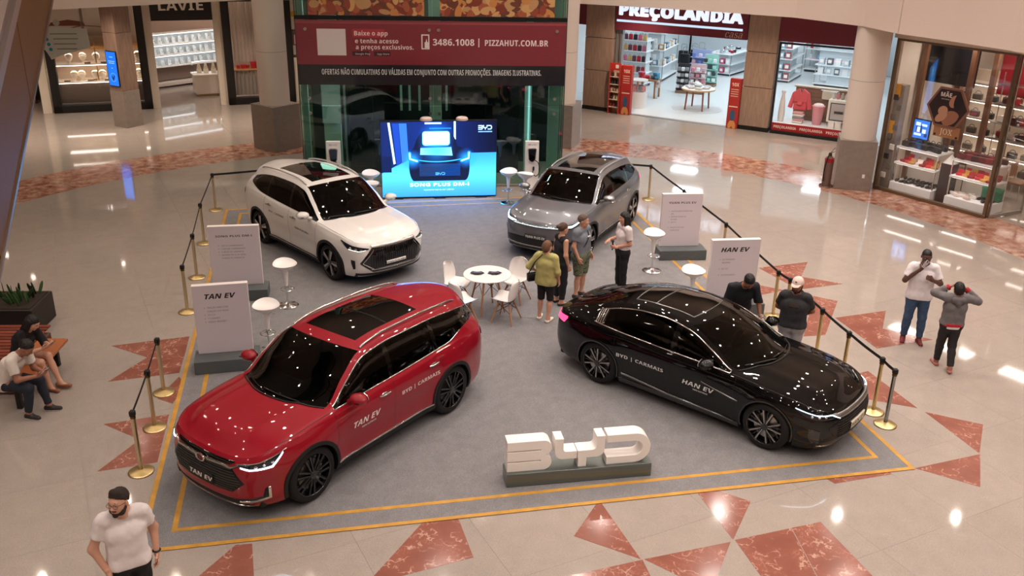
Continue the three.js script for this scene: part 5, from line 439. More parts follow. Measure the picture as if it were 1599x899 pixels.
    const p = [], uv = [], idx = [], W = nv + 3; us.forEach((u, i) => { for (let j = -1; j <= nv + 1; j++) { const v = clamp(j, 0, nv) / nv, y = lerp(fb(u), ft(u), v), q = P(s * u, y).addScaledVector(N(s * u, y), (j < 0 || j > nv ? -0.006 : off)); p.push(q.x, q.y, q.z); uv.push(s < 0 ? 1 - (u - a) / (b - a) : (u - a) / (b - a), v); } if (i) for (let j = 0; j < W - 1; j++) { const A0 = (i - 1) * W + j, B0 = i * W + j; if (s > 0) idx.push(A0, B0, A0 + 1, B0, B0 + 1, A0 + 1); else idx.push(A0, A0 + 1, B0, B0, A0 + 1, B0 + 1); } });
    let g = new THREE.BufferGeometry(); g.setAttribute('position', new THREE.Float32BufferAttribute(p, 3)); g.setAttribute('uv', new THREE.Float32BufferAttribute(uv, 2)); g.setIndex(idx); g.computeVertexNormals(); return mk(name, g, mat, parent);
  }
  const both = (name, top, bot, off, mat, o = {}) => [1, -1].map((s) => band(name, top, bot, off, mat, { ...o, s }));
  const mirror = (pts) => [...pts.slice().reverse().filter(([s]) => s > 1e-6).map(([s, y]) => [-s, y]), ...pts]; // a line given for the left half, made whole
  const front = (name, top, bot, off, mat, o) => band(name, mirror(top), mirror(bot), off, mat, o);
  const rearB = (pts) => pts.map(([r, y]) => [tot - r, y]).sort((a, b) => a[0] - b[0]);
  const rearBoth = (name, top, bot, off, mat) => both(name, rearB(top), rearB(bot), off, mat);
  const line = (name, pts, r, mat, seg) => { for (const s of [1, -1]) mk(name, tube(pts.map(([x, y, z]) => V(x, y, z * s)), r, seg || pts.length * 3, 6), mat, t); };
  const rowLine = (k, xa2, xb2, out = 0.004) => colsU.map((col, i) => [oAt(uc[i])[0], col[k]]).filter(([x]) => x >= xa2 - 1e-3 && x <= xb2 + 1e-3).map(([, p]) => [p.x, p.y + out * 0.3, p.z + out]);
  const seam = (x, y0, y1) => both('panel_gap', [[sX(x) - 0.003, y1], [sX(x) + 0.003, y1]], [[sX(x) - 0.003, y0], [sX(x) + 0.003, y0]], 0.0008, M.black, { nu: 1, nv: 14 });
  // panel gaps, arch trims, rocker
  c.doors.forEach((x, i) => seam(x, i === 2 ? yc + A * 0.75 : 0.3, ySh(x) - 0.002));
  line('hood_gap', rowLine(1, x0 + 0.1, c.cowl, 0.001), 0.0035, M.black);
  for (const ax of [c.axleF, c.axleR]) for (const s of [1, -1]) { const p = [], idx = [], n = 40; for (let i = 0; i <= n; i++) { const th = lerp(-0.32, PI + 0.32, i / n); [[A - 0.012, -0.05], [A - 0.012, 0.012], [A + (c.archTrim || 0.05), 0.012], [A + (c.archTrim || 0.05), -0.006]].forEach(([r, o]) => { const x = ax - Math.cos(th) * r, y = yc + Math.sin(th) * r, sp2 = s * sX(x), q = P(sp2, Math.max(y, 0.2)).addScaledVector(V(0, 0, s), o); p.push(q.x, Math.max(y, 0.2), q.z); }); if (i) for (let j = 0; j < 3; j++) { const a = (i - 1) * 4 + j, b = i * 4 + j; idx.push(a, b, a + 1, b, b + 1, a + 1); } } const g = new THREE.BufferGeometry(); g.setAttribute('position', new THREE.Float32BufferAttribute(p, 3)); g.setIndex(idx); const h = toCreasedNormals(g, 0.7); mk('wheel_arch_trim', h, c.archMat || trimBlack, t); }
  const sF = sX(c.axleF + A + 0.02), sR = sX(c.axleR - A - 0.02); both('rocker_trim', [[sF, c.rocker[1]], [sR, c.rocker[1]]], [[sF, c.rocker[0]], [sR, c.rocker[0]]], 0.01, c.rockerMat || trimBlack); if (c.rockerLine) both('rocker_chrome', [[sF, c.rockerLine + 0.022], [sR, c.rockerLine + 0.022]], [[sF, c.rockerLine], [sR, c.rockerLine]], 0.016, chromeT);
  // wells, chassis, cabin
  for (const ax of [c.axleF, c.axleR]) for (const s of [1, -1]) mk('wheel_well', new THREE.CylinderGeometry(A + 0.005, A + 0.005, 0.36, 32, 1, true, PI / 2 - 0.3, PI + 0.6).rotateX(PI / 2).rotateZ(-PI / 2 + PI / 2).translate(ax - mid, yc, s * 0.7), M.black, t);
  mk('chassis', [rb(L - 0.5, 0.16, c.track - 0.1, L / 2 - mid, 0.29, 0, 0.03), bx(c.axleF + A - 0.25, 0.5, 1.0, (c.axleF + A + 0.25) / 2 - mid, 0.55, 0), bx(L - 0.35 - c.axleR + A, 0.55, 1.0, (c.axleR - A + L - 0.35) / 2 - mid, 0.6, 0)], M.black, t);
  const zi = c.outline.reduce((m, q) => Math.max(m, q[1]), 0) - 0.13, cx = c.cowl - mid, yb = ySh(c.cowl); mk('cabin_floor', bx(c.rearGlass[1] - c.cowl - 0.2, 0.05, zi * 2 - 0.04, (c.cowl + c.rearGlass[1]) / 2 - mid, 0.42, 0), interior, t);
  for (const s of [1, -1]) mk('door_lining', bx(c.dlo[1] - c.cowl - 0.3, yb - 0.5, 0.03, (c.cowl + c.dlo[1]) / 2 - mid, (yb + 0.42) / 2, s * zi), interior, t);
  mk('dashboard', rb(0.5, 0.2, zi * 2 - 0.06, cx + 0.22, yb - 0.13, 0, 0.06, 3), interior, t); mk('parcel_shelf', bx(0.5, 0.03, zi * 2 - 0.2, c.rearGlass[0] - mid - 0.35, yb - 0.02, 0), interior, t);
  const wheelRim = new THREE.TorusGeometry(0.18, 0.016, 8, 28).rotateY(PI / 2).rotateZ(0.4).translate(cx + 0.62, yb - 0.02, 0.37); mk('steering_wheel', wheelRim, M.black, t);
  for (const [x, z, w] of [[c.cowl + 1.05, 0.37, 0.5], [c.cowl + 1.05, -0.37, 0.5], [c.cowl + 1.95, 0, 1.3]]) { const st = mk('seat', [rb(0.5, 0.16, w, x - mid - 0.05, 0.62, z, 0.06, 3), rb(0.14, 0.62, w, x - mid + 0.25, 0.92, z, 0.06, 3).applyMatrix4(new THREE.Matrix4().makeRotationZ(-0.0))], c.seat || seatM, t); for (const dz of w > 1 ? [-0.4, 0.4] : [0]) mk('headrest', rb(0.1, 0.17, 0.27, x - mid + 0.3, 1.29 + (c.headDrop || 0), z + dz, 0.05, 3), c.seat || seatM, st); }
  // wheels
  const R = c.R, wW = 0.24, rim = R * 0.735, tyreG = lathe([[rim, -wW / 2 + 0.01], [R - 0.05, -wW / 2], [R - 0.018, -wW / 2 + 0.02], [R, -wW / 2 + 0.06], [R, wW / 2 - 0.06], [R - 0.018, wW / 2 - 0.02], [R - 0.05, wW / 2], [rim, wW / 2 - 0.01]], 56).rotateX(PI / 2); const barrel = [lathe([[rim, -0.1], [rim - 0.02, 0.0], [rim - 0.012, wW / 2 - 0.012], [rim + 0.006, wW / 2 - 0.004]], 48).rotateX(PI / 2), cy(rim - 0.01, rim - 0.01, 0.01, 0, 0, 0, 40).rotateX(PI / 2).translate(0, 0, 0)], disc = cy(rim * 0.72, rim * 0.72, 0.02, 0, 0, 0, 36).rotateX(PI / 2).translate(0, 0, 0.035);
  const spokeG = (pts, z0, dz) => ext(pts, dz, 0.004).translate(0, 0, z0), [sDark, sLight] = c.spokeMats; const spokes = [], accents = [], n = c.spokes, zf = wW / 2 - 0.045;
  for (let i = 0; i < n; i++) { const rot = (g) => g.rotateZ(i / n * 2 * PI); const r1 = rim - 0.012, st = c.wheelStyle; if (st === 'twin') { for (const d of [-1, 1]) spokes.push(rot(spokeG([[d * 0.012, 0.05], [d * 0.03, 0.05], [d * 0.055, r1], [d * 0.03, r1]].map(([a, b]) => [a, b]), zf, 0.028))); for (const d of [-1, 1]) accents.push(rot(spokeG([[d * 0.028, 0.06], [d * 0.033, 0.06], [d * 0.058, r1], [d * 0.05, r1]], zf + 0.028, 0.004))); } else if (st === 'fork') { for (const d of [-1, 1]) { spokes.push(rot(spokeG([[-0.016, 0.04], [0.016, 0.04], [d * 0.075 + 0.018, r1], [d * 0.075 - 0.018, r1]], zf, 0.026))); accents.push(rot(spokeG([[d * 0.010, 0.05], [d * 0.016, 0.05], [d * 0.079, r1], [d * 0.068, r1]], zf + 0.026, 0.004))); } spokes.push(rot(spokeG([[-0.006, 0.05], [0.006, 0.05], [0.004, r1], [-0.004, r1]], zf - 0.01, 0.02))); } else { spokes.push(rot(spokeG([[-0.03, 0.04], [0.03, 0.04], [0.075, r1 * 0.97], [-0.03, r1]], zf, 0.03))); accents.push(rot(spokeG([[0.004, 0.07], [0.026, 0.06], [0.07, r1 * 0.95], [0.03, r1 * 0.97]], zf + 0.03, 0.004))); } }
  for (const [ax, s] of [[c.axleF, 1], [c.axleF, -1], [c.axleR, 1], [c.axleR, -1]]) { const w = mk('wheel', tyreG, M.rubber, t); w.position.set(ax - mid, R, s * c.track / 2); w.rotation.set(0, s > 0 ? 0 : PI, 0.2 + ax); mk('rim', barrel, sDark, w); mk('brake_disc', disc, M.satin, w); mk('spoke', spokes, sDark, w).userData.label = 'dark wheel spokes'; mk('spoke_edge', accents, sLight, w); mk('hub_cap', [cy(0.055, 0.06, 0.04, 0, 0, 0, 24).rotateX(PI / 2).translate(0, 0, zf + 0.015), cy(0.032, 0.032, 0.006, 0, 0, 0, 20).rotateX(PI / 2).translate(0, 0, zf + 0.037)], sDark, w); }
  // mirrors, handles, trim lines, rails
  for (const s of [1, -1]) { const col = colsU[uc.findIndex((q) => oAt(q)[0] > c.mirrorX)], b = col[1], m = mk('side_mirror', [sp(0.12, 0, 0, 0, 0.85, 0.62, 1.05, 20, 14).translate(b.x, b.y + 0.1, (b.z + 0.19) * s), bar([b.x + 0.02, b.y - 0.005, (b.z - 0.01) * s], [b.x, b.y + 0.06, (b.z + 0.14) * s], 0.04, 0.032)], c.mirrorMat || c.paint, t); mk('mirror_glass', cy(0.1, 0.1, 0.01, 0, 0, 0, 24).scale(0.62, 1, 1).rotateZ(PI / 2).scale(1, 1, 1).translate(b.x + 0.085, b.y + 0.1, (b.z + 0.19) * s), M.chrome, m); mk('mirror_signal', rb(0.012, 0.014, 0.15, b.x - 0.09, b.y + 0.09, (b.z + 0.21) * s, 0.004), M.black, m); }
  for (const x of c.handles) for (const s of [1, -1]) { const y = c.handleY ?? ySh(x) - 0.12, a = P(s * sX(x - 0.1), y), b = P(s * sX(x + 0.1), y); mk('door_handle', [tube([a.clone().add(V(0, 0, 0.005 * s)), a.clone().lerp(b, 0.2).add(V(0, 0.004, 0.034 * s)), a.clone().lerp(b, 0.8).add(V(0, 0.004, 0.034 * s)), b.clone().add(V(0, 0, 0.005 * s))], 0.013, 20, 8), sp(0.05, 0, 0, 0, 1.2, 0.5, 0.2, 12, 8).translate((a.x + b.x) / 2, y, a.z + 0.002 * s)], c.handleMat || chromeT, t); }
  if (c.lineB) line('window_chrome', rowLine(1, c.lineB[0], c.lineB[1]), c.lineR || 0.009, c.lineMat || chromeT); if (c.lineT) line('roof_chrome', rowLine(4, c.lineT[0], c.lineT[1]), c.lineR || 0.009, c.lineMat || chromeT);
  if (c.rails) for (const s of [1, -1]) { const r = rowLine(5, c.rails[0], c.rails[1], 0).map(([x, y, z], i, a) => V(x, y + 0.012 + 0.035 * Math.sin(PI * clamp(i / (a.length - 1), 0, 1)) ** 0.35, (z - 0.02) * s)); mk('roof_rail', tube(r, 0.016, 60, 8), c.railMat || chromeT, t); }
  if (c.roofLine) for (const s of [1, -1]) { const k = 5 + c.roofRow, pts = colsU.map((col, i) => [oAt(uc[i])[0], col[k]]).filter(([x]) => x >= c.roof[0] - 1e-3 && x <= c.roof[1] + 1e-3).map(([, p]) => V(p.x, p.y + 0.002, p.z * s)); mk('roof_glass_trim', tube(pts, 0.007, 50, 6), c.roofLine, t); } if (c.roofLine) for (const xr of c.roofBars) { const i = uc.findIndex((q) => oAt(q)[0] >= xr - 1e-3), col = colsU[i].slice(5 + c.roofRow), pts = [...col.map((p) => V(p.x, p.y + 0.002, p.z)), ...col.slice(0, -1).reverse().map((p) => V(p.x, p.y + 0.002, -p.z))]; mk('roof_glass_trim', tube(pts, 0.007, 40, 6), c.roofLine, t); }
  else if (c.roofBars) for (const xr of c.roofBars) { const i = uc.findIndex((q) => oAt(q)[0] >= xr - 1e-3), col = colsU[i].slice(5 + (c.roofRow || 2)), pts = [...col.map((p) => V(p.x, p.y + 0.001, p.z)), ...col.slice(0, -1).reverse().map((p) => V(p.x, p.y + 0.001, -p.z))]; mk('roof_glass_joint', tube(pts, 0.008, 40, 6), M.black, t); }
  { const i = uc.findIndex((q) => oAt(q)[0] >= c.cowl - 1e-3), col = colsU[i]; for (const [z0, z1] of [[0.45, -0.15], [-0.15, -0.62]]) { const at = (z, up, dx) => { const f = Math.abs(z) / col[5].z; return V(col[5].x - fbow(c.cowl) * (1 - f * f) + dx, fyR(c.cowl) + (fyC(c.cowl) - fyR(c.cowl)) * (1 - f * f) + up, z); }; mk('wiper', [tube([at(z0, 0.02, 0.02), at((z0 + z1) / 2, 0.035, 0.045), at(z1, 0.04, 0.05)], 0.008, 14, 6)], M.black, t); } const pts = []; for (let k = 5; k < col.length; k++) pts.push(V(col[k].x - 0.02, col[k].y + 0.002, col[k].z)); const all = [...pts, ...pts.slice(0, -1).reverse().map((p) => V(p.x, p.y, -p.z))]; mk('cowl_trim', tube(all, 0.011, 40, 6), trimBlack, t); }
  const text = (str, w, h, color, o = {}) => new THREE.MeshStandardMaterial({ transparent: true, roughness: 0.5, map: canvasTex(512, Math.round(512 * h / w), (g, W, H) => { if (o.bg) { g.fillStyle = o.bg; g.fillRect(0, 0, W, H); } g.fillStyle = color; g.textBaseline = 'middle'; g.textAlign = 'center'; g.save(); g.translate(W / 2, H * (o.sub ? 0.4 : 0.52)); if (o.slant) g.transform(1, 0, -o.slant, 1, 0, 0); g.font = `bold ${Math.round(H * (o.sub ? 0.62 : 0.72))}px sans-serif`; g.scale(W * 0.94 / g.measureText(str).width, 1); g.fillText(str, 0, 0); g.restore(); if (o.sub) { g.font = `bold ${Math.round(H * 0.2)}px sans-serif`; g.fillText(o.sub, W * 0.58, H * 0.87); } }) });
  const decal = (name, x, y, w, h, mat) => both(name, [[sX(x), y + h], [sX(x + w), y + h]], [[sX(x), y], [sX(x + w), y]], 0.0018, mat, { nu: 12 });
  c.detail({ t, P, N, band, both, front, rearBoth, sX, tot, decal, text, mid, ySh, line, rowLine, colsU, uc, oAt });
  return t;
}
const carPaint = (col, o = {}) => phy(col, 0.42, { metalness: 0, specularIntensity: 0.35, clearcoat: 1, clearcoatRoughness: 0.02, ...o });
const darkRim = phy(0x0a0a0b, 0.2, { clearcoat: 1 }), silverRim = std(0xc9c9c9, 0.25, 1);
const headlamp = (d, top, bot, drlTop, drlBot, lens) => { for (const [i, m] of d.both('headlight', top, bot, 0.006, lensM).entries()) { const s = i ? -1 : 1; for (const [u, y, r] of lens) { const p = d.P(s * u, y).addScaledVector(d.N(s * u, y), 0.008); mk('lamp_lens', sp(r, p.x, p.y, p.z, 1, 0.8, 1, 14, 10), M.chrome, m); } } if (drlTop) d.both('light_strip', drlTop, drlBot, 0.012, drl); };
// red SUV, front left
buildCar({ label: 'glossy red SUV with a black glass roof, nearest the camera on the left', pos: [-2.44, -11.70], turn: 0.967, L: 4.87, R: 0.385, arch: 0.425, track: 1.66, axleF: 0.97, axleR: 3.79, paint: carPaint(0x90081f), flare: 0.025,
  outline: [[0, 0], [0.012, 0.3], [0.06, 0.56], [0.17, 0.75], [0.36, 0.87], [0.7, 0.935], [1.1, 0.955], [1.7, 0.955], [2.6, 0.96], [3.5, 0.96], [4.1, 0.95], [4.5, 0.9], [4.72, 0.8], [4.82, 0.6], [4.86, 0.3], [4.87, 0]],
  shoulder: [[0, 0.9], [0.06, 0.905], [0.2, 0.935], [0.5, 0.99], [1, 1.035], [1.45, 1.06], [2.5, 1.09], [3.5, 1.12], [4.3, 1.14], [4.7, 1.14], [4.87, 1.12]], low: [[0, 0.23], [0.5, 0.22], [1.5, 0.24], [3.3, 0.25], [4.4, 0.27], [4.87, 0.3]],
  up: [[0.2, 0.94, 0.03, 0.95, 0.06, 0.96, 0.1, 0.98, 0.17], [0.6, 1.015, 0.03, 1.03, 0.07, 1.045, 0.13, 1.07, 0.25], [1.0, 1.055, 0.03, 1.07, 0.07, 1.085, 0.14, 1.12, 0.28], [1.4, 1.08, 0.03, 1.095, 0.075, 1.105, 0.14, 1.15, 0.27], [1.76, 1.09, 0.033, 1.33, 0.12, 1.37, 0.19, 1.42, 0.2], [2.15, 1.1, 0.035, 1.535, 0.18, 1.59, 0.25, 1.645, 0.13], [2.7, 1.11, 0.035, 1.585, 0.195, 1.645, 0.265, 1.7, 0], [3.4, 1.135, 0.035, 1.575, 0.2, 1.635, 0.27, 1.69, -0.02], [3.8, 1.155, 0.035, 1.55, 0.205, 1.615, 0.275, 1.672, -0.03], [4.05, 1.23, 0.05, 1.52, 0.21, 1.595, 0.285, 1.655, -0.05], [4.4, 1.28, 0.09, 1.475, 0.22, 1.555, 0.3, 1.62, -0.1], [4.58, 1.28, 0.12, 1.43, 0.23, 1.5, 0.31, 1.58, -0.13], [4.72, 1.15, 0.06, 1.165, 0.1, 1.175, 0.16, 1.19, -0.11]],
  doors: [1.42, 2.52, 3.55], cowl: 1.4, head: 2.15, roof: [2.32, 3.55], roofRow: 3, roofBars: [2.9], rearGlass: [4.58, 4.7], dlo: [1.46, 4.5], pillars: [[2.5, 2.58], [3.46, 3.53]], blackAfter: 4.16, blackTail: 4.16, ridge: [0.62, 0.13, 0.022], rocker: [0.24, 0.33], rockerLine: 0.335, handles: [2.32, 3.36], mirrorX: 1.66, archTrim: 0.04,
  lineB: [1.46, 4.12], lineT: [1.46, 4.5], rails: [2.2, 4.3], wheelStyle: 'twin', spokes: 7, spokeMats: [darkRim, std(0x2c2c2e, 0.3, 0.8)], detail(d) {
    d.front('grille', [[0, 0.775], [0.5, 0.8], [0.68, 0.6]], [[0, 0.46], [0.52, 0.47], [0.68, 0.6]], 0.004, M.black); for (let i = 0; i < 9; i++) { const y = 0.495 + i * 0.033, e = Math.min(0.66 - Math.max(0, 0.6 - y) * 1.15, 0.66 - Math.max(0, y - 0.6) * 0.85) - 0.02; d.front('grille_bar', [[0, y + 0.009], [e, y + 0.011]], [[0, y], [e, y + 0.002]], 0.013, std(0x5a5856, 0.35, 0.8)); }
    d.front('hood_lip', [[0, 0.862], [0.55, 0.865]], [[0, 0.8], [0.48, 0.82], [0.55, 0.85]], 0.004, pianoBlack); d.front('chrome_bar', [[0, 0.805], [0.36, 0.815], [0.5, 0.805], [0.62, 0.845]], [[0, 0.775], [0.36, 0.787], [0.5, 0.775], [0.62, 0.83]], 0.018, chromeT);
    { const p = d.P(0, 0.79); mk('badge', new THREE.TorusGeometry(0.058, 0.012, 10, 32).scale(1.25, 0.85, 1).rotateY(-PI / 2).translate(p.x - 0.03, 0.79, 0), chromeT, d.t); mk('badge_disc', cy(0.056, 0.056, 0.012, 0, 0, 0, 28).scale(1, 1, 1.2).rotateZ(PI / 2).translate(p.x - 0.025, 0.79, 0), std(0x6a1018, 0.3, 0.4), d.t); }
    headlamp(d, [[0.6, 0.83], [0.9, 0.865], [1.22, 0.94]], [[0.6, 0.81], [0.75, 0.785], [1.02, 0.795], [1.22, 0.925]], [[0.64, 0.812], [0.76, 0.795], [1.03, 0.806], [1.2, 0.932]], [[0.64, 0.797], [0.75, 0.777], [1.04, 0.785], [1.2, 0.915]], [[0.84, 0.825, 0.022], [0.94, 0.838, 0.022], [1.04, 0.855, 0.02]]); d.both('headlight_chrome', [[0.58, 0.84], [0.9, 0.876], [1.26, 0.955]], [[0.58, 0.83], [0.9, 0.865], [1.26, 0.947]], 0.012, chromeT);
    d.front('bumper_trim', [[0, 0.34], [0.55, 0.36], [0.9, 0.4]], [[0, 0.27], [0.6, 0.285], [0.9, 0.37]], 0.006, trimBlack); d.both('fog_trim', [[0.62, 0.36], [0.9, 0.4], [0.93, 0.5], [0.97, 0.52]], [[0.62, 0.335], [0.97, 0.375]], 0.007, trimBlack); d.both('fog_chrome', [[0.6, 0.343], [1.0, 0.385]], [[0.6, 0.318], [1.0, 0.355]], 0.02, chromeT); d.both('fog_chrome', [[0.965, 0.52], [1.0, 0.52]], [[0.965, 0.36], [1.0, 0.36]], 0.02, chromeT); d.front('lip_chrome', [[0, 0.258], [0.5, 0.262], [0.78, 0.285]], [[0, 0.238], [0.5, 0.242], [0.78, 0.275]], 0.022, chromeT);
    const pl = d.text('TAN EV', 0.46, 0.13, '#e9e4dd', { bg: '#0a0a0b', slant: 0.2 }); d.front('number_plate', [[0, 0.615], [0.23, 0.615]], [[0, 0.49], [0.23, 0.49]], 0.022, pl).userData.label = 'black plate reading TAN EV';
    d.decal('door_lettering', 1.68, 0.64, 0.54, 0.19, d.text('TAN EV', 0.54, 0.19, '#f0e4e0', { slant: 0.3, sub: '100% ELÉTRICO' })); d.decal('door_lettering', 2.62, 0.78, 0.88, 0.105, d.text('BYD | CARMAIS', 0.88, 0.105, '#e8cfcc'));
    d.rearBoth('tail_light', [[0, 1.0], [0.9, 1.06]], [[0, 0.93], [0.9, 0.97]], 0.01, tailRed); } });
// white SUV, back left
buildCar({ label: 'white SUV with a dark glass roof and black hexagonal grille, back left', pos: [-3.98, -19.32], turn: 2.31, scale: 1.05, L: 4.705, R: 0.365, arch: 0.41, track: 1.6, axleF: 0.92, axleR: 3.685, paint: phy(0xe4e1df, 0.3, { clearcoat: 1, clearcoatRoughness: 0.03 }), frameMat: undefined,
  outline: [[0, 0], [0.012, 0.3], [0.06, 0.55], [0.17, 0.74], [0.36, 0.85], [0.7, 0.91], [1.1, 0.93], [1.7, 0.93], [2.6, 0.935], [3.4, 0.94], [3.95, 0.925], [4.3, 0.88], [4.54, 0.78], [4.65, 0.58], [4.695, 0.3], [4.705, 0]],
  shoulder: [[0, 0.87], [0.06, 0.875], [0.2, 0.905], [0.5, 0.96], [1, 1.0], [1.4, 1.03], [2.4, 1.07], [3.3, 1.11], [4.1, 1.14], [4.5, 1.13], [4.705, 1.1]], low: [[0, 0.23], [0.5, 0.21], [1.5, 0.23], [3.2, 0.24], [4.3, 0.27], [4.705, 0.3]],
  up: [[0.2, 0.91, 0.03, 0.92, 0.06, 0.93, 0.1, 0.95, 0.17], [0.6, 0.985, 0.03, 1.0, 0.07, 1.015, 0.13, 1.04, 0.25], [1.0, 1.02, 0.03, 1.035, 0.07, 1.05, 0.14, 1.085, 0.28], [1.36, 1.045, 0.03, 1.06, 0.075, 1.07, 0.14, 1.115, 0.27], [1.72, 1.06, 0.033, 1.29, 0.12, 1.335, 0.19, 1.385, 0.2], [2.1, 1.08, 0.035, 1.5, 0.18, 1.555, 0.25, 1.61, 0.13], [2.6, 1.095, 0.035, 1.55, 0.195, 1.61, 0.265, 1.665, 0], [3.2, 1.12, 0.035, 1.535, 0.2, 1.6, 0.27, 1.655, -0.02], [3.6, 1.145, 0.035, 1.49, 0.205, 1.575, 0.275, 1.63, -0.03], [3.9, 1.2, 0.05, 1.43, 0.21, 1.545, 0.285, 1.6, -0.05], [4.2, 1.27, 0.09, 1.36, 0.2, 1.5, 0.3, 1.565, -0.09], [4.38, 1.27, 0.12, 1.34, 0.22, 1.45, 0.31, 1.525, -0.12], [4.55, 1.14, 0.06, 1.155, 0.1, 1.165, 0.16, 1.18, -0.1]],
  doors: [1.38, 2.42, 3.4], cowl: 1.36, head: 2.1, roof: [2.24, 3.5], roofRow: 3, rearGlass: [4.38, 4.53], dlo: [1.42, 4.16], pillars: [[2.4, 2.48], [3.32, 3.38]], blackAfter: 3.98, ridge: [0.6, 0.14, 0.018], rocker: [0.22, 0.33], rockerLine: 0.3, handles: [2.22, 3.2], mirrorX: 1.6, archTrim: 0.045, rails: [2.15, 4.05], railMat: std(0xcfccc8, 0.4, 0.6), lineB: [1.42, 4.1], lineMat: pianoBlack, wheelStyle: 'wing', spokes: 5, spokeMats: [darkRim, silverRim], detail(d) {
    d.front('grille', [[0, 0.79], [0.5, 0.8], [0.74, 0.52]], [[0, 0.31], [0.5, 0.325], [0.74, 0.5]], 0.006, pianoBlack); for (let i = -11; i <= 11; i++) { const s = i * 0.048; d.band('grille_bar', [[s - 0.006, 0.765], [s + 0.006, 0.765]], [[s - 0.006, 0.4], [s + 0.006, 0.4]], 0.012, std(0x2a2c30, 0.3, 0.6), { nu: 1, nv: 8 }); }
    d.front('grille_chrome', [[0, 0.372], [0.47, 0.385], [0.69, 0.52]], [[0, 0.357], [0.48, 0.37], [0.69, 0.5]], 0.016, chromeT); d.both('grille_chrome', [[0.46, 0.77], [0.69, 0.52]], [[0.46, 0.752], [0.69, 0.5]], 0.016, chromeT); d.front('lip_chrome', [[0, 0.3], [0.5, 0.31]], [[0, 0.29], [0.5, 0.3]], 0.012, chromeT);
    d.front('silver_bar', [[0, 0.83], [0.52, 0.84]], [[0, 0.775], [0.5, 0.79], [0.52, 0.82]], 0.02, std(0xc9c6c6, 0.22, 1)); headlamp(d, [[0.56, 0.79], [0.9, 0.85], [1.18, 0.92]], [[0.56, 0.775], [0.75, 0.735], [0.98, 0.77], [1.18, 0.905]], null, null, [[0.72, 0.77, 0.026], [0.82, 0.785, 0.026], [0.93, 0.805, 0.026]]); d.both('light_strip', [[0.62, 0.768], [0.75, 0.75], [0.97, 0.785]], [[0.62, 0.76], [0.75, 0.738], [0.97, 0.773]], 0.012, lampGlow(new THREE.Color(1, 0.98, 0.8), 1.4));
    d.both('bumper_vent', [[0.86, 0.56], [0.93, 0.57]], [[0.84, 0.4], [0.89, 0.38], [0.93, 0.5]], 0.008, M.black); d.front('lower_trim', [[0, 0.285], [0.6, 0.3], [0.86, 0.3]], [[0, 0.235], [0.86, 0.25]], 0.006, trimBlack);
    d.front('number_plate', [[0, 0.5], [0.22, 0.5]], [[0, 0.445], [0.22, 0.445]], 0.024, d.text('SONG PLUS DM-i', 0.44, 0.055, '#101012', { bg: '#e9e6e2' })).userData.label = 'white plate reading SONG PLUS DM-i';
    d.decal('door_lettering', 1.62, 0.72, 0.56, 0.08, d.text('SONG PLUS DM-i', 0.56, 0.08, '#2c2a2c')); d.decal('door_lettering', 2.56, 0.82, 0.66, 0.075, d.text('BYD | CARMAIS', 0.66, 0.075, '#77737a'));
    d.rearBoth('tail_light', [[0, 1.0], [0.95, 1.05]], [[0, 0.93], [0.95, 0.95]], 0.01, tailRed); } });
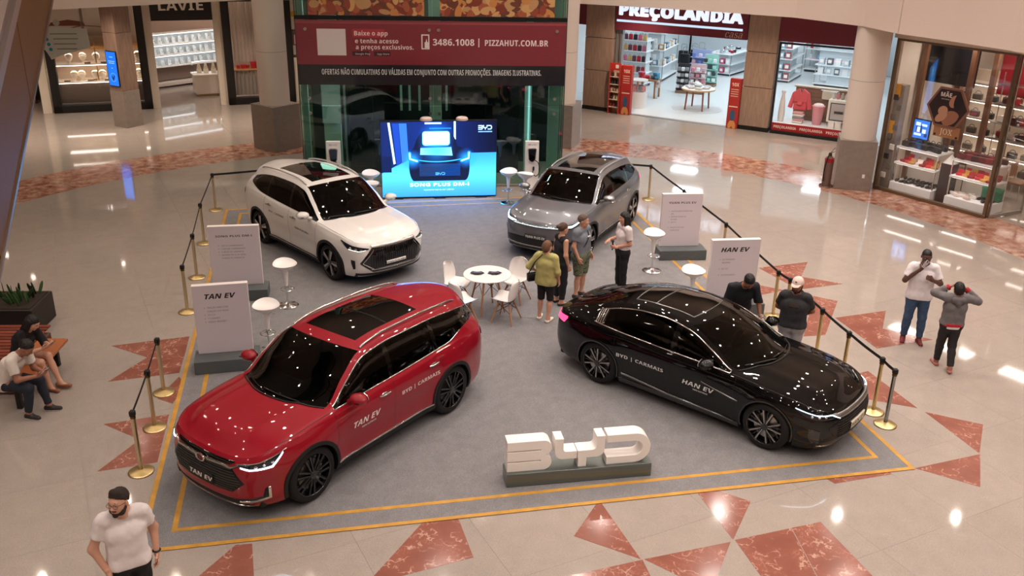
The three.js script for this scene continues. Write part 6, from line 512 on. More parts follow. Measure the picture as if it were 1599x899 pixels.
// silver grey SUV, back right
buildCar({ label: 'silver grey SUV with glowing headlights, back right by the charger', pos: [1.48, -20.94], turn: 1.114, scale: 1.02, L: 4.455, R: 0.355, arch: 0.4, track: 1.58, axleF: 0.87, axleR: 3.59, paint: carPaint(0x6a6b70, { metalness: 0.55, roughness: 0.42, specularIntensity: 1 }),
  outline: [[0, 0], [0.012, 0.3], [0.06, 0.54], [0.17, 0.73], [0.36, 0.84], [0.7, 0.9], [1.1, 0.92], [1.7, 0.92], [2.5, 0.925], [3.2, 0.93], [3.75, 0.915], [4.1, 0.87], [4.3, 0.77], [4.41, 0.56], [4.445, 0.3], [4.455, 0]],
  shoulder: [[0, 0.86], [0.06, 0.865], [0.2, 0.9], [0.5, 0.95], [1, 0.99], [1.3, 1.01], [2.3, 1.04], [3.2, 1.08], [3.9, 1.11], [4.3, 1.1], [4.455, 1.08]], low: [[0, 0.22], [0.5, 0.21], [1.5, 0.23], [3.2, 0.24], [4.1, 0.27], [4.455, 0.3]],
  up: [[0.2, 0.905, 0.03, 0.915, 0.06, 0.925, 0.1, 0.945, 0.17], [0.6, 0.975, 0.03, 0.99, 0.07, 1.005, 0.13, 1.03, 0.24], [0.95, 1.005, 0.03, 1.02, 0.07, 1.035, 0.14, 1.07, 0.27], [1.28, 1.03, 0.03, 1.045, 0.075, 1.055, 0.14, 1.1, 0.27], [1.62, 1.04, 0.033, 1.26, 0.12, 1.3, 0.19, 1.35, 0.2], [1.98, 1.055, 0.035, 1.45, 0.18, 1.505, 0.25, 1.555, 0.13], [2.45, 1.07, 0.035, 1.5, 0.195, 1.555, 0.265, 1.605, 0], [3.0, 1.09, 0.035, 1.485, 0.2, 1.545, 0.27, 1.595, -0.02], [3.4, 1.12, 0.035, 1.44, 0.205, 1.52, 0.275, 1.575, -0.03], [3.7, 1.17, 0.05, 1.39, 0.21, 1.495, 0.285, 1.55, -0.05], [3.98, 1.24, 0.09, 1.33, 0.2, 1.46, 0.3, 1.515, -0.09], [4.14, 1.24, 0.12, 1.31, 0.22, 1.41, 0.31, 1.48, -0.12], [4.3, 1.11, 0.06, 1.125, 0.1, 1.135, 0.16, 1.15, -0.1]],
  doors: [1.3, 2.32, 3.28], cowl: 1.28, head: 1.98, roof: [2.1, 3.5], roofRow: 3, rearGlass: [4.14, 4.28], dlo: [1.34, 3.94], pillars: [[2.3, 2.38], [3.2, 3.26]], blackAfter: 3.9, ridge: [0.6, 0.14, 0.015], rocker: [0.22, 0.33], rockerLine: 0.33, handles: [2.12, 3.08], mirrorX: 1.52, archTrim: 0.045, rails: [2.05, 3.85], railMat: std(0xd4d4d6, 0.3, 0.8), lineB: [1.34, 3.9], lineT: [1.34, 3.4], lineR: 0.007, wheelStyle: 'wing', spokes: 5, spokeMats: [darkRim, silverRim], mirrorMat: carPaint(0x96979a, { metalness: 0.8, roughness: 0.3 }), detail(d) {
    d.front('closed_grille', [[0, 0.79], [0.6, 0.81]], [[0, 0.755], [0.6, 0.775]], 0.016, std(0xb9c6d0, 0.15, 1)); d.front('light_bar', [[0, 0.772], [0.55, 0.79]], [[0, 0.765], [0.55, 0.782]], 0.024, lampGlow(new THREE.Color(0.75, 0.92, 1), 2.0)); d.both('headlight', [[0.5, 0.83], [0.8, 0.87], [1.08, 0.93]], [[0.5, 0.77], [0.8, 0.79], [1.0, 0.85], [1.08, 0.915]], 0.008, lensM); d.both('light_strip', [[0.52, 0.822], [0.8, 0.85], [1.06, 0.92]], [[0.52, 0.79], [0.8, 0.815], [1.04, 0.895]], 0.014, drl);
    d.front('lower_grille', [[0, 0.52], [0.5, 0.53], [0.8, 0.5]], [[0, 0.35], [0.6, 0.36], [0.8, 0.42]], 0.006, M.black); d.both('bumper_vent', [[0.82, 0.62], [0.94, 0.66]], [[0.8, 0.42], [0.9, 0.4], [0.94, 0.5]], 0.008, M.black); d.front('lip_chrome', [[0, 0.362], [0.65, 0.38]], [[0, 0.342], [0.65, 0.36]], 0.018, chromeT); d.front('lower_trim', [[0, 0.3], [0.85, 0.3]], [[0, 0.225], [0.85, 0.24]], 0.006, trimBlack); d.front('lip_chrome', [[0, 0.27], [0.6, 0.275]], [[0, 0.258], [0.6, 0.263]], 0.014, chromeT);
    d.front('number_plate', [[0, 0.6], [0.24, 0.6]], [[0, 0.5], [0.24, 0.5]], 0.022, d.text('YUAN PLUS EV', 0.48, 0.1, '#e6e6e6', { bg: '#0b0b0d' })).userData.label = 'black plate reading YUAN PLUS EV'; { const p = d.P(0.0, 0.84); mk('badge', rb(0.01, 0.02, 0.12, p.x - 0.012, 0.845, 0, 0.003), chromeT, d.t); }
    d.decal('door_lettering', 2.44, 0.8, 0.6, 0.075, d.text('BYD | CARMAIS', 0.6, 0.075, '#c9c9cc')); d.rearBoth('tail_light', [[0, 1.0], [0.95, 1.05]], [[0, 0.96], [0.95, 0.97]], 0.01, tailGlow); } });
// black saloon, front right
buildCar({ label: 'glossy black saloon with silver window trim, nearest the camera on the right', pos: [3.11, -13.13], turn: 2.436, L: 4.995, R: 0.358, arch: 0.395, track: 1.66, axleF: 0.95, axleR: 3.87, paint: phy(0x030304, 0.5, { specularIntensity: 0.05, clearcoat: 1, clearcoatRoughness: 0.015 }), headDrop: -0.14,
  outline: [[0, 0], [0.012, 0.3], [0.06, 0.54], [0.17, 0.73], [0.38, 0.855], [0.75, 0.92], [1.15, 0.94], [1.8, 0.945], [2.7, 0.95], [3.6, 0.955], [4.2, 0.94], [4.6, 0.88], [4.84, 0.76], [4.95, 0.56], [4.985, 0.3], [4.995, 0]],
  shoulder: [[0, 0.74], [0.06, 0.745], [0.2, 0.775], [0.5, 0.84], [1, 0.9], [1.5, 0.935], [2.5, 0.955], [3.5, 0.985], [4.2, 1.0], [4.7, 1.0], [4.995, 0.985]], low: [[0, 0.18], [0.5, 0.17], [1.5, 0.17], [3.4, 0.18], [4.5, 0.22], [4.995, 0.26]],
  up: [[0.2, 0.78, 0.03, 0.79, 0.06, 0.8, 0.1, 0.815, 0.17], [0.6, 0.865, 0.03, 0.88, 0.07, 0.895, 0.13, 0.915, 0.26], [1.1, 0.92, 0.03, 0.935, 0.07, 0.95, 0.14, 0.985, 0.32], [1.55, 0.95, 0.03, 0.965, 0.075, 0.975, 0.14, 1.025, 0.33], [1.95, 0.96, 0.033, 1.15, 0.13, 1.19, 0.2, 1.245, 0.26], [2.4, 0.968, 0.035, 1.325, 0.21, 1.375, 0.28, 1.425, 0.16], [2.85, 0.975, 0.035, 1.385, 0.235, 1.43, 0.3, 1.482, 0.03], [3.2, 0.985, 0.035, 1.375, 0.24, 1.425, 0.305, 1.478, -0.03], [3.6, 1.0, 0.035, 1.31, 0.235, 1.375, 0.3, 1.435, -0.07], [3.9, 1.02, 0.04, 1.22, 0.215, 1.3, 0.285, 1.365, -0.09], [4.2, 1.035, 0.06, 1.11, 0.165, 1.18, 0.25, 1.255, -0.11], [4.45, 1.03, 0.06, 1.06, 0.12, 1.09, 0.2, 1.135, -0.12], [4.62, 1.02, 0.05, 1.04, 0.09, 1.055, 0.16, 1.07, -0.12], [4.8, 1.015, 0.04, 1.025, 0.07, 1.035, 0.12, 1.045, -0.14]],
  doors: [1.48, 2.55, 3.56], cowl: 1.55, head: 2.4, roof: [2.55, 3.5], roofRow: 3, roofLine: std(0x9a9a9a, 0.3, 0.9), roofBars: [2.55, 3.12, 3.5], rearGlass: [3.62, 4.5], dlo: [1.6, 4.02], pillars: [[2.52, 2.62], [3.84, 4.02]], ridge: [0.66, 0.12, 0.02], rocker: [0.17, 0.26], rockerMat: pianoBlack, handles: [2.38, 3.4], handleY: 0.85, handleMat: std(0x2b2b2d, 0.2, 0.8), mirrorX: 1.84, archTrim: 0.012, archMat: pianoBlack, flare: 0.02,
  lineB: [1.6, 4.02], lineT: [1.6, 4.02], lineR: 0.011, wheelStyle: 'fork', spokes: 5, spokeMats: [darkRim, silverRim], tailBlend: 0.16, detail(d) {
    d.front('silver_bar', [[0, 0.71], [0.5, 0.715], [0.62, 0.725]], [[0, 0.655], [0.5, 0.66], [0.62, 0.71]], 0.018, std(0xbfbfbf, 0.26, 0.9)); d.both('headlight', [[0.62, 0.715], [0.9, 0.745], [1.2, 0.79]], [[0.62, 0.67], [0.9, 0.67], [1.05, 0.7], [1.2, 0.775]], 0.006, lensM); d.both('light_strip', [[0.5, 0.662], [0.64, 0.72], [0.9, 0.735], [1.2, 0.792]], [[0.5, 0.652], [0.64, 0.71], [0.9, 0.726], [1.2, 0.784]], 0.014, drl); for (const [i, s] of [1, -1].entries()) for (const u of [0.76, 0.86, 0.96]) { const p = d.P(s * u, 0.705); mk('lamp_lens', sp(0.02, p.x, p.y, p.z, 1, 1, 1, 12, 8), M.chrome, d.t); }
    d.front('grille', [[0, 0.64], [0.5, 0.645], [0.7, 0.56]], [[0, 0.34], [0.55, 0.35], [0.7, 0.5]], 0.004, M.black); for (let i = 0; i < 8; i++) { const y = 0.375 + i * 0.034; d.front('grille_bar', [[0, y + 0.008], [0.54, y + 0.01]], [[0, y], [0.54, y + 0.002]], 0.012, std(0x232326, 0.2, 0.7)); } d.front('number_plate', [[0, 0.52], [0.24, 0.52]], [[0, 0.41], [0.24, 0.41]], 0.022, d.text('HAN EV', 0.48, 0.11, '#3a2f20', { bg: '#cfc6b4', slant: 0.2 })).userData.label = 'pale plate reading HAN EV'; d.both('bumper_vent', [[0.84, 0.5], [0.98, 0.52]], [[0.82, 0.3], [0.92, 0.3], [0.98, 0.38]], 0.008, pianoBlack); d.front('lip_chrome', [[0, 0.225], [0.6, 0.235], [0.85, 0.26]], [[0, 0.207], [0.6, 0.217], [0.85, 0.248]], 0.018, chromeT);
    d.both('side_blade', [[d.sX(1.45), 0.255], [d.sX(2.6), 0.29], [d.sX(3.4), 0.37]], [[d.sX(1.45), 0.238], [d.sX(2.6), 0.262], [d.sX(3.4), 0.335]], 0.014, std(0xa5a5a5, 0.25, 1)); d.both('fender_blade', [[d.sX(1.4), 0.62], [d.sX(1.7), 0.665], [d.sX(2.0), 0.72]], [[d.sX(1.4), 0.608], [d.sX(1.52), 0.615], [d.sX(2.0), 0.707]], 0.012, chromeT);
    for (const s of [1, -1]) { for (const [xa, xb] of [[3.86, 3.885], [3.9, 3.925], [3.94, 3.965], [3.98, 4.005]]) { const i0 = d.uc.findIndex((q) => d.oAt(q)[0] >= xa - 0.03), c0 = d.colsU[i0], i1 = Math.min(d.colsU.length - 1, i0 + 1), f = 0.5; const at = (k) => c0[k].clone().setX(xa + 0.012 - d.mid).multiply(V(1, 1, s)).add(V(0, 0, 0.006 * s)); mk('pillar_fin', tube([at(1), at(2), at(3), at(4)], 0.012, 16, 6), chromeT, d.t); } }
    d.decal('door_lettering', 1.78, 0.5, 0.56, 0.17, d.text('HAN EV', 0.56, 0.17, '#e6e6e6', { slant: 0.3, sub: '100% ELÉTRICO' })); d.decal('door_lettering', 2.62, 0.6, 0.92, 0.105, d.text('BYD | CARMAIS', 0.92, 0.105, '#d6d6d6'));
    d.rearBoth('tail_light', [[0, 0.93], [0.7, 0.93], [1.12, 0.95]], [[0, 0.89], [0.7, 0.86], [1.05, 0.84], [1.12, 0.93]], 0.01, tailGlow); } });
// ---------------------------------------------------------------- furniture and stands on the carpet
function stanchion(x, z, label, next, top = M.brass) {
  const t = thing('barrier_post', label, 'barrier post', [x, 0.002, z], 0);
  mk('base', lathe([[0.001, 0], [0.165, 0], [0.168, 0.012], [0.15, 0.024], [0.07, 0.036], [0.04, 0.05], [0.001, 0.05]], 36), M.brass, t); mk('pole', cy(0.03, 0.03, 0.82, 0, 0.45, 0, 20), top, t); mk('collar', cy(0.037, 0.037, 0.03, 0, 0.845, 0, 20), M.brassDark, t); mk('belt_head', rb(0.075, 0.085, 0.075, 0, 0.9, 0, 0.02, 3), M.belt, t);
  if (next) { const pts = [0, 0.25, 0.5, 0.75, 1].map((f) => [lerp(0, next[0] - x, f), 0.905 - Math.sin(f * PI) * 0.012, lerp(0, next[1] - z, f)]), g = []; for (let i = 0; i < 4; i++) g.push(beam(pts[i], pts[i + 1], 0.004, 0.05)); mk('belt', g, M.belt, t); }
}
const goldPole = std(0xd8c8a4, 0.34, 1);
stanchion(-4.93, -10.58, 'brass barrier post nearest the camera on the left, base beside the taped edge', [-5.16, -11.72], goldPole); stanchion(-5.16, -11.72, 'brass barrier post second from the camera on the left side', [-5.4, -12.77], goldPole); stanchion(-5.4, -12.77, 'brass barrier post third from the camera on the left, left of the TAN EV board', null, goldPole);
stanchion(-6.06, -15.87, 'brass barrier post just left of the TAN EV board top', [-6.44, -17.6], goldPole); stanchion(-6.44, -17.6, 'brass barrier post just left of the SONG PLUS board', [-6.94, -19.66], goldPole); stanchion(-6.94, -19.66, 'brass barrier post left of the SONG PLUS board, next to the corner post', [-7.43, -22.13], goldPole); stanchion(-7.43, -22.13, 'brass corner barrier post at the back left behind the white car', [-5.5, -23.1], goldPole); stanchion(-5.5, -23.1, 'barrier post hidden behind the roof of the white car', null, goldPole);
stanchion(2.05, -24.3, 'barrier post hidden behind the silver car', [3.59, -23.84], goldPole); stanchion(3.59, -23.84, 'brass corner barrier post at the back right beside the silver car tail', [4.08, -21.55], goldPole); stanchion(4.08, -21.55, 'barrier post mostly hidden behind the YUAN PLUS board', [4.58, -19.05], goldPole); stanchion(4.58, -19.05, 'barrier post standing between the YUAN PLUS and HAN EV boards', [4.98, -16.22], goldPole);
stanchion(4.98, -16.22, 'brass barrier post right of the HAN EV board, left one of a close pair', [5.1, -15.85]); stanchion(5.1, -15.85, 'brass barrier post of a close pair, the one nearer the man in the cap', [5.27, -14.46]); stanchion(5.27, -14.46, 'barrier post just right of the man in the white cap', [5.42, -13.54]); stanchion(5.42, -13.54, 'barrier post behind the middle of the black saloon bonnet', [5.62, -12.62]); stanchion(5.62, -12.62, 'brass barrier post behind the nose of the black saloon, next to last', [5.67, -12.24]); stanchion(5.67, -12.24, 'last brass barrier post at the nose of the black saloon', null, std(0x9fa5a4, 0.25, 1));
// information boards
const boardM = std(0xcfc6cc, 0.6);
function board(label, x, z, turn, title, lines, slant, titleSize, w = 0.9) {
  const t = thing('info_board', label, 'sign', [x, 0.0115, z], turn), H = 1.2, tex = canvasTex(600, 800, (g, W, h) => { g.fillStyle = '#d6ccd4'; g.fillRect(0, 0, W, h); if (slant) techText(g, title, W / 2 - 12, 128, titleSize, '#1d1a1e', { skew: slant, stretch: 1.25, weight: '900' }); else techText(g, title, W / 2, 130, titleSize, '#2b282c', { stretch: 1.45 }); g.fillStyle = '#77707a'; g.font = '27px sans-serif'; g.textBaseline = 'middle'; lines.forEach((s, i) => { if (!s) return; const cont = s[0] === '~'; if (!cont) { g.beginPath(); g.arc(112, 258 + i * 42, 5, 0, 7); g.fill(); } g.fillText(cont ? s.slice(1) : s, 140, 258 + i * 42, 380); }); });
  mk('board_panel', rb(w, H, 0.1, 0, 0.22 + H / 2, 0, 0.006), std(0xe7dfdc, 0.55), t); mk('print', new THREE.PlaneGeometry(w - 0.012, H - 0.012).translate(0, 0.22 + H / 2, 0.0512), std(0xffffff, 0.55, 0, { map: tex }), t); mk('base_block', rb(w + 0.16, 0.22, 0.48, 0.02, 0.11, 0.12, 0.008), M.greyBase, t);
}
board('white TAN EV information board beside the red car', -4.71, -13.82, 0.25, 'TAN EV', ['TRAÇÃO AWD COM', '~FUNÇÃO OFF ROAD', '517 CV', '7 LUGARES', 'FREIOS BREMBO'], 0.3, 78, 0.87);
board('white SONG PLUS information board beside the white car', -5.33, -16.75, 0.17, 'SONG PLUS DM-i', ['235 CV COMBINADOS', '1200 KM COMBINADOS', '6 ANOS DE GARANTIA', 'BATERIA DE ALTO NÍVEL', '~8 ANOS DE GARANTIA'], 0, 38, 0.95);
board('white YUAN PLUS information board beside the silver car', 3.68, -19.54, 0.12, 'YUAN PLUS EV', ['AUTONOMIA MÁXIMA 458', '~KM', 'BATERIA BLADE DE', '~60 KWH', '204 CV', '', 'PACOTE DE AUTO', '~CONDUÇÃO'], 0, 42, 0.9);
board('white HAN EV information board behind the black saloon', 4.2, -16.55, 0.14, 'HAN EV', ['AUTONOMIA', '~MÁXIMA', '', '517 CV', '', '3,9 SEGUNDOS'], 0.3, 78, 0.95);
// bar stools
const stoolSeat = (() => { const p = [], idx = [], n = 36, rings = [[0.001, 0.0], [0.06, 0.001], [0.12, 0.004], [0.165, 0.014], [0.198, 0.034], [0.21, 0.044], [0.216, 0.042], [0.21, 0.03], [0.175, -0.014], [0.13, -0.045], [0.085, -0.072], [0.06, -0.1]]; for (const [r, y] of rings) for (let i = 0; i < n; i++) { const a = i / n * 2 * PI, back = Math.max(0, -Math.cos(a)) ** 1.5; p.push(Math.sin(a) * r * 1.06, y + back * (r / 0.2) ** 3 * 0.045, Math.cos(a) * r * 0.95 - back * 0.02 * (r / 0.2)); } for (let k = 0; k < rings.length - 1; k++) for (let i = 0; i < n; i++) { const a = k * n + i, b = k * n + (i + 1) % n; idx.push(a, a + n, b, b, a + n, b + n); } const g = new THREE.BufferGeometry(); g.setAttribute('position', new THREE.Float32BufferAttribute(p, 3)); g.setIndex(idx); g.computeVertexNormals(); return g; })();
function stool(label, x, z, turn) { const t = thing('bar_stool', label, 'bar stool', [x, 0.0115, z], turn); const s = mk('seat', stoolSeat, M.plastic, t); s.position.y = 0.8; mk('stem_cover', lathe([[0.06, 0.7], [0.056, 0.69], [0.046, 0.6], [0.03, 0.42], [0.026, 0.4], [0.001, 0.4]], 24), M.plastic, t); mk('gas_pole', cy(0.018, 0.022, 0.4, 0, 0.22, 0, 16), M.chrome, t); mk('foot_ring', [new THREE.TorusGeometry(0.125, 0.009, 8, 30).rotateX(PI / 2).translate(0, 0.36, 0.06), bar([-0.03, 0.36, 0], [-0.11, 0.36, 0.09], 0.008), bar([0.03, 0.36, 0], [0.11, 0.36, 0.09], 0.008), cy(0.035, 0.035, 0.05, 0, 0.36, 0, 16)], M.chrome, t); mk('base', lathe([[0.001, 0], [0.2, 0], [0.202, 0.008], [0.17, 0.022], [0.08, 0.04], [0.035, 0.07], [0.001, 0.08]], 36), M.chrome, t); mk('lift_lever', bar([0.03, 0.72, 0], [0.14, 0.69, 0.03], 0.007, 0.005), M.chrome, t); }
stool('white bar stool between the SONG PLUS board and the white car nose', -4.27, -16.26, 0.5); stool('white bar stool behind the TAN EV board', -4.13, -14.3, 0.2); stool('white bar stool left of the LED screen, the taller one by the white car mirror', -3.62, -22.75, 0.4); stool('white bar stool left of the LED screen, mostly hidden behind the white car mirror', -3.5, -21.9, 2.2); stool('white bar stool right of the LED screen, left one of two', -0.15, -23.2, -0.3); stool('white bar stool right of the LED screen, right one of two', 0.28, -23.02, 2.6); stool('white bar stool left of the YUAN PLUS board', 2.97, -18.5, 0.2); stool('white bar stool in front of the HAN EV board behind the black saloon roof', 3.42, -16.35, 0.3);
// round table, shell chairs and brochures
{
  const t = thing('round_table', 'round white table on splayed wooden legs in the middle of the carpet', 'table', [-0.47, 0.0115, -16.25], 0.5);
  mk('tabletop', lathe([[0.001, 0.735], [0.44, 0.735], [0.452, 0.728], [0.452, 0.716], [0.42, 0.708], [0.001, 0.708]].reverse(), 56), M.plastic, t); for (const sx of [-1, 1]) for (const sz of [-1, 1]) mk('leg', bar([sx * 0.25, 0, sz * 0.25], [sx * 0.13, 0.71, sz * 0.13], 0.015, 0.024, 14), M.wood, t); const wires = []; for (const [a, b] of [[[-1, -1], [1, -1]], [[1, -1], [1, 1]], [[1, 1], [-1, 1]], [[-1, 1], [-1, -1]]]) { wires.push(bar([a[0] * 0.14, 0.68, a[1] * 0.14], [b[0] * 0.19, 0.36, b[1] * 0.19], 0.005, 0.005, 6), bar([b[0] * 0.14, 0.68, b[1] * 0.14], [a[0] * 0.19, 0.36, a[1] * 0.19], 0.005, 0.005, 6)); } mk('wire_brace', wires, M.black, t);
  const prof = [[0.225, 0.405, 0.17], [0.215, 0.432, 0.2], [0.17, 0.445, 0.222], [0.05, 0.432, 0.235], [-0.09, 0.424, 0.232], [-0.165, 0.44, 0.228], [-0.2, 0.5, 0.225], [-0.222, 0.6, 0.222], [-0.24, 0.7, 0.205], [-0.255, 0.78, 0.175], [-0.262, 0.82, 0.13], [-0.264, 0.832, 0.08]], cz = pchip(prof.map((q, i) => [i, q[0]])), cyv = pchip(prof.map((q, i) => [i, q[1]])), cw = pchip(prof.map((q, i) => [i, q[2]]));
  const NU = 18, NV = 34, p = [], idx = []; for (let side = 0; side < 2; side++) for (let j = 0; j <= NV; j++) for (let i = 0; i <= NU; i++) { const v = j / NV * 11, u = i / NU * 2 - 1, back = sstep(4, 7, v), e = Math.pow(Math.abs(u), 2.4); const w = cw(v), off = side * 0.008; p.push(u * w, cyv(v) + e * (1 - back) * 0.055 - off * (1 - back), cz(v) + e * back * 0.075 - off * back); }
  const st = (NU + 1) * (NV + 1); for (let side = 0; side < 2; side++) for (let j = 0; j < NV; j++) for (let i = 0; i < NU; i++) { const a = side * st + j * (NU + 1) + i, b = a + 1, c = a + NU + 1, d = c + 1; if (side) idx.push(a, c, b, b, c, d); else idx.push(a, b, c, b, d, c); } const rim = (a, b) => idx.push(a, b, a + st, b, b + st, a + st); for (let i = 0; i < NU; i++) { rim(i + 1, i); rim(NV * (NU + 1) + i, NV * (NU + 1) + i + 1); } for (let j = 0; j < NV; j++) { rim(j * (NU + 1), (j + 1) * (NU + 1)); rim((j + 1) * (NU + 1) + NU, j * (NU + 1) + NU); }
  const shell = new THREE.BufferGeometry(); shell.setAttribute('position', new THREE.Float32BufferAttribute(p, 3)); shell.setIndex(idx); shell.computeVertexNormals();
  const ch = thing('shell_chair', 'white shell chair on the left of the round table, seen from the side', 'chair', [-1.06, 0.0115, -16.48], 1.15); mk('seat_shell', shell, M.plastic, ch); for (const sx of [-1, 1]) for (const sz of [-1, 1]) mk('leg', bar([sx * 0.23, 0, sz * 0.21 - 0.02], [sx * 0.1, 0.385, sz * 0.1 - 0.02], 0.012, 0.019, 12), M.wood, ch); const w2 = []; for (const [a, b] of [[[-1, -1], [1, -1]], [[1, -1], [1, 1]], [[1, 1], [-1, 1]], [[-1, 1], [-1, -1]]]) { w2.push(bar([a[0] * 0.11, 0.37, a[1] * 0.11 - 0.02], [b[0] * 0.165, 0.2, b[1] * 0.155 - 0.02], 0.005, 0.005, 6), bar([b[0] * 0.11, 0.37, b[1] * 0.11 - 0.02], [a[0] * 0.165, 0.2, a[1] * 0.155 - 0.02], 0.005, 0.005, 6)); } w2.push(bar([-0.13, 0.4, 0.1], [0.13, 0.4, 0.1], 0.008), bar([-0.13, 0.4, -0.14], [0.13, 0.4, -0.14], 0.008)); mk('wire_base', w2, M.black, ch);
  dup(ch, [0.06, 0.0115, -16.72], -0.5, 'white shell chair at the back right of the round table, facing the camera'); dup(ch, [-0.12, 0.0115, -15.78], -1.95, 'white shell chair in front of the round table, seen from behind'); dup(ch, [-0.9, 0.0115, -15.66], 2.25, 'white shell chair partly hidden behind the tail of the red car');
  const bro = thing('brochure', 'dark glossy brochure in a fanned pile on the round white table', 'brochure', [-0.66, 0.748, -16.27], 0.2, 'brochures on the round table'); mk('cover', rb(0.16, 0.006, 0.115, 0, 0.003, 0, 0.001), phy(0x2b2a33, 0.25), bro); mk('cover_picture', bx(0.15, 0.001, 0.05, 0, 0.0066, -0.02), phy(0x6d6f7d, 0.25), bro);
  for (const [x, z, a, k] of [[-0.62, -16.25, 0.6, 1], [-0.7, -16.24, -0.3, 2], [-0.65, -16.22, 0.1, 3], [-0.33, -16.29, 0.3, 0], [-0.29, -16.27, 0.8, 1], [-0.37, -16.26, -0.2, 2], [-0.32, -16.24, 0.2, 3]]) dup(bro, [x, 0.748 + k * 0.0066, z], a);
}
// big standing logo of three letters on a metal block
{
  const t = thing('logo_block', 'big white standing BYD letters on a brushed metal block near the front edge', 'sign', [-0.01, 0.0115, -10.36], 0.1817), W = 1.97, BH = 0.2; mk('metal_block', rb(W + 0.02, BH, 0.3, W / 2, BH / 2, -0.16, 0.006), std(0x9aa39f, 0.3, 0.75, { map: dataTex(128, (u, v) => { const n = 0.78 + fbm(u * 0.05, v, 40, 2, 5) * 0.12; return [n, n, n]; }) }), t);
  const letter = std(0xf0ebe6, 0.4), H = 0.44, s = 0.105, add = (shape) => mk('letter_piece', new THREE.ExtrudeGeometry(shape, { depth: 0.2, bevelEnabled: true, bevelThickness: 0.004, bevelSize: 0.004, bevelSegments: 2, curveSegments: 16 }).translate(0.01, BH + 0.004, -0.27), letter, t);
  const b = new THREE.Shape(), bw = 0.59, r = H / 4; b.moveTo(0, 0); b.lineTo(bw - r, 0); b.absarc(bw - r, r, r, -PI / 2, PI / 2 - 0.35, false); b.absarc(bw - r, 3 * r, r, -PI / 2 + 0.35, PI / 2, false); b.lineTo(0, H); b.lineTo(0, H - 0.128); b.lineTo(bw - r - 0.03, H - 0.128); b.lineTo(bw - r - 0.03, H - 0.152); b.lineTo(0, H - 0.152); b.lineTo(0, 0.152); b.lineTo(bw - r - 0.03, 0.152); b.lineTo(bw - r - 0.03, 0.128); b.lineTo(0, 0.128); add(b);
  const y1 = new THREE.Shape(), o = 0.64; y1.moveTo(o, H); y1.lineTo(o + s, H); y1.lineTo(o + s, 0.3); y1.quadraticCurveTo(o + s, 0.24, o + s + 0.05, 0.24); y1.lineTo(o + 0.29, 0.24); y1.lineTo(o + 0.29, 0.135); y1.lineTo(o + 0.12, 0.135); y1.quadraticCurveTo(o, 0.135, o, 0.26); add(y1);
  const y2 = new THREE.Shape(); y2.moveTo(o + 0.31, 0.24); y2.lineTo(o + 0.5, 0.24); y2.quadraticCurveTo(o + 0.565, 0.24, o + 0.565, 0.31); y2.lineTo(o + 0.565, H); y2.lineTo(o + 0.67, H); y2.lineTo(o + 0.67, 0.26); y2.quadraticCurveTo(o + 0.67, 0.135, o + 0.55, 0.135); y2.lineTo(o + 0.425, 0.135); y2.lineTo(o + 0.425, 0); y2.lineTo(o + 0.32, 0); y2.lineTo(o + 0.32, 0.135); y2.lineTo(o + 0.31, 0.135); add(y2);
  const d = new THREE.Shape(), e = 1.35, R = H / 2; d.moveTo(e, 0); d.lineTo(e + 0.6 - R, 0); d.absarc(e + 0.6 - R, R, R, -PI / 2, PI / 2, false); d.lineTo(e, H); d.lineTo(e, H - s); d.lineTo(e + 0.6 - R, H - s); d.absarc(e + 0.6 - R, R, R - s, PI / 2, -PI / 2, true); d.lineTo(e, s); add(d);
}
// fire extinguisher
{ const t = thing('fire_extinguisher', 'steel fire extinguisher with red top standing left of the right column', 'fire extinguisher', [8.82, 0.002, -25.5], 0.3); t.scale.setScalar(1.18); mk('cylinder', lathe([[0.001, 0], [0.1, 0], [0.105, 0.02], [0.105, 0.62], [0.09, 0.7], [0.05, 0.74], [0.001, 0.74]], 28), std(0x7a5f58, 0.4, 0.3), t); mk('red_collar', cy(0.107, 0.107, 0.1, 0, 0.64, 0, 28), std(0x9c1a20, 0.4), t); mk('valve', cy(0.035, 0.045, 0.08, 0, 0.78, 0, 14), M.brassDark, t); mk('handle', [bar([0, 0.8, 0], [0.1, 0.93, 0], 0.014), bar([0, 0.8, 0], [0.12, 0.84, 0], 0.012)], M.chrome, t); mk('hose', tube([[0, 0.8, 0.02], [-0.12, 0.7, 0.08], [-0.15, 0.4, 0.06], [-0.13, 0.15, 0.05]], 0.014, 24), M.black, t); mk('stand_ring', lathe([[0.15, 0], [0.16, 0], [0.16, 0.03], [0.15, 0.03]], 28), M.satin, t); }
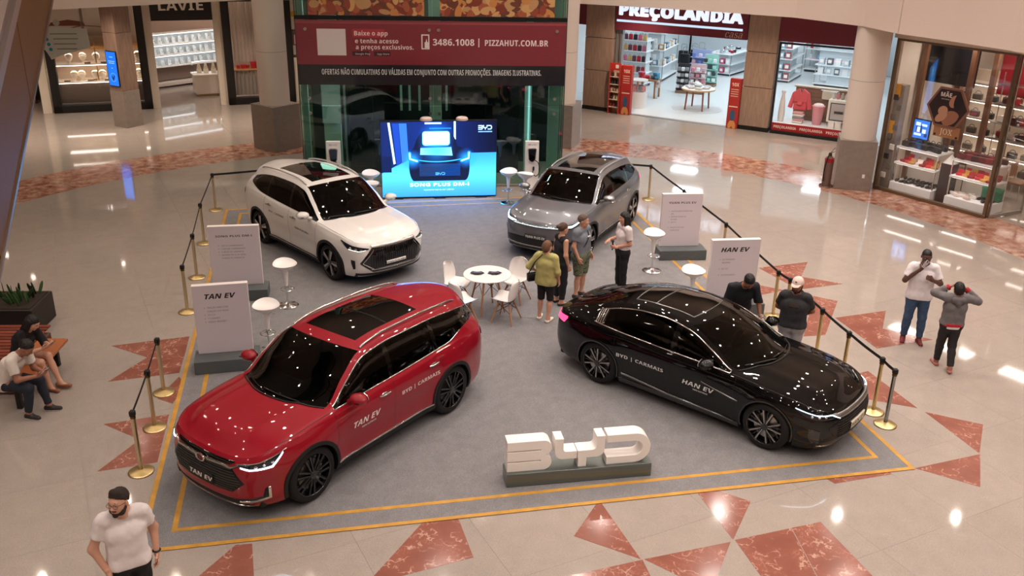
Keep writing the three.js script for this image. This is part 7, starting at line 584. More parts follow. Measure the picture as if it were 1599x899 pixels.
// slatted bench and planter, left
{
  const t = thing('slatted_bench', 'wide red-brown slatted bench with an orange wooden end at the left edge', 'bench', [-7.25, 0, -13.72], 0.06); const slat = [0x7a3320, 0x6a2a1b, 0x84402a].map((q) => std(q, 0.45)); for (let i = 0; i < 15; i++) mk('slat', rb(2.3, 0.035, 0.085, -1.65, 0.432, 0.05 + i * 0.118 - 0.55, 0.008), slat[i % 3], t); mk('end_board', rb(0.46, 0.05, 0.86, -0.24, 0.425, 0.43, 0.01), std(0xa5613a, 0.35), t); mk('end_board', rb(0.46, 0.05, 0.8, -0.24, 0.425, 1.27, 0.01), std(0x9a5834, 0.35), t); mk('bench_base', rb(2.3, 0.36, 1.5, -1.6, 0.2, 0.35, 0.02), std(0x5b3a2c, 0.6), t); for (const z of [0.1, 1.5]) mk('leg', rb(0.08, 0.4, 0.08, -0.2, 0.2, z, 0.01), M.frameDark, t);
  const pl = thing('planter_box', 'dark planter box with green leaves behind the slatted bench', 'planter', [-9.0, 0, -15.1], 0.06); mk('planter', rb(1.3, 0.5, 0.9, 0, 0.25, 0, 0.02), std(0x241b18, 0.5), pl); mk('soil', bx(1.2, 0.02, 0.8, 0, 0.5, 0), std(0x2a1d14, 0.9), pl); for (let i = 0; i < 36; i++) { const g = sp(0.13, 0, 0.12, 0, 0.3, 1, 0.06, 8, 6).rotateZ(rr(-0.8, 0.8)).rotateY(rr(0, 6.3)).translate(rr(-0.5, 0.5), 0.5, rr(-0.3, 0.3)); mk('leaf', g, std(pick([0x25401f, 0x35552a, 0x1d3319]), 0.5), pl); }
}
// escalator passing close by on the left, seen as its polished dark side
{
  const t = thing('escalator', 'dark polished side of an escalator rising at the upper left edge', 'escalator', [-3.2, 5.03, -5.45], 0); const d = V(-0.55, 1.32, -2.31), at = (k, dx = 0, dy = 0) => [d.x * k - 0.973 * dx, d.y * k + dy, d.z * k + 0.232 * dx];
  const panel = (k0, k1, y0, y1, x0, x1, name, m) => { const c = [[k0, x0, y0], [k1, x0, y0], [k1, x0, y1], [k0, x0, y1], [k0, x1, y0], [k1, x1, y0], [k1, x1, y1], [k0, x1, y1]].map((q) => at(...q)); const g = new THREE.BufferGeometry(); g.setAttribute('position', new THREE.Float32BufferAttribute(c.flat(), 3)); g.setIndex([0, 1, 2, 0, 2, 3, 5, 4, 7, 5, 7, 6, 4, 0, 3, 4, 3, 7, 1, 5, 6, 1, 6, 2, 3, 2, 6, 3, 6, 7, 4, 5, 1, 4, 1, 0]); const f = g.toNonIndexed(); f.computeVertexNormals(); return mk(name, f, m, t); };
  const dark = phy(0x644522, 0.42, { specularIntensity: 0.3 }); for (let i = -2; i < 6; i++) panel(i * 0.55 - 0.02, (i + 1) * 0.55 - 0.026, 0, 0.62, 0, 0.03, 'side_panel', dark); panel(-1.1, 3.3, 0.02, 0.6, 0.04, 1.3, 'truss', M.black); panel(-1.1, 3.3, -0.015, 0.015, -0.012, 0.05, 'edge_trim', std(0x8a766a, 0.3, 0.8)); panel(-1.1, 3.3, 0.63, 0.72, -0.02, 0.14, 'skirt_trim', std(0xb5a49a, 0.35, 0.8)); panel(-1.1, 3.3, 0.78, 0.82, -0.01, 0.12, 'skirt_trim', std(0x9d8c82, 0.35, 0.8)); panel(-1.1, 3.3, 0.82, 1.5, 0.05, 0.06, 'glass_side', M.glass); panel(-1.1, 3.3, 1.5, 1.56, 0.01, 0.1, 'handrail', M.black);
}
// ---------------------------------------------------------------- people: one smooth body each, clothes and hair over it
function nets(f, mn, mx, h) { // surface nets of a distance field
  const n = [0, 1, 2].map((k) => Math.ceil((mx[k] - mn[k]) / h) + 1), [nx, ny, nz] = n, val = new Float32Array(nx * ny * nz); let q = 0; for (let k = 0; k < nz; k++) for (let j = 0; j < ny; j++) for (let i = 0; i < nx; i++) val[q++] = f(mn[0] + i * h, mn[1] + j * h, mn[2] + k * h);
  const id = new Int32Array(nx * ny * nz).fill(-1), p = [], idx = [], at = (i, j, k) => i + nx * (j + ny * k), E = [[0, 1], [2, 3], [4, 5], [6, 7], [0, 2], [1, 3], [4, 6], [5, 7], [0, 4], [1, 5], [2, 6], [3, 7]];
  for (let k = 0; k < nz - 1; k++) for (let j = 0; j < ny - 1; j++) for (let i = 0; i < nx - 1; i++) { const b = at(i, j, k), v = [val[b], val[b + 1], val[b + nx], val[b + nx + 1], val[b + nx * ny], val[b + nx * ny + 1], val[b + nx * ny + nx], val[b + nx * ny + nx + 1]]; let m = 0; for (let c = 0; c < 8; c++) if (v[c] < 0) m |= 1 << c; if (m === 0 || m === 255) continue; let x = 0, y = 0, z = 0, w = 0; for (const [a, c] of E) if ((v[a] < 0) !== (v[c] < 0)) { const t = v[a] / (v[a] - v[c]); x += lerp(a & 1, c & 1, t); y += lerp(a >> 1 & 1, c >> 1 & 1, t); z += lerp(a >> 2, c >> 2, t); w++; } id[b] = p.length / 3; p.push(mn[0] + (i + x / w) * h, mn[1] + (j + y / w) * h, mn[2] + (k + z / w) * h); }
  const quad = (a, b, c, d, s) => { if (s) idx.push(a, b, c, a, c, d); else idx.push(a, c, b, a, d, c); };
  for (let k = 1; k < nz - 1; k++) for (let j = 1; j < ny - 1; j++) for (let i = 1; i < nx - 1; i++) { const b = at(i, j, k), s = val[b] < 0; if (s !== val[b + 1] < 0) quad(id[b - nx - nx * ny], id[b - nx * ny], id[b], id[b - nx], s); if (s !== val[b + nx] < 0) quad(id[b - 1 - nx * ny], id[b - 1], id[b], id[b - nx * ny], s); if (s !== val[b + nx * ny] < 0) quad(id[b - 1 - nx], id[b - nx], id[b], id[b - 1], s); }
  const g = new THREE.BufferGeometry(); g.setAttribute('position', new THREE.Float32BufferAttribute(p, 3)); g.setIndex(idx); g.computeVertexNormals(); return g;
}
const smin = (a, b, k) => { const h = Math.max(k - Math.abs(a - b), 0) / k; return Math.min(a, b) - h * h * k * 0.25; };
const cone = (a, b, ra, rb2) => { const dx = b[0] - a[0], dy = b[1] - a[1], dz = b[2] - a[2], L = dx * dx + dy * dy + dz * dz || 1e-9; return (x, y, z) => { const px = x - a[0], py = y - a[1], pz = z - a[2], h = Math.min(1, Math.max(0, (px * dx + py * dy + pz * dz) / L)), ex = px - dx * h, ey = py - dy * h, ez = pz - dz * h; return Math.sqrt(ex * ex + ey * ey + ez * ez) - ra - (rb2 - ra) * h; }; };
const ell = (c, r) => (x, y, z) => { const a = (x - c[0]) / r[0], b = (y - c[1]) / r[1], d = (z - c[2]) / r[2], k0 = Math.sqrt(a * a + b * b + d * d), k1 = Math.sqrt((a / r[0]) ** 2 + (b / r[1]) ** 2 + (d / r[2]) ** 2) || 1e-9; return k0 * (k0 - 1) / k1; };
const blend = (list, k) => (x, y, z) => { let d = 1e9; for (const f of list) d = smin(d, f(x, y, z), k); return d; };
const below = (o, n) => (x, y, z) => (x - o[0]) * n[0] + (y - o[1]) * n[1] + (z - o[2]) * n[2]; // negative on the side that n points away from
const mixp = (a, b, t) => a.map((v, i) => v + (b[i] - v) * t), subp = (a, b) => a.map((v, i) => v - b[i]), unit = (a) => { const l = Math.hypot(...a) || 1; return a.map((v) => v / l); };
const handCache = {};
function handGeo(sd, curl, spread = 0) { // fingers along +y, palm towards +z, thumb on the side
  const key = sd + curl + spread; if (handCache[key]) return handCache[key]; const L = [];
  for (const [x, y] of [[-0.024, 0.03], [0, 0.03], [0.024, 0.03]]) L.push(cone([x * 0.8, y - 0.02, 0], [x, 0.082, 0], 0.014, 0.0125)); L.push(cone([0, -0.035, 0], [0, 0.015, 0], 0.026, 0.022)); const palm = blend(L, 0.025), F = [];
  [[-0.031, 0.07], [-0.0105, 0.079], [0.0105, 0.074], [0.03, 0.058]].forEach(([x, len], i) => { let p = [x, 0.082, 0], a = 0.12 + curl * 0.25 + i * 0.05 * curl; [0.45, 0.31, 0.24].forEach((f, j) => { const sx = (x * spread * 4), dir = unit([sx * 0.6, Math.cos(a), Math.sin(a)]), e = p.map((v, k) => v + dir[k] * len * f); F.push(cone(p, e, 0.0098 - j * 0.001, 0.0092 - j * 0.0011)); p = e; a += curl; }); });
  F.push(cone([-0.03, 0.02, 0.004], [-0.054, 0.05, 0.012 + curl * 0.012], 0.014, 0.0105)); F.push(cone([-0.054, 0.05, 0.012 + curl * 0.012], [-0.058 + curl * 0.022, 0.082, 0.016 + curl * 0.022], 0.0105, 0.0085));
  const s = sd === 'R' ? -1 : 1, f = (x, y, z) => { let d = palm(s * x, y, z); for (const g of F) d = smin(d, g(s * x, y, z), 0.007); return d; };
  return (handCache[key] = nets(f, [-0.09, -0.075, -0.045], [0.09, 0.19, 0.12], 0.0042));
}
const headGeo = (() => { const L = [ell([0, 0.035, -0.012], [0.077, 0.09, 0.097]), ell([0, -0.02, 0.022], [0.063, 0.088, 0.069]), cone([-0.036, -0.072, 0.028], [0.036, -0.072, 0.028], 0.03, 0.03), cone([0, -0.09, 0.05], [0, -0.094, 0.056], 0.021, 0.021), cone([-0.03, 0.032, 0.074], [0.03, 0.032, 0.074], 0.012, 0.012), cone([-0.04, -0.018, 0.058], [-0.03, -0.03, 0.062], 0.02, 0.02), cone([0.04, -0.018, 0.058], [0.03, -0.03, 0.062], 0.02, 0.02), cone([0, -0.075, -0.02], [0, -0.175, -0.035], 0.052, 0.056)], base = blend(L, 0.03); const nose = blend([cone([0, 0.018, 0.087], [0, -0.022, 0.104], 0.008, 0.0125), cone([-0.012, -0.026, 0.092], [0.012, -0.026, 0.092], 0.0085, 0.0085)], 0.012), lips = blend([cone([-0.019, -0.054, 0.083], [0.019, -0.054, 0.083], 0.0065, 0.0065), cone([-0.016, -0.063, 0.083], [0.016, -0.063, 0.083], 0.007, 0.007)], 0.004), ears = [-1, 1].map((s) => ell([s * 0.08, -0.002, -0.012], [0.011, 0.032, 0.02])), eyes = [-1, 1].map((s) => ell([s * 0.031, 0.011, 0.092], [0.02, 0.013, 0.017]));
  const f = (x, y, z) => { let d = base(x, y, z); d = smin(d, nose(x, y, z), 0.012); d = smin(d, lips(x, y, z), 0.006); for (const e of ears) d = smin(d, e(x, y, z), 0.008); for (const e of eyes) d = -smin(-d, e(x, y, z), 0.008); return d; }; return nets(f, [-0.105, -0.17, -0.125], [0.105, 0.14, 0.13], 0.0045); })();
const hairGeos = {}; function hairGeo(kind) { if (hairGeos[kind]) return hairGeos[kind]; const cap = ell([0, 0.041, -0.016], kind === 'buzz' ? [0.081, 0.093, 0.102] : kind === 'quiff' ? [0.083, 0.098, 0.106] : [0.086, 0.1, 0.108]), cut = (a, b) => (x, y, z) => (a + b * z - y) * 0.8, L = []; let f;
  const nz = (x, y, z) => noise3(x * 45, y * 18, z * 45) * 0.003;
  if (kind === 'long') { const c = cut(0.0, 0.72), strands = blend([cone([-0.05, 0.02, -0.06], [-0.085, -0.22, -0.07], 0.055, 0.05), cone([0.05, 0.02, -0.06], [0.085, -0.22, -0.07], 0.055, 0.05), cone([0, 0.0, -0.075], [0, -0.27, -0.095], 0.06, 0.055), cone([-0.075, 0.04, 0.0], [-0.09, -0.19, 0.0], 0.025, 0.03), cone([0.075, 0.04, 0.0], [0.09, -0.19, 0.0], 0.025, 0.03)], 0.04); f = (x, y, z) => smin(Math.max(cap(x, y, z), c(x, y, z)), strands(x, y, z), 0.03) + nz(x, y, z); return (hairGeos[kind] = nets(f, [-0.16, -0.36, -0.19], [0.16, 0.17, 0.12], 0.007)); }
  const c = kind === 'woman' ? cut(0.0, 0.95) : kind === 'quiff' ? cut(0.034, 0.6) : cut(0.02, 0.68); f = (x, y, z) => Math.max(cap(x, y, z), c(x, y, z)) + (kind === 'buzz' ? 0 : nz(x, y, z)); if (kind === 'bun') { const bun = ell([0, 0.075, -0.125], [0.045, 0.04, 0.045]); const g0 = f; f = (x, y, z) => smin(g0(x, y, z), bun(x, y, z), 0.015); } if (kind === 'woman') { const bk = blend([ell([0, -0.01, -0.06], [0.09, 0.09, 0.075])], 0.02), g0 = f; f = (x, y, z) => smin(g0(x, y, z), bk(x, y, z), 0.03) + nz(x, y, z); } if (kind === 'quiff') { const top = cone([-0.03, 0.118, 0.035], [0.03, 0.118, 0.035], 0.024, 0.024), g0 = f; f = (x, y, z) => smin(g0(x, y, z), top(x, y, z), 0.04); } return (hairGeos[kind] = nets(f, [-0.115, -0.12, -0.19], [0.115, 0.18, 0.12], 0.0055)); }
const skins = { light: std(0xc9977f, 0.55), mid: std(0xb07a62, 0.55), tan: std(0x966450, 0.55), dark: std(0x583a2f, 0.5) };
function person(o) {
  const t = thing('person', o.label, 'person', [o.pos[0], o.y || 0, o.pos[1]], Math.atan2(o.face[0], o.face[1])); t.scale.setScalar(o.s || 1); const g = o.girth || 1, m = ([x, y, z]) => [-x, y, z];
  const D = { pel: [0, 0.93, 0], chest: [0, 1.26, 0], neck: [0, 1.45, -0.012], head: [0, 1.6, 0.02], shL: [0.178, 1.4, -0.008], elL: [0.232, 1.12, -0.03], wrL: [0.235, 0.87, 0.04], hipL: [0.088, 0.9, 0], knL: [0.1, 0.49, 0.015], anL: [0.105, 0.085, -0.02] }; const J = { ...D, ...o.j }; for (const k of ['sh', 'el', 'wr', 'hip', 'kn', 'an']) if (!J[k + 'R']) J[k + 'R'] = m(J[k + 'L']);
  const up = unit(subp(J.chest, J.pel)), sideV = unit(subp(J.shL, J.shR)), off = (p, s, d = 0) => p.map((v, i) => v + sideV[i] * s + up[i] * d), waist = mixp(J.pel, J.chest, 0.48), skin = skins[o.skin || 'light'], floorY = 0.0 - (o.y || 0);
  const torso = (e) => [cone(J.hipL, J.hipR, 0.108 * g + e, 0.108 * g + e), cone(off(waist, 0.05 * g), off(waist, -0.05 * g), 0.098 * g + e, 0.098 * g + e), cone(off(waist, 0.035, 0.03), off(J.chest, 0.06, -0.03), 0.1 * g + e, 0.11 * g + e), cone(off(waist, -0.035, 0.03), off(J.chest, -0.06, -0.03), 0.1 * g + e, 0.11 * g + e), cone(off(J.chest, 0.075 * g), off(J.chest, -0.075 * g), 0.107 * g + e, 0.107 * g + e), cone(mixp(J.shL, J.shR, 0.12), mixp(J.shL, J.shR, 0.88), 0.058 + e, 0.058 + e), cone(J.neck, mixp(J.neck, J.shL, 0.75), 0.046 + e * 0.8, 0.045 + e), cone(J.neck, mixp(J.neck, J.shR, 0.75), 0.046 + e * 0.8, 0.045 + e), ...(o.bust ? [-1, 1].map((s) => { const c = off(J.chest, s * 0.07, -0.02), fw = [up[1] * sideV[2] - up[2] * sideV[1], up[2] * sideV[0] - up[0] * sideV[2], up[0] * sideV[1] - up[1] * sideV[0]].map((v) => -v); const q = c.map((v, i) => v + fw[i] * 0.058); return cone(c, q, 0.07 + e, 0.05 + e); }) : [])];
  const arm = (S, e, end = 2) => { const a = J['sh' + S], b = J['el' + S], c = J['wr' + S], L = [cone(a, end < 1 ? mixp(a, b, end) : b, 0.052 * (0.5 + g / 2) + e, (end < 1 ? lerp(0.052, 0.042, end) : 0.042) + e)]; if (end > 1) L.push(cone(b, end < 2 ? mixp(b, c, end - 1) : c, 0.043 + e, (end < 2 ? lerp(0.043, 0.028, end - 1) : 0.028) + e)); return L; };
  const leg = (S, e, end = 2) => { const a = J['hip' + S], b = J['kn' + S], c = J['an' + S], L = [cone(a, end < 1 ? mixp(a, b, end) : b, 0.09 * g + e, (end < 1 ? lerp(0.09 * g, 0.056, end) : 0.056) + e)]; if (end > 1) { const q = end < 2 ? mixp(b, c, end - 1) : c; L.push(cone(b, q, 0.055 + e, (end < 2 ? lerp(0.055, 0.038, end - 1) : 0.038) + e * (o.flare || 1))); const cf = mixp(b, c, 0.3), bk = unit(subp(mixp(J['hip' + S], c, 0.5), b)); if (end > 1.3) L.push(cone(cf.map((v, i) => v + bk[i] * 0.012), mixp(b, c, 0.55), 0.053 + e * 0.7, 0.044 + e * 0.7)); } return L; };
  const toeDir = { L: o.toeL || [0.15, 0, 1], R: o.toeR || [-0.15, 0, 1] }, foot = (S, e) => { const a = J['an' + S], d = unit(toeDir[S]), fy = o.footY?.[S] ?? (a[1] - 0.055), h = [a[0] - d[0] * 0.035, fy, a[2] - d[2] * 0.035], tt = [a[0] + d[0] * 0.155, fy - 0.008 + (o.toeUp?.[S] || 0), a[2] + d[2] * 0.155]; return [cone(h, tt, 0.036 + e, 0.026 + e), cone(a, mixp(h, tt, 0.45), 0.036 + e, 0.03 + e)]; };
  const bounds = (pts, r) => [[0, 1, 2].map((k) => Math.min(...pts.map((p) => p[k])) - r), [0, 1, 2].map((k) => Math.max(...pts.map((p) => p[k])) + r)], all = Object.values(J);
  const lim = (f) => (x, y, z) => Math.max(f(x, y, z), 0.004 - y + floorY);
  const bodyF = blend([...torso(0), ...arm('L', 0), ...arm('R', 0), ...leg('L', 0), ...leg('R', 0), ...foot('L', 0), ...foot('R', 0), cone(J.neck, mixp(J.neck, J.head, 0.55), 0.055, 0.052)], 0.035), [mn, mx] = bounds(all, 0.2), parts = [nets(lim(bodyF), mn, mx, 0.014)];
  const hm = new THREE.Matrix4().makeRotationFromEuler(new THREE.Euler(o.pitch || 0, o.yaw || 0, o.roll || 0, 'YXZ')).setPosition(...J.head), hs = o.headScale || 1; hm.scale(V(hs, hs, hs)); parts.push(headGeo.clone().applyMatrix4(hm));
  for (const S of ['L', 'R']) { const h = o['hand' + S] || {}, dir = unit(h.dir || subp(J['wr' + S], J['el' + S])), pn = unit(h.palm || [S === 'L' ? -1 : 1, 0, 0]), Y = V(...dir), X = Y.clone().cross(V(...pn)).normalize(), Z = X.clone().cross(Y).normalize(); parts.push(handGeo(S, h.curl ?? 0.35).clone().applyMatrix4(new THREE.Matrix4().makeBasis(X, Y, Z).setPosition(...J['wr' + S]))); }
  mk('body', parts, skin, t);
  const wrinkle = (a) => (x, y, z) => noise3(x * 9 + 7, y * 6, z * 9) * a + noise3(x * 22, y * 13 + 5, z * 22) * a * 0.35;
  const cloth = (name, fields, cuts, mat, k = 0.03, amp = 0.004, cell = 0.0125, pts = all) => { const f = blend(fields, k), w = wrinkle(amp), F = (x, y, z) => { let d = f(x, y, z); if (d < 0.05) d += w(x, y, z); for (const c of cuts) d = Math.max(d, c(x, y, z)); return Math.max(d, 0.004 - y + floorY); }, [a, b] = bounds(pts, 0.24); const gg = nets(F, a, b, cell); return mk(name, mat.map ? uvBox(gg, 3) : gg, mat, t); };
  if (o.bottom) { const b = o.bottom, e = b.e ?? 0.014, wc = below(off(J.pel, 0, b.top ?? 0.09), up), cuts = [(x, y, z) => (Math.hypot(x - J.pel[0], y - J.pel[1], z - J.pel[2]) > 0.24 ? -1 : wc(x, y, z))], fields = []; for (const S of ['L', 'R']) { fields.push(...leg(S, e, b.len)); const [p, q] = b.len <= 1 ? [J['hip' + S], J['kn' + S]] : [J['kn' + S], J['an' + S]], f = b.len <= 1 ? b.len : b.len - 1; if (b.len < 2) { const c = mixp(p, q, f - 0.03), n = unit(subp(q, p)); cuts.push((x, y, z) => { const dx = x - c[0], dy = y - c[1], dz = z - c[2]; return Math.hypot(dx, dy, dz) > 0.16 ? -1 : dx * n[0] + dy * n[1] + dz * n[2]; }); } } cloth(b.name || 'trousers', [...fields, cone(J.hipL, J.hipR, 0.108 * g + e, 0.108 * g + e), cone(off(J.pel, 0.05, 0.05), off(J.pel, -0.05, 0.05), 0.1 * g + e, 0.1 * g + e)], cuts, b.mat, 0.03, 0.005, 0.0125, [J.pel, J.hipL, J.hipR, J.knL, J.knR, J.anL, J.anR]); }
  if (o.top) { const b = o.top, e = b.e ?? 0.017, cuts = [below(off(J.pel, 0, b.hem ?? -0.06), up.map((v) => -v)), ((h) => (x, y, z) => -h(x, y, z))(cone(J.neck.map((v, i) => v + up[i] * (b.collar ?? 0.0)), mixp(J.neck, J.head, 1.2), b.neckR ?? 0.07, 0.12))]; const sl = ['L', 'R'].map((S) => { const len = b.sleeve ?? 0.55; if (len < 0.05) return null; const L = blend(arm(S, (b.se ?? 0.02), len), 0.02), [p, q] = len <= 1 ? [J['sh' + S], J['el' + S]] : [J['el' + S], J['wr' + S]], f = len <= 1 ? len : len - 1, c = mixp(p, q, f - 0.02), n = unit(subp(q, p)), cut = below(c, n); return (x, y, z) => { const dx = x - c[0], dy = y - c[1], dz = z - c[2], far = Math.hypot(dx, dy, dz) > 0.13; return far ? L(x, y, z) : Math.max(L(x, y, z), cut(x, y, z)); }; }).filter(Boolean); cloth(b.name || 'shirt', [...torso(e), ...(b.drape === 0 ? [] : [-1, 0, 1].map((s) => cone(off(J.chest, s * 0.068 * g, -0.02), off(J.pel, s * 0.072 * g, -0.08), 0.1 * g + e, 0.108 * g + e + (b.drape ?? 0.004)))), ...sl], cuts, b.mat, 0.028, b.amp ?? 0.006, 0.0115, [J.pel, J.chest, J.neck, J.shL, J.shR, J.elL, J.elR, J.wrL, J.wrR]); }
  if (o.shoes) for (const S of ['L', 'R']) { const a = J['an' + S], cut = o.shoes.low ? below([0, a[1] - 0.035, 0], [0, 1, 0]) : below([0, a[1] + 0.0, 0], [0, 1, 0]), f = blend(foot(S, o.shoes.e ?? 0.011), 0.02), [b0, b1] = bounds([a, a.map((v, i) => v + unit(toeDir[S])[i] * 0.18)], 0.12), F = (x, y, z) => Math.max(f(x, y, z), cut(x, y, z), 0.003 - y + floorY); const s = mk('shoe', nets(F, b0, b1, 0.008), o.shoes.mat, t); if (o.shoes.sole) mk('sole', nets((x, y, z) => Math.max(f(x, y, z) - 0.004, below([0, a[1] - 0.072, 0], [0, 1, 0])(x, y, z), 0.003 - y + floorY), b0, b1, 0.008), o.shoes.sole, s); }
  const hp = (name, geo, mat, par) => mk(name, geo.clone().applyMatrix4(hm), mat, par || t);
  const ey = hp('eyes', merge([-1, 1].map((s) => sp(0.0125, s * 0.031, 0.011, 0.072))), std(0xdcd3cc, 0.3)); hp('iris', merge([-1, 1].map((s) => sp(0.0062, s * 0.031, 0.01, 0.0805))), std(0x20140f, 0.2), ey); hp('eyebrows', merge([-1, 1].map((s) => tube([[s * 0.013, 0.033, 0.09], [s * 0.03, 0.04, 0.087], [s * 0.048, 0.034, 0.074]], 0.0042, 10, 6))), std(o.brow ?? 0x1a110d, 0.8));
  if (o.hair) hp('hair', hairGeo(o.hair.kind), o.hair.mat); if (o.lips !== false) hp('lips', merge([tube([[-0.02, -0.057, 0.0825], [0, -0.055, 0.091], [0.02, -0.057, 0.0825]], 0.0045, 10, 6)]), std(0x9a4a44, 0.5));
  if (o.beard) hp('beard', (hairGeos.beard ||= nets((() => { const b = blend([cone([-0.04, -0.07, 0.03], [0.04, -0.07, 0.03], 0.0375, 0.0375), cone([0, -0.088, 0.06], [0, -0.102, 0.062], 0.03, 0.026), cone([-0.06, -0.035, 0.01], [-0.035, -0.075, 0.03], 0.026, 0.03), cone([0.06, -0.035, 0.01], [0.035, -0.075, 0.03], 0.026, 0.03)], 0.02), mouth = ell([0, -0.056, 0.09], [0.026, 0.011, 0.04]), mo = cone([-0.025, -0.044, 0.087], [0.025, -0.044, 0.087], 0.0085, 0.0085); return (x, y, z) => Math.min(mo(x, y, z), Math.max(b(x, y, z), -mouth(x, y, z), y + 0.04 - Math.max(0, 0.03 - z) * 0.6)); })(), [-0.11, -0.15, -0.06], [0.11, 0.02, 0.12], 0.005)), o.beard);
  if (o.extra) o.extra({ t, J, hp, off, cloth, cone, below, up, sideV, hm, at: (p) => { t.updateMatrixWorld(true); return t.localToWorld(V(...p)).toArray(); } });
  return t;
}
const fab = (c, r = 0.85) => std(c, r), hairBlack = std(0x0e0a09, 0.6), hairBrown = std(0x3a2a20, 0.6), denimTex = dataTex(256, (u, v) => { const n = 0.5 + fbm(u, v, 4, 3, 33) * 0.35 + (rnd() - 0.5) * 0.08; return [0.13 + n * 0.16, 0.2 + n * 0.2, 0.32 + n * 0.2]; }), camoTex = dataTex(128, (u, v) => { const a = fbm(u, v, 7, 2, 61); return a > 0.1 ? [0.36, 0.4, 0.3] : a > -0.12 ? [0.5, 0.52, 0.42] : [0.22, 0.25, 0.2]; });
const phoneAt = (label, pos, rx, ry) => { const p = thing('phone', label, 'phone', pos, ry); const b = rb(0.075, 0.008, 0.155, 0, 0, 0, 0.003).rotateX(rx); mk('phone_body', b, M.black, p); mk('phone_screen', bx(0.068, 0.001, 0.145, 0, 0.0046, 0).rotateX(rx), new THREE.MeshStandardMaterial({ color: 0x101418, emissive: new THREE.Color(0.5, 0.55, 0.6), emissiveIntensity: 0.5 }), p); return p; };
person({ label: 'man in a white t-shirt, glasses and beard walking at the bottom left', pos: [-3.8, -7.6], face: [0.52, 0.85], s: 1.06, skin: 'light', yaw: -0.75, pitch: -0.06, beard: std(0x2a1c15, 0.8), hair: { kind: 'quiff', mat: std(0x2c1f19, 0.85) }, girth: 0.98,
  j: { head: [-0.015, 1.59, 0.05], elL: [0.262, 1.13, -0.09], wrL: [0.25, 0.9, 0.0], elR: [-0.29, 1.12, -0.02], wrR: [-0.2, 0.88, 0.08], anL: [0.1, 0.085, -0.16], knL: [0.1, 0.5, 0.03], anR: [-0.1, 0.085, 0.12], knR: [-0.1, 0.5, 0.13] }, handL: { curl: 0.5 }, handR: { curl: 0.5, dir: [0.3, -1, 0.1] },
  top: { mat: fab(0xe2d9d8), hem: -0.05, sleeve: 0.62, se: 0.018, e: 0.014 }, bottom: { mat: fab(0x141213), len: 2, top: 0.05 }, shoes: { mat: fab(0x1a1a1c, 0.5) },
  extra({ hp, t, J }) { const gl = hp('glasses', merge([-1, 1].map((s) => new THREE.TorusGeometry(0.023, 0.0022, 6, 24).scale(1.1, 0.85, 1).translate(s * 0.031, 0.008, 0.1)).concat([bar([-0.007, 0.012, 0.101], [0.007, 0.012, 0.101], 0.002), bar([0.056, 0.014, 0.098], [0.082, 0.016, -0.01], 0.002), bar([-0.056, 0.014, 0.098], [-0.082, 0.016, -0.01], 0.002)])), std(0x4a3b34, 0.3, 0.5)); mk('wrist_band', new THREE.TorusGeometry(0.033, 0.009, 8, 20).rotateX(PI / 2).translate(...J.wrL).translate(0, 0.02, 0), M.black, t); } });
const seated = { pel: [0, 0.53, -0.02], chest: [0, 0.84, 0.16], neck: [0, 0.99, 0.3], head: [0, 1.09, 0.42], shL: [0.175, 0.95, 0.26], hipL: [0.09, 0.52, 0.0], knL: [0.13, 0.5, 0.43], anL: [0.12, 0.09, 0.44] };
person({ label: 'seated man in a white t-shirt and dark jeans bending over his phone on the bench', pos: [-7.42, -12.1], face: [0.97, 0.12], skin: 'tan', pitch: 0.62, hair: { kind: 'short', mat: hairBlack }, j: { ...seated, elL: [0.2, 0.66, 0.33], wrL: [0.07, 0.68, 0.56], elR: [-0.2, 0.66, 0.33], wrR: [-0.06, 0.68, 0.56], anR: [-0.14, 0.09, 0.36], anL: [0.14, 0.09, 0.5] }, handL: { dir: [-0.3, 0.25, 0.7], palm: [-0.5, 0.8, -0.3], curl: 0.75 }, handR: { dir: [0.3, 0.25, 0.7], palm: [0.5, 0.8, -0.3], curl: 0.75 }, top: { mat: fab(0xd8cec6), hem: -0.08, sleeve: 0.7, se: 0.026 }, bottom: { mat: fab(0x1d2230), len: 1.97 }, shoes: { mat: fab(0x221f20, 0.6), sole: std(0xd9cfc6, 0.6) },
  extra({ at }) { phoneAt('phone held in both hands by the seated man in white', at([0, 0.745, 0.65]), -0.6, PI / 2 - 0.1); } });
person({ label: 'seated woman with long dark hair and bare legs looking at her phone', pos: [-7.62, -12.95], face: [0.95, 0.22], s: 0.96, skin: 'light', pitch: 0.5, bust: true, hair: { kind: 'long', mat: hairBlack }, j: { ...seated, chest: [0, 0.86, 0.1], neck: [0, 1.03, 0.22], head: [0, 1.15, 0.33], shL: [0.16, 0.98, 0.18], elL: [0.2, 0.7, 0.3], wrL: [0.08, 0.76, 0.5], knL: [0.09, 0.54, 0.42], anL: [0.04, 0.12, 0.6], knR: [-0.1, 0.51, 0.43], anR: [-0.08, 0.09, 0.5] }, handL: { dir: [-0.3, 0.3, 0.7], palm: [-0.5, 0.8, -0.3], curl: 0.75 }, handR: { dir: [0.3, 0.3, 0.7], palm: [0.5, 0.8, -0.3], curl: 0.75 }, top: { mat: fab(0x17151a), hem: -0.05, sleeve: 1.3, name: 'jacket' }, bottom: { mat: fab(0x2a2830), len: 0.45, name: 'shorts' }, shoes: { mat: fab(0x8a5a40, 0.6), low: true },
  extra({ at }) { phoneAt('phone held in both hands by the seated woman with long dark hair', at([0, 0.82, 0.6]), -0.6, PI / 2 - 0.2); } });
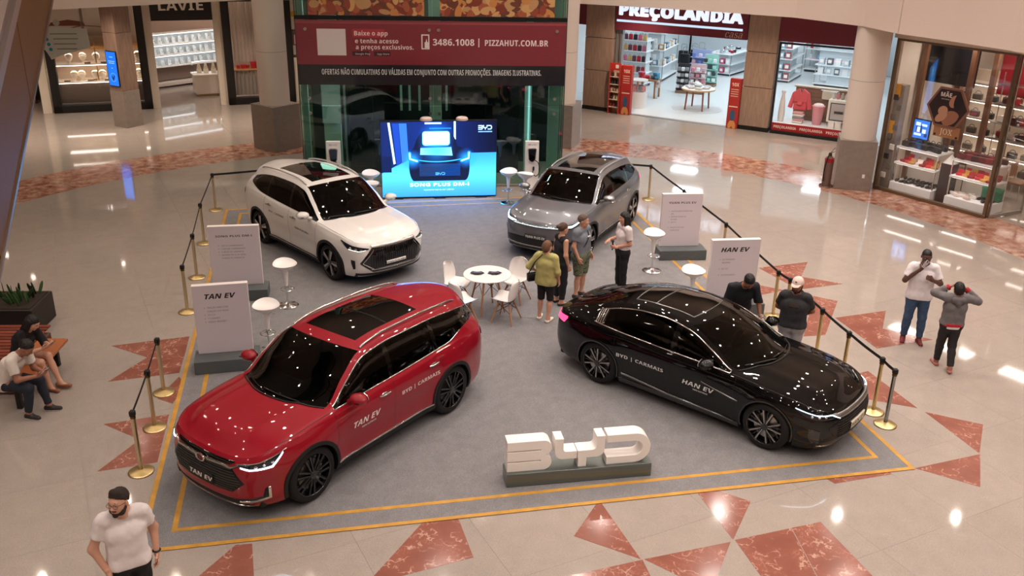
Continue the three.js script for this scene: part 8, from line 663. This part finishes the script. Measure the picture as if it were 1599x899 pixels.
person({ label: 'woman in a lime green blouse and black cropped trousers seen from behind', pos: [0.62, -15.82], y: 0.0115, face: [0.42, -0.9], s: 0.9, skin: 'light', girth: 1.12, pitch: 0.05, yaw: -0.25, hair: { kind: 'woman', mat: std(0x6b4a36, 0.7) }, bust: true, brow: 0x5a4030, j: { elL: [0.36, 1.15, -0.06], wrL: [0.26, 0.98, 0.16], elR: [-0.25, 1.12, -0.02], wrR: [-0.25, 0.88, 0.08], anL: [0.13, 0.085, 0.02], anR: [-0.1, 0.085, -0.06] }, handL: { dir: [-0.6, -0.3, 0.7], palm: [-0.6, 0, -0.6], curl: 0.5 }, top: { mat: fab(0xaea86a), hem: -0.12, sleeve: 1.35, se: 0.026, e: 0.024, name: 'blouse' }, bottom: { mat: fab(0x101013), len: 1.12 }, shoes: { mat: fab(0xe8dfd2, 0.5), low: true },
  extra({ at, t }) { const p = at([0.3, 0.98, -0.02]); const b = thing('shoulder_bag', 'small black shoulder bag on the hip of the woman in green', 'bag', p, 0.4); mk('bag', rb(0.2, 0.16, 0.09, 0, -0.06, 0, 0.025, 3), M.black, b); mk('flap', rb(0.2, 0.08, 0.095, 0, -0.02, 0.003, 0.02), std(0x1a1a1d, 0.5), b); const q = at([0.05, 1.47, -0.1]), r = at([0.19, 1.3, -0.14]); const sub = (a) => [a[0] - p[0], a[1] - p[1], a[2] - p[2]]; const inv = (a) => { const v = V(...sub(a)); v.applyAxisAngle(V(0, 1, 0), -0.4); return v; }; mk('strap', tube([V(-0.09, 0, 0), inv(at([0.27, 1.15, -0.13])), inv(r), inv(q)], 0.009, 30, 6), M.black, b); } });
person({ label: 'woman with a hair bun in a sleeveless black top beside the woman in green', pos: [0.93, -16.62], y: 0.0115, face: [0.82, -0.4], s: 0.95, skin: 'light', bust: true, hair: { kind: 'bun', mat: std(0x4a3527, 0.7) }, yaw: 0.1, j: { wrR: [-0.2, 0.87, 0.06], wrL: [0.22, 0.9, 0.1] }, top: { mat: fab(0x14151b), hem: -0.1, sleeve: 0.0, collar: -0.01, name: 'sleeveless_top' }, bottom: { mat: fab(0x15161d), len: 1.9, e: 0.02 }, shoes: { mat: fab(0x222226, 0.5), low: true } });
person({ label: 'man in a grey t-shirt and camouflage shorts with a shoulder strap', pos: [1.33, -16.98], y: 0.0115, face: [0.75, 0.55], s: 0.985, skin: 'light', yaw: 0.35, hair: { kind: 'short', mat: std(0x5a4a3e, 0.7) }, girth: 1.1, j: { elR: [-0.25, 1.13, -0.02], wrR: [-0.22, 0.9, 0.08], wrL: [0.22, 0.9, 0.08] }, handR: { curl: 0.6 }, top: { mat: fab(0x6f7680), hem: -0.08, sleeve: 0.62, se: 0.03, e: 0.024 }, bottom: { mat: std(0xffffff, 0.9, 0, { map: camoTex }), len: 1.0, e: 0.035, name: 'shorts' }, shoes: { mat: fab(0x3a3430, 0.6) },
  extra({ t, J }) { mk('shoulder_strap', tube([[0.1, 1.45, 0.02], [0.03, 1.33, 0.135], [-0.08, 1.18, 0.15], [-0.18, 1.03, 0.06]], 0.012, 30, 6), M.black, t); mk('strap_label', rb(0.09, 0.03, 0.012, 0.02, 1.31, 0.152, 0.004), M.white, t); } });
person({ label: 'presenter with long black hair, white shirt and black trousers holding a microphone', pos: [2.17, -17.22], y: 0.0115, face: [-0.92, 0.3], s: 0.98, skin: 'light', bust: true, hair: { kind: 'long', mat: hairBlack }, girth: 0.95, j: { elL: [0.22, 1.12, -0.04], wrL: [0.07, 1.03, 0.2], elR: [-0.24, 1.13, 0.02], wrR: [-0.13, 1.13, 0.25], anL: [0.08, 0.085, -0.02], anR: [-0.08, 0.085, 0.02] }, handL: { dir: [-0.7, -0.05, 0.5], palm: [-0.3, 0.1, -1], curl: 0.8 }, handR: { dir: [0.3, -0.3, 0.9], palm: [0.3, -0.8, 0], curl: 0.45 }, top: { mat: fab(0xdcd0d2), hem: 0.05, sleeve: 0.72, se: 0.024, e: 0.016, name: 'white_shirt' }, bottom: { mat: fab(0x0f0f12), len: 2, top: 0.13, flare: 1.6, e: 0.018 }, shoes: { mat: fab(0x111112, 0.5) },
  extra({ at }) { const m = thing('microphone', 'black hand microphone held at the waist by the presenter', 'microphone', at([0.0, 1.04, 0.235]), 0); mk('handle', cy(0.015, 0.012, 0.17, 0, 0, 0, 14), M.black, m); mk('mic_head', sp(0.03, 0, 0.1, 0, 1, 1.15, 1), M.darkGrey, m); } });
person({ label: 'man in a dark navy shirt bending forward behind the black saloon', pos: [3.84, -14.52], y: 0.0115, face: [0.1, 0.99], s: 1.02, skin: 'tan', pitch: 0.75, hair: { kind: 'short', mat: hairBlack }, girth: 1.1, j: { pel: [0, 0.93, -0.06], chest: [0, 1.2, 0.1], neck: [0, 1.36, 0.22], head: [0.02, 1.46, 0.32], shL: [0.19, 1.31, 0.17], shR: [-0.19, 1.31, 0.17], elL: [0.27, 1.05, 0.2], wrL: [0.28, 0.84, 0.32], elR: [-0.25, 1.05, 0.14], wrR: [-0.2, 0.84, 0.24] }, handL: { curl: 0.7 }, top: { mat: fab(0x15171f), hem: -0.1, sleeve: 1.1, se: 0.026, e: 0.022, name: 'navy_shirt' }, bottom: { mat: fab(0x17171a), len: 2 }, shoes: { mat: fab(0x131314, 0.5) },
  extra({ t, J, at }) { mk('wrist_watch', new THREE.TorusGeometry(0.033, 0.008, 8, 20).rotateX(PI / 2).translate(...J.wrL).translate(0, 0.03, -0.012), M.satin, t); const h = thing('hand_held_box', 'small grey box in the hand of the bending man', 'box', at([0.3, 0.76, 0.38]), 0.3); mk('box', rb(0.12, 0.16, 0.07, 0, -0.04, 0, 0.015), M.grey, h); mk('box_strap', new THREE.TorusGeometry(0.05, 0.007, 6, 16, PI).translate(0, 0.04, 0), M.darkGrey, h); } });
person({ label: 'man in a white cap and charcoal t-shirt with hands behind his back', pos: [4.58, -13.84], y: 0.002, face: [-0.38, 0.92], s: 1.0, skin: 'tan', pitch: 0.2, yaw: -0.2, beard: std(0x2a1b14, 0.8), hair: { kind: 'buzz', mat: hairBlack }, girth: 1.12, j: { elL: [0.27, 1.14, -0.14], wrL: [0.07, 0.97, -0.24], elR: [-0.27, 1.14, -0.14], wrR: [-0.07, 0.99, -0.21] }, handL: { dir: [-0.9, 0, -0.1], palm: [0, 0, 1], curl: 0.5 }, handR: { dir: [0.9, 0, -0.1], palm: [0, 0, 1], curl: 0.5 }, top: { mat: fab(0x2a2a2e), hem: -0.04, sleeve: 0.75, se: 0.028, e: 0.022 }, bottom: { mat: fab(0xa5a1a4), len: 2, e: 0.022 }, shoes: { mat: fab(0x8a8a8c, 0.6) },
  extra({ hp, t, J }) { const c = hp('cap', nets((() => { const d = ell([0, 0.045, -0.014], [0.094, 0.106, 0.113]), b = (x, y, z) => Math.max(ell([0, 0.06, 0.09], [0.085, 0.02, 0.095])(x, y, z), Math.abs(y - 0.062 + Math.max(0, z - 0.08) * 0.25 + x * x * 2.2) - 0.006); return (x, y, z) => Math.min(Math.max(d(x, y, z), 0.035 - y), b(x, y, z)); })(), [-0.125, 0.0, -0.15], [0.125, 0.18, 0.2], 0.006), std(0xd9c3ba, 0.8)); hp('cap_badge', rb(0.03, 0.02, 0.008, 0, 0.11, 0.085, 0.003), std(0x5a3a34, 0.6), c); mk('chest_print', rb(0.16, 0.05, 0.004, 0.0, 1.3, 0.158, 0.001), std(0x4a3a36, 0.8), t); } });
person({ label: 'man in a white t-shirt and blue jeans with a hand at his mouth', pos: [7.2, -15.22], y: 0.002, face: [-0.25, 0.95], s: 1.02, skin: 'dark', pitch: 0.18, hair: { kind: 'buzz', mat: hairBlack }, girth: 1.08, j: { elR: [-0.28, 1.17, 0.08], wrR: [-0.075, 1.43, 0.17], elL: [0.29, 1.16, 0.06], wrL: [0.13, 1.26, 0.22], anL: [0.14, 0.085, 0.0], anR: [-0.12, 0.085, -0.03], knL: [0.12, 0.49, 0.02], knR: [-0.11, 0.49, 0.015] }, handR: { dir: [0.45, 0.85, -0.1], palm: [0.2, 0.0, -1], curl: 0.45 }, handL: { dir: [-0.6, 0.4, 0.3], palm: [-0.3, -0.2, -1], curl: 0.9 }, top: { mat: fab(0xe0d9dd), hem: -0.09, sleeve: 0.75, se: 0.028, e: 0.02 }, bottom: { mat: std(0xffffff, 0.85, 0, { map: denimTex }), len: 1.95, e: 0.018, name: 'jeans' }, shoes: { mat: fab(0x6a1a20, 0.6), sole: std(0xd9c8c0, 0.6) },
  extra({ at }) { const p = thing('phone', 'pale phone held at the mouth of the man in white and jeans', 'phone', at([-0.02, 1.52, 0.175]), 0.2); mk('phone_body', rb(0.072, 0.15, 0.009, 0, 0, 0, 0.003).rotateZ(-0.6), std(0xb9b2b6, 0.3), p); mk('phone_camera', rb(0.022, 0.03, 0.004, -0.01, 0.05, 0.006, 0.003).rotateZ(-0.6), M.black, p); } });
person({ label: 'boy in a grey hoodie with red trim walking away with hands on his head', pos: [7.36, -14.2], y: 0.002, face: [0.12, -0.98], s: 0.9, skin: 'tan', hair: { kind: 'woman', mat: hairBlack }, girth: 0.98, pitch: 0.1, j: { shL: [0.19, 1.43, -0.01], elL: [0.37, 1.46, 0.12], wrL: [0.13, 1.6, 0.1], elR: [-0.4, 1.36, 0.06], wrR: [-0.15, 1.58, 0.1], anL: [0.09, 0.085, 0.12], knL: [0.09, 0.5, 0.1], anR: [-0.06, 0.1, -0.22], knR: [-0.08, 0.49, -0.02] }, footY: { R: 0.05 }, handL: { dir: [-0.7, 0.5, 0], palm: [-0.8, -0.2, -0.3], curl: 0.35 }, handR: { dir: [0.7, 0.5, 0], palm: [0.8, -0.2, -0.3], curl: 0.35 }, top: { mat: fab(0x6a6567), hem: -0.02, sleeve: 1.8, se: 0.03, e: 0.032, name: 'hoodie' }, bottom: { mat: fab(0x241e20), len: 1.95, e: 0.02 }, shoes: { mat: fab(0xb0706a, 0.6), low: true },
  extra({ J, off, cloth, below, up, cone, t }) { const n = up.map((v) => -v); cloth('white_undershirt', [cone([0.055, 0.9, 0], [-0.055, 0.9, 0], 0.137, 0.137)], [below(off(J.pel, 0, -0.09), n), below(off(J.pel, 0, 0.03), up)], fab(0xe3dcdc), 0.03, 0.003, 0.0115, [J.pel]); cloth('red_hem', [cone([0.06, 0.93, 0], [-0.06, 0.93, 0], 0.151, 0.151)], [below(off(J.pel, 0, -0.035), n), below(off(J.pel, 0, 0.025), up)], fab(0xb01f30), 0.03, 0.002, 0.0115, [J.pel]); cloth('hood', [cone([0.07, 1.42, -0.1], [-0.07, 1.42, -0.1], 0.06, 0.06), cone([0, 1.36, -0.12], [0, 1.3, -0.125], 0.055, 0.03)], [], fab(0x5f5b5d), 0.04, 0.004, 0.0115, [[0, 1.4, -0.1]]); for (const S of ['L', 'R']) { const c = mixp(J['el' + S], J['wr' + S], 0.82), d = unit(subp(J['wr' + S], J['el' + S])); mk('red_cuff', bar(c, c.map((v, i) => v + d[i] * 0.05), 0.056, 0.052, 18), fab(0xb01f30), t); } } });
scene.updateMatrixWorld(true);
renderer.render(scene, camera);
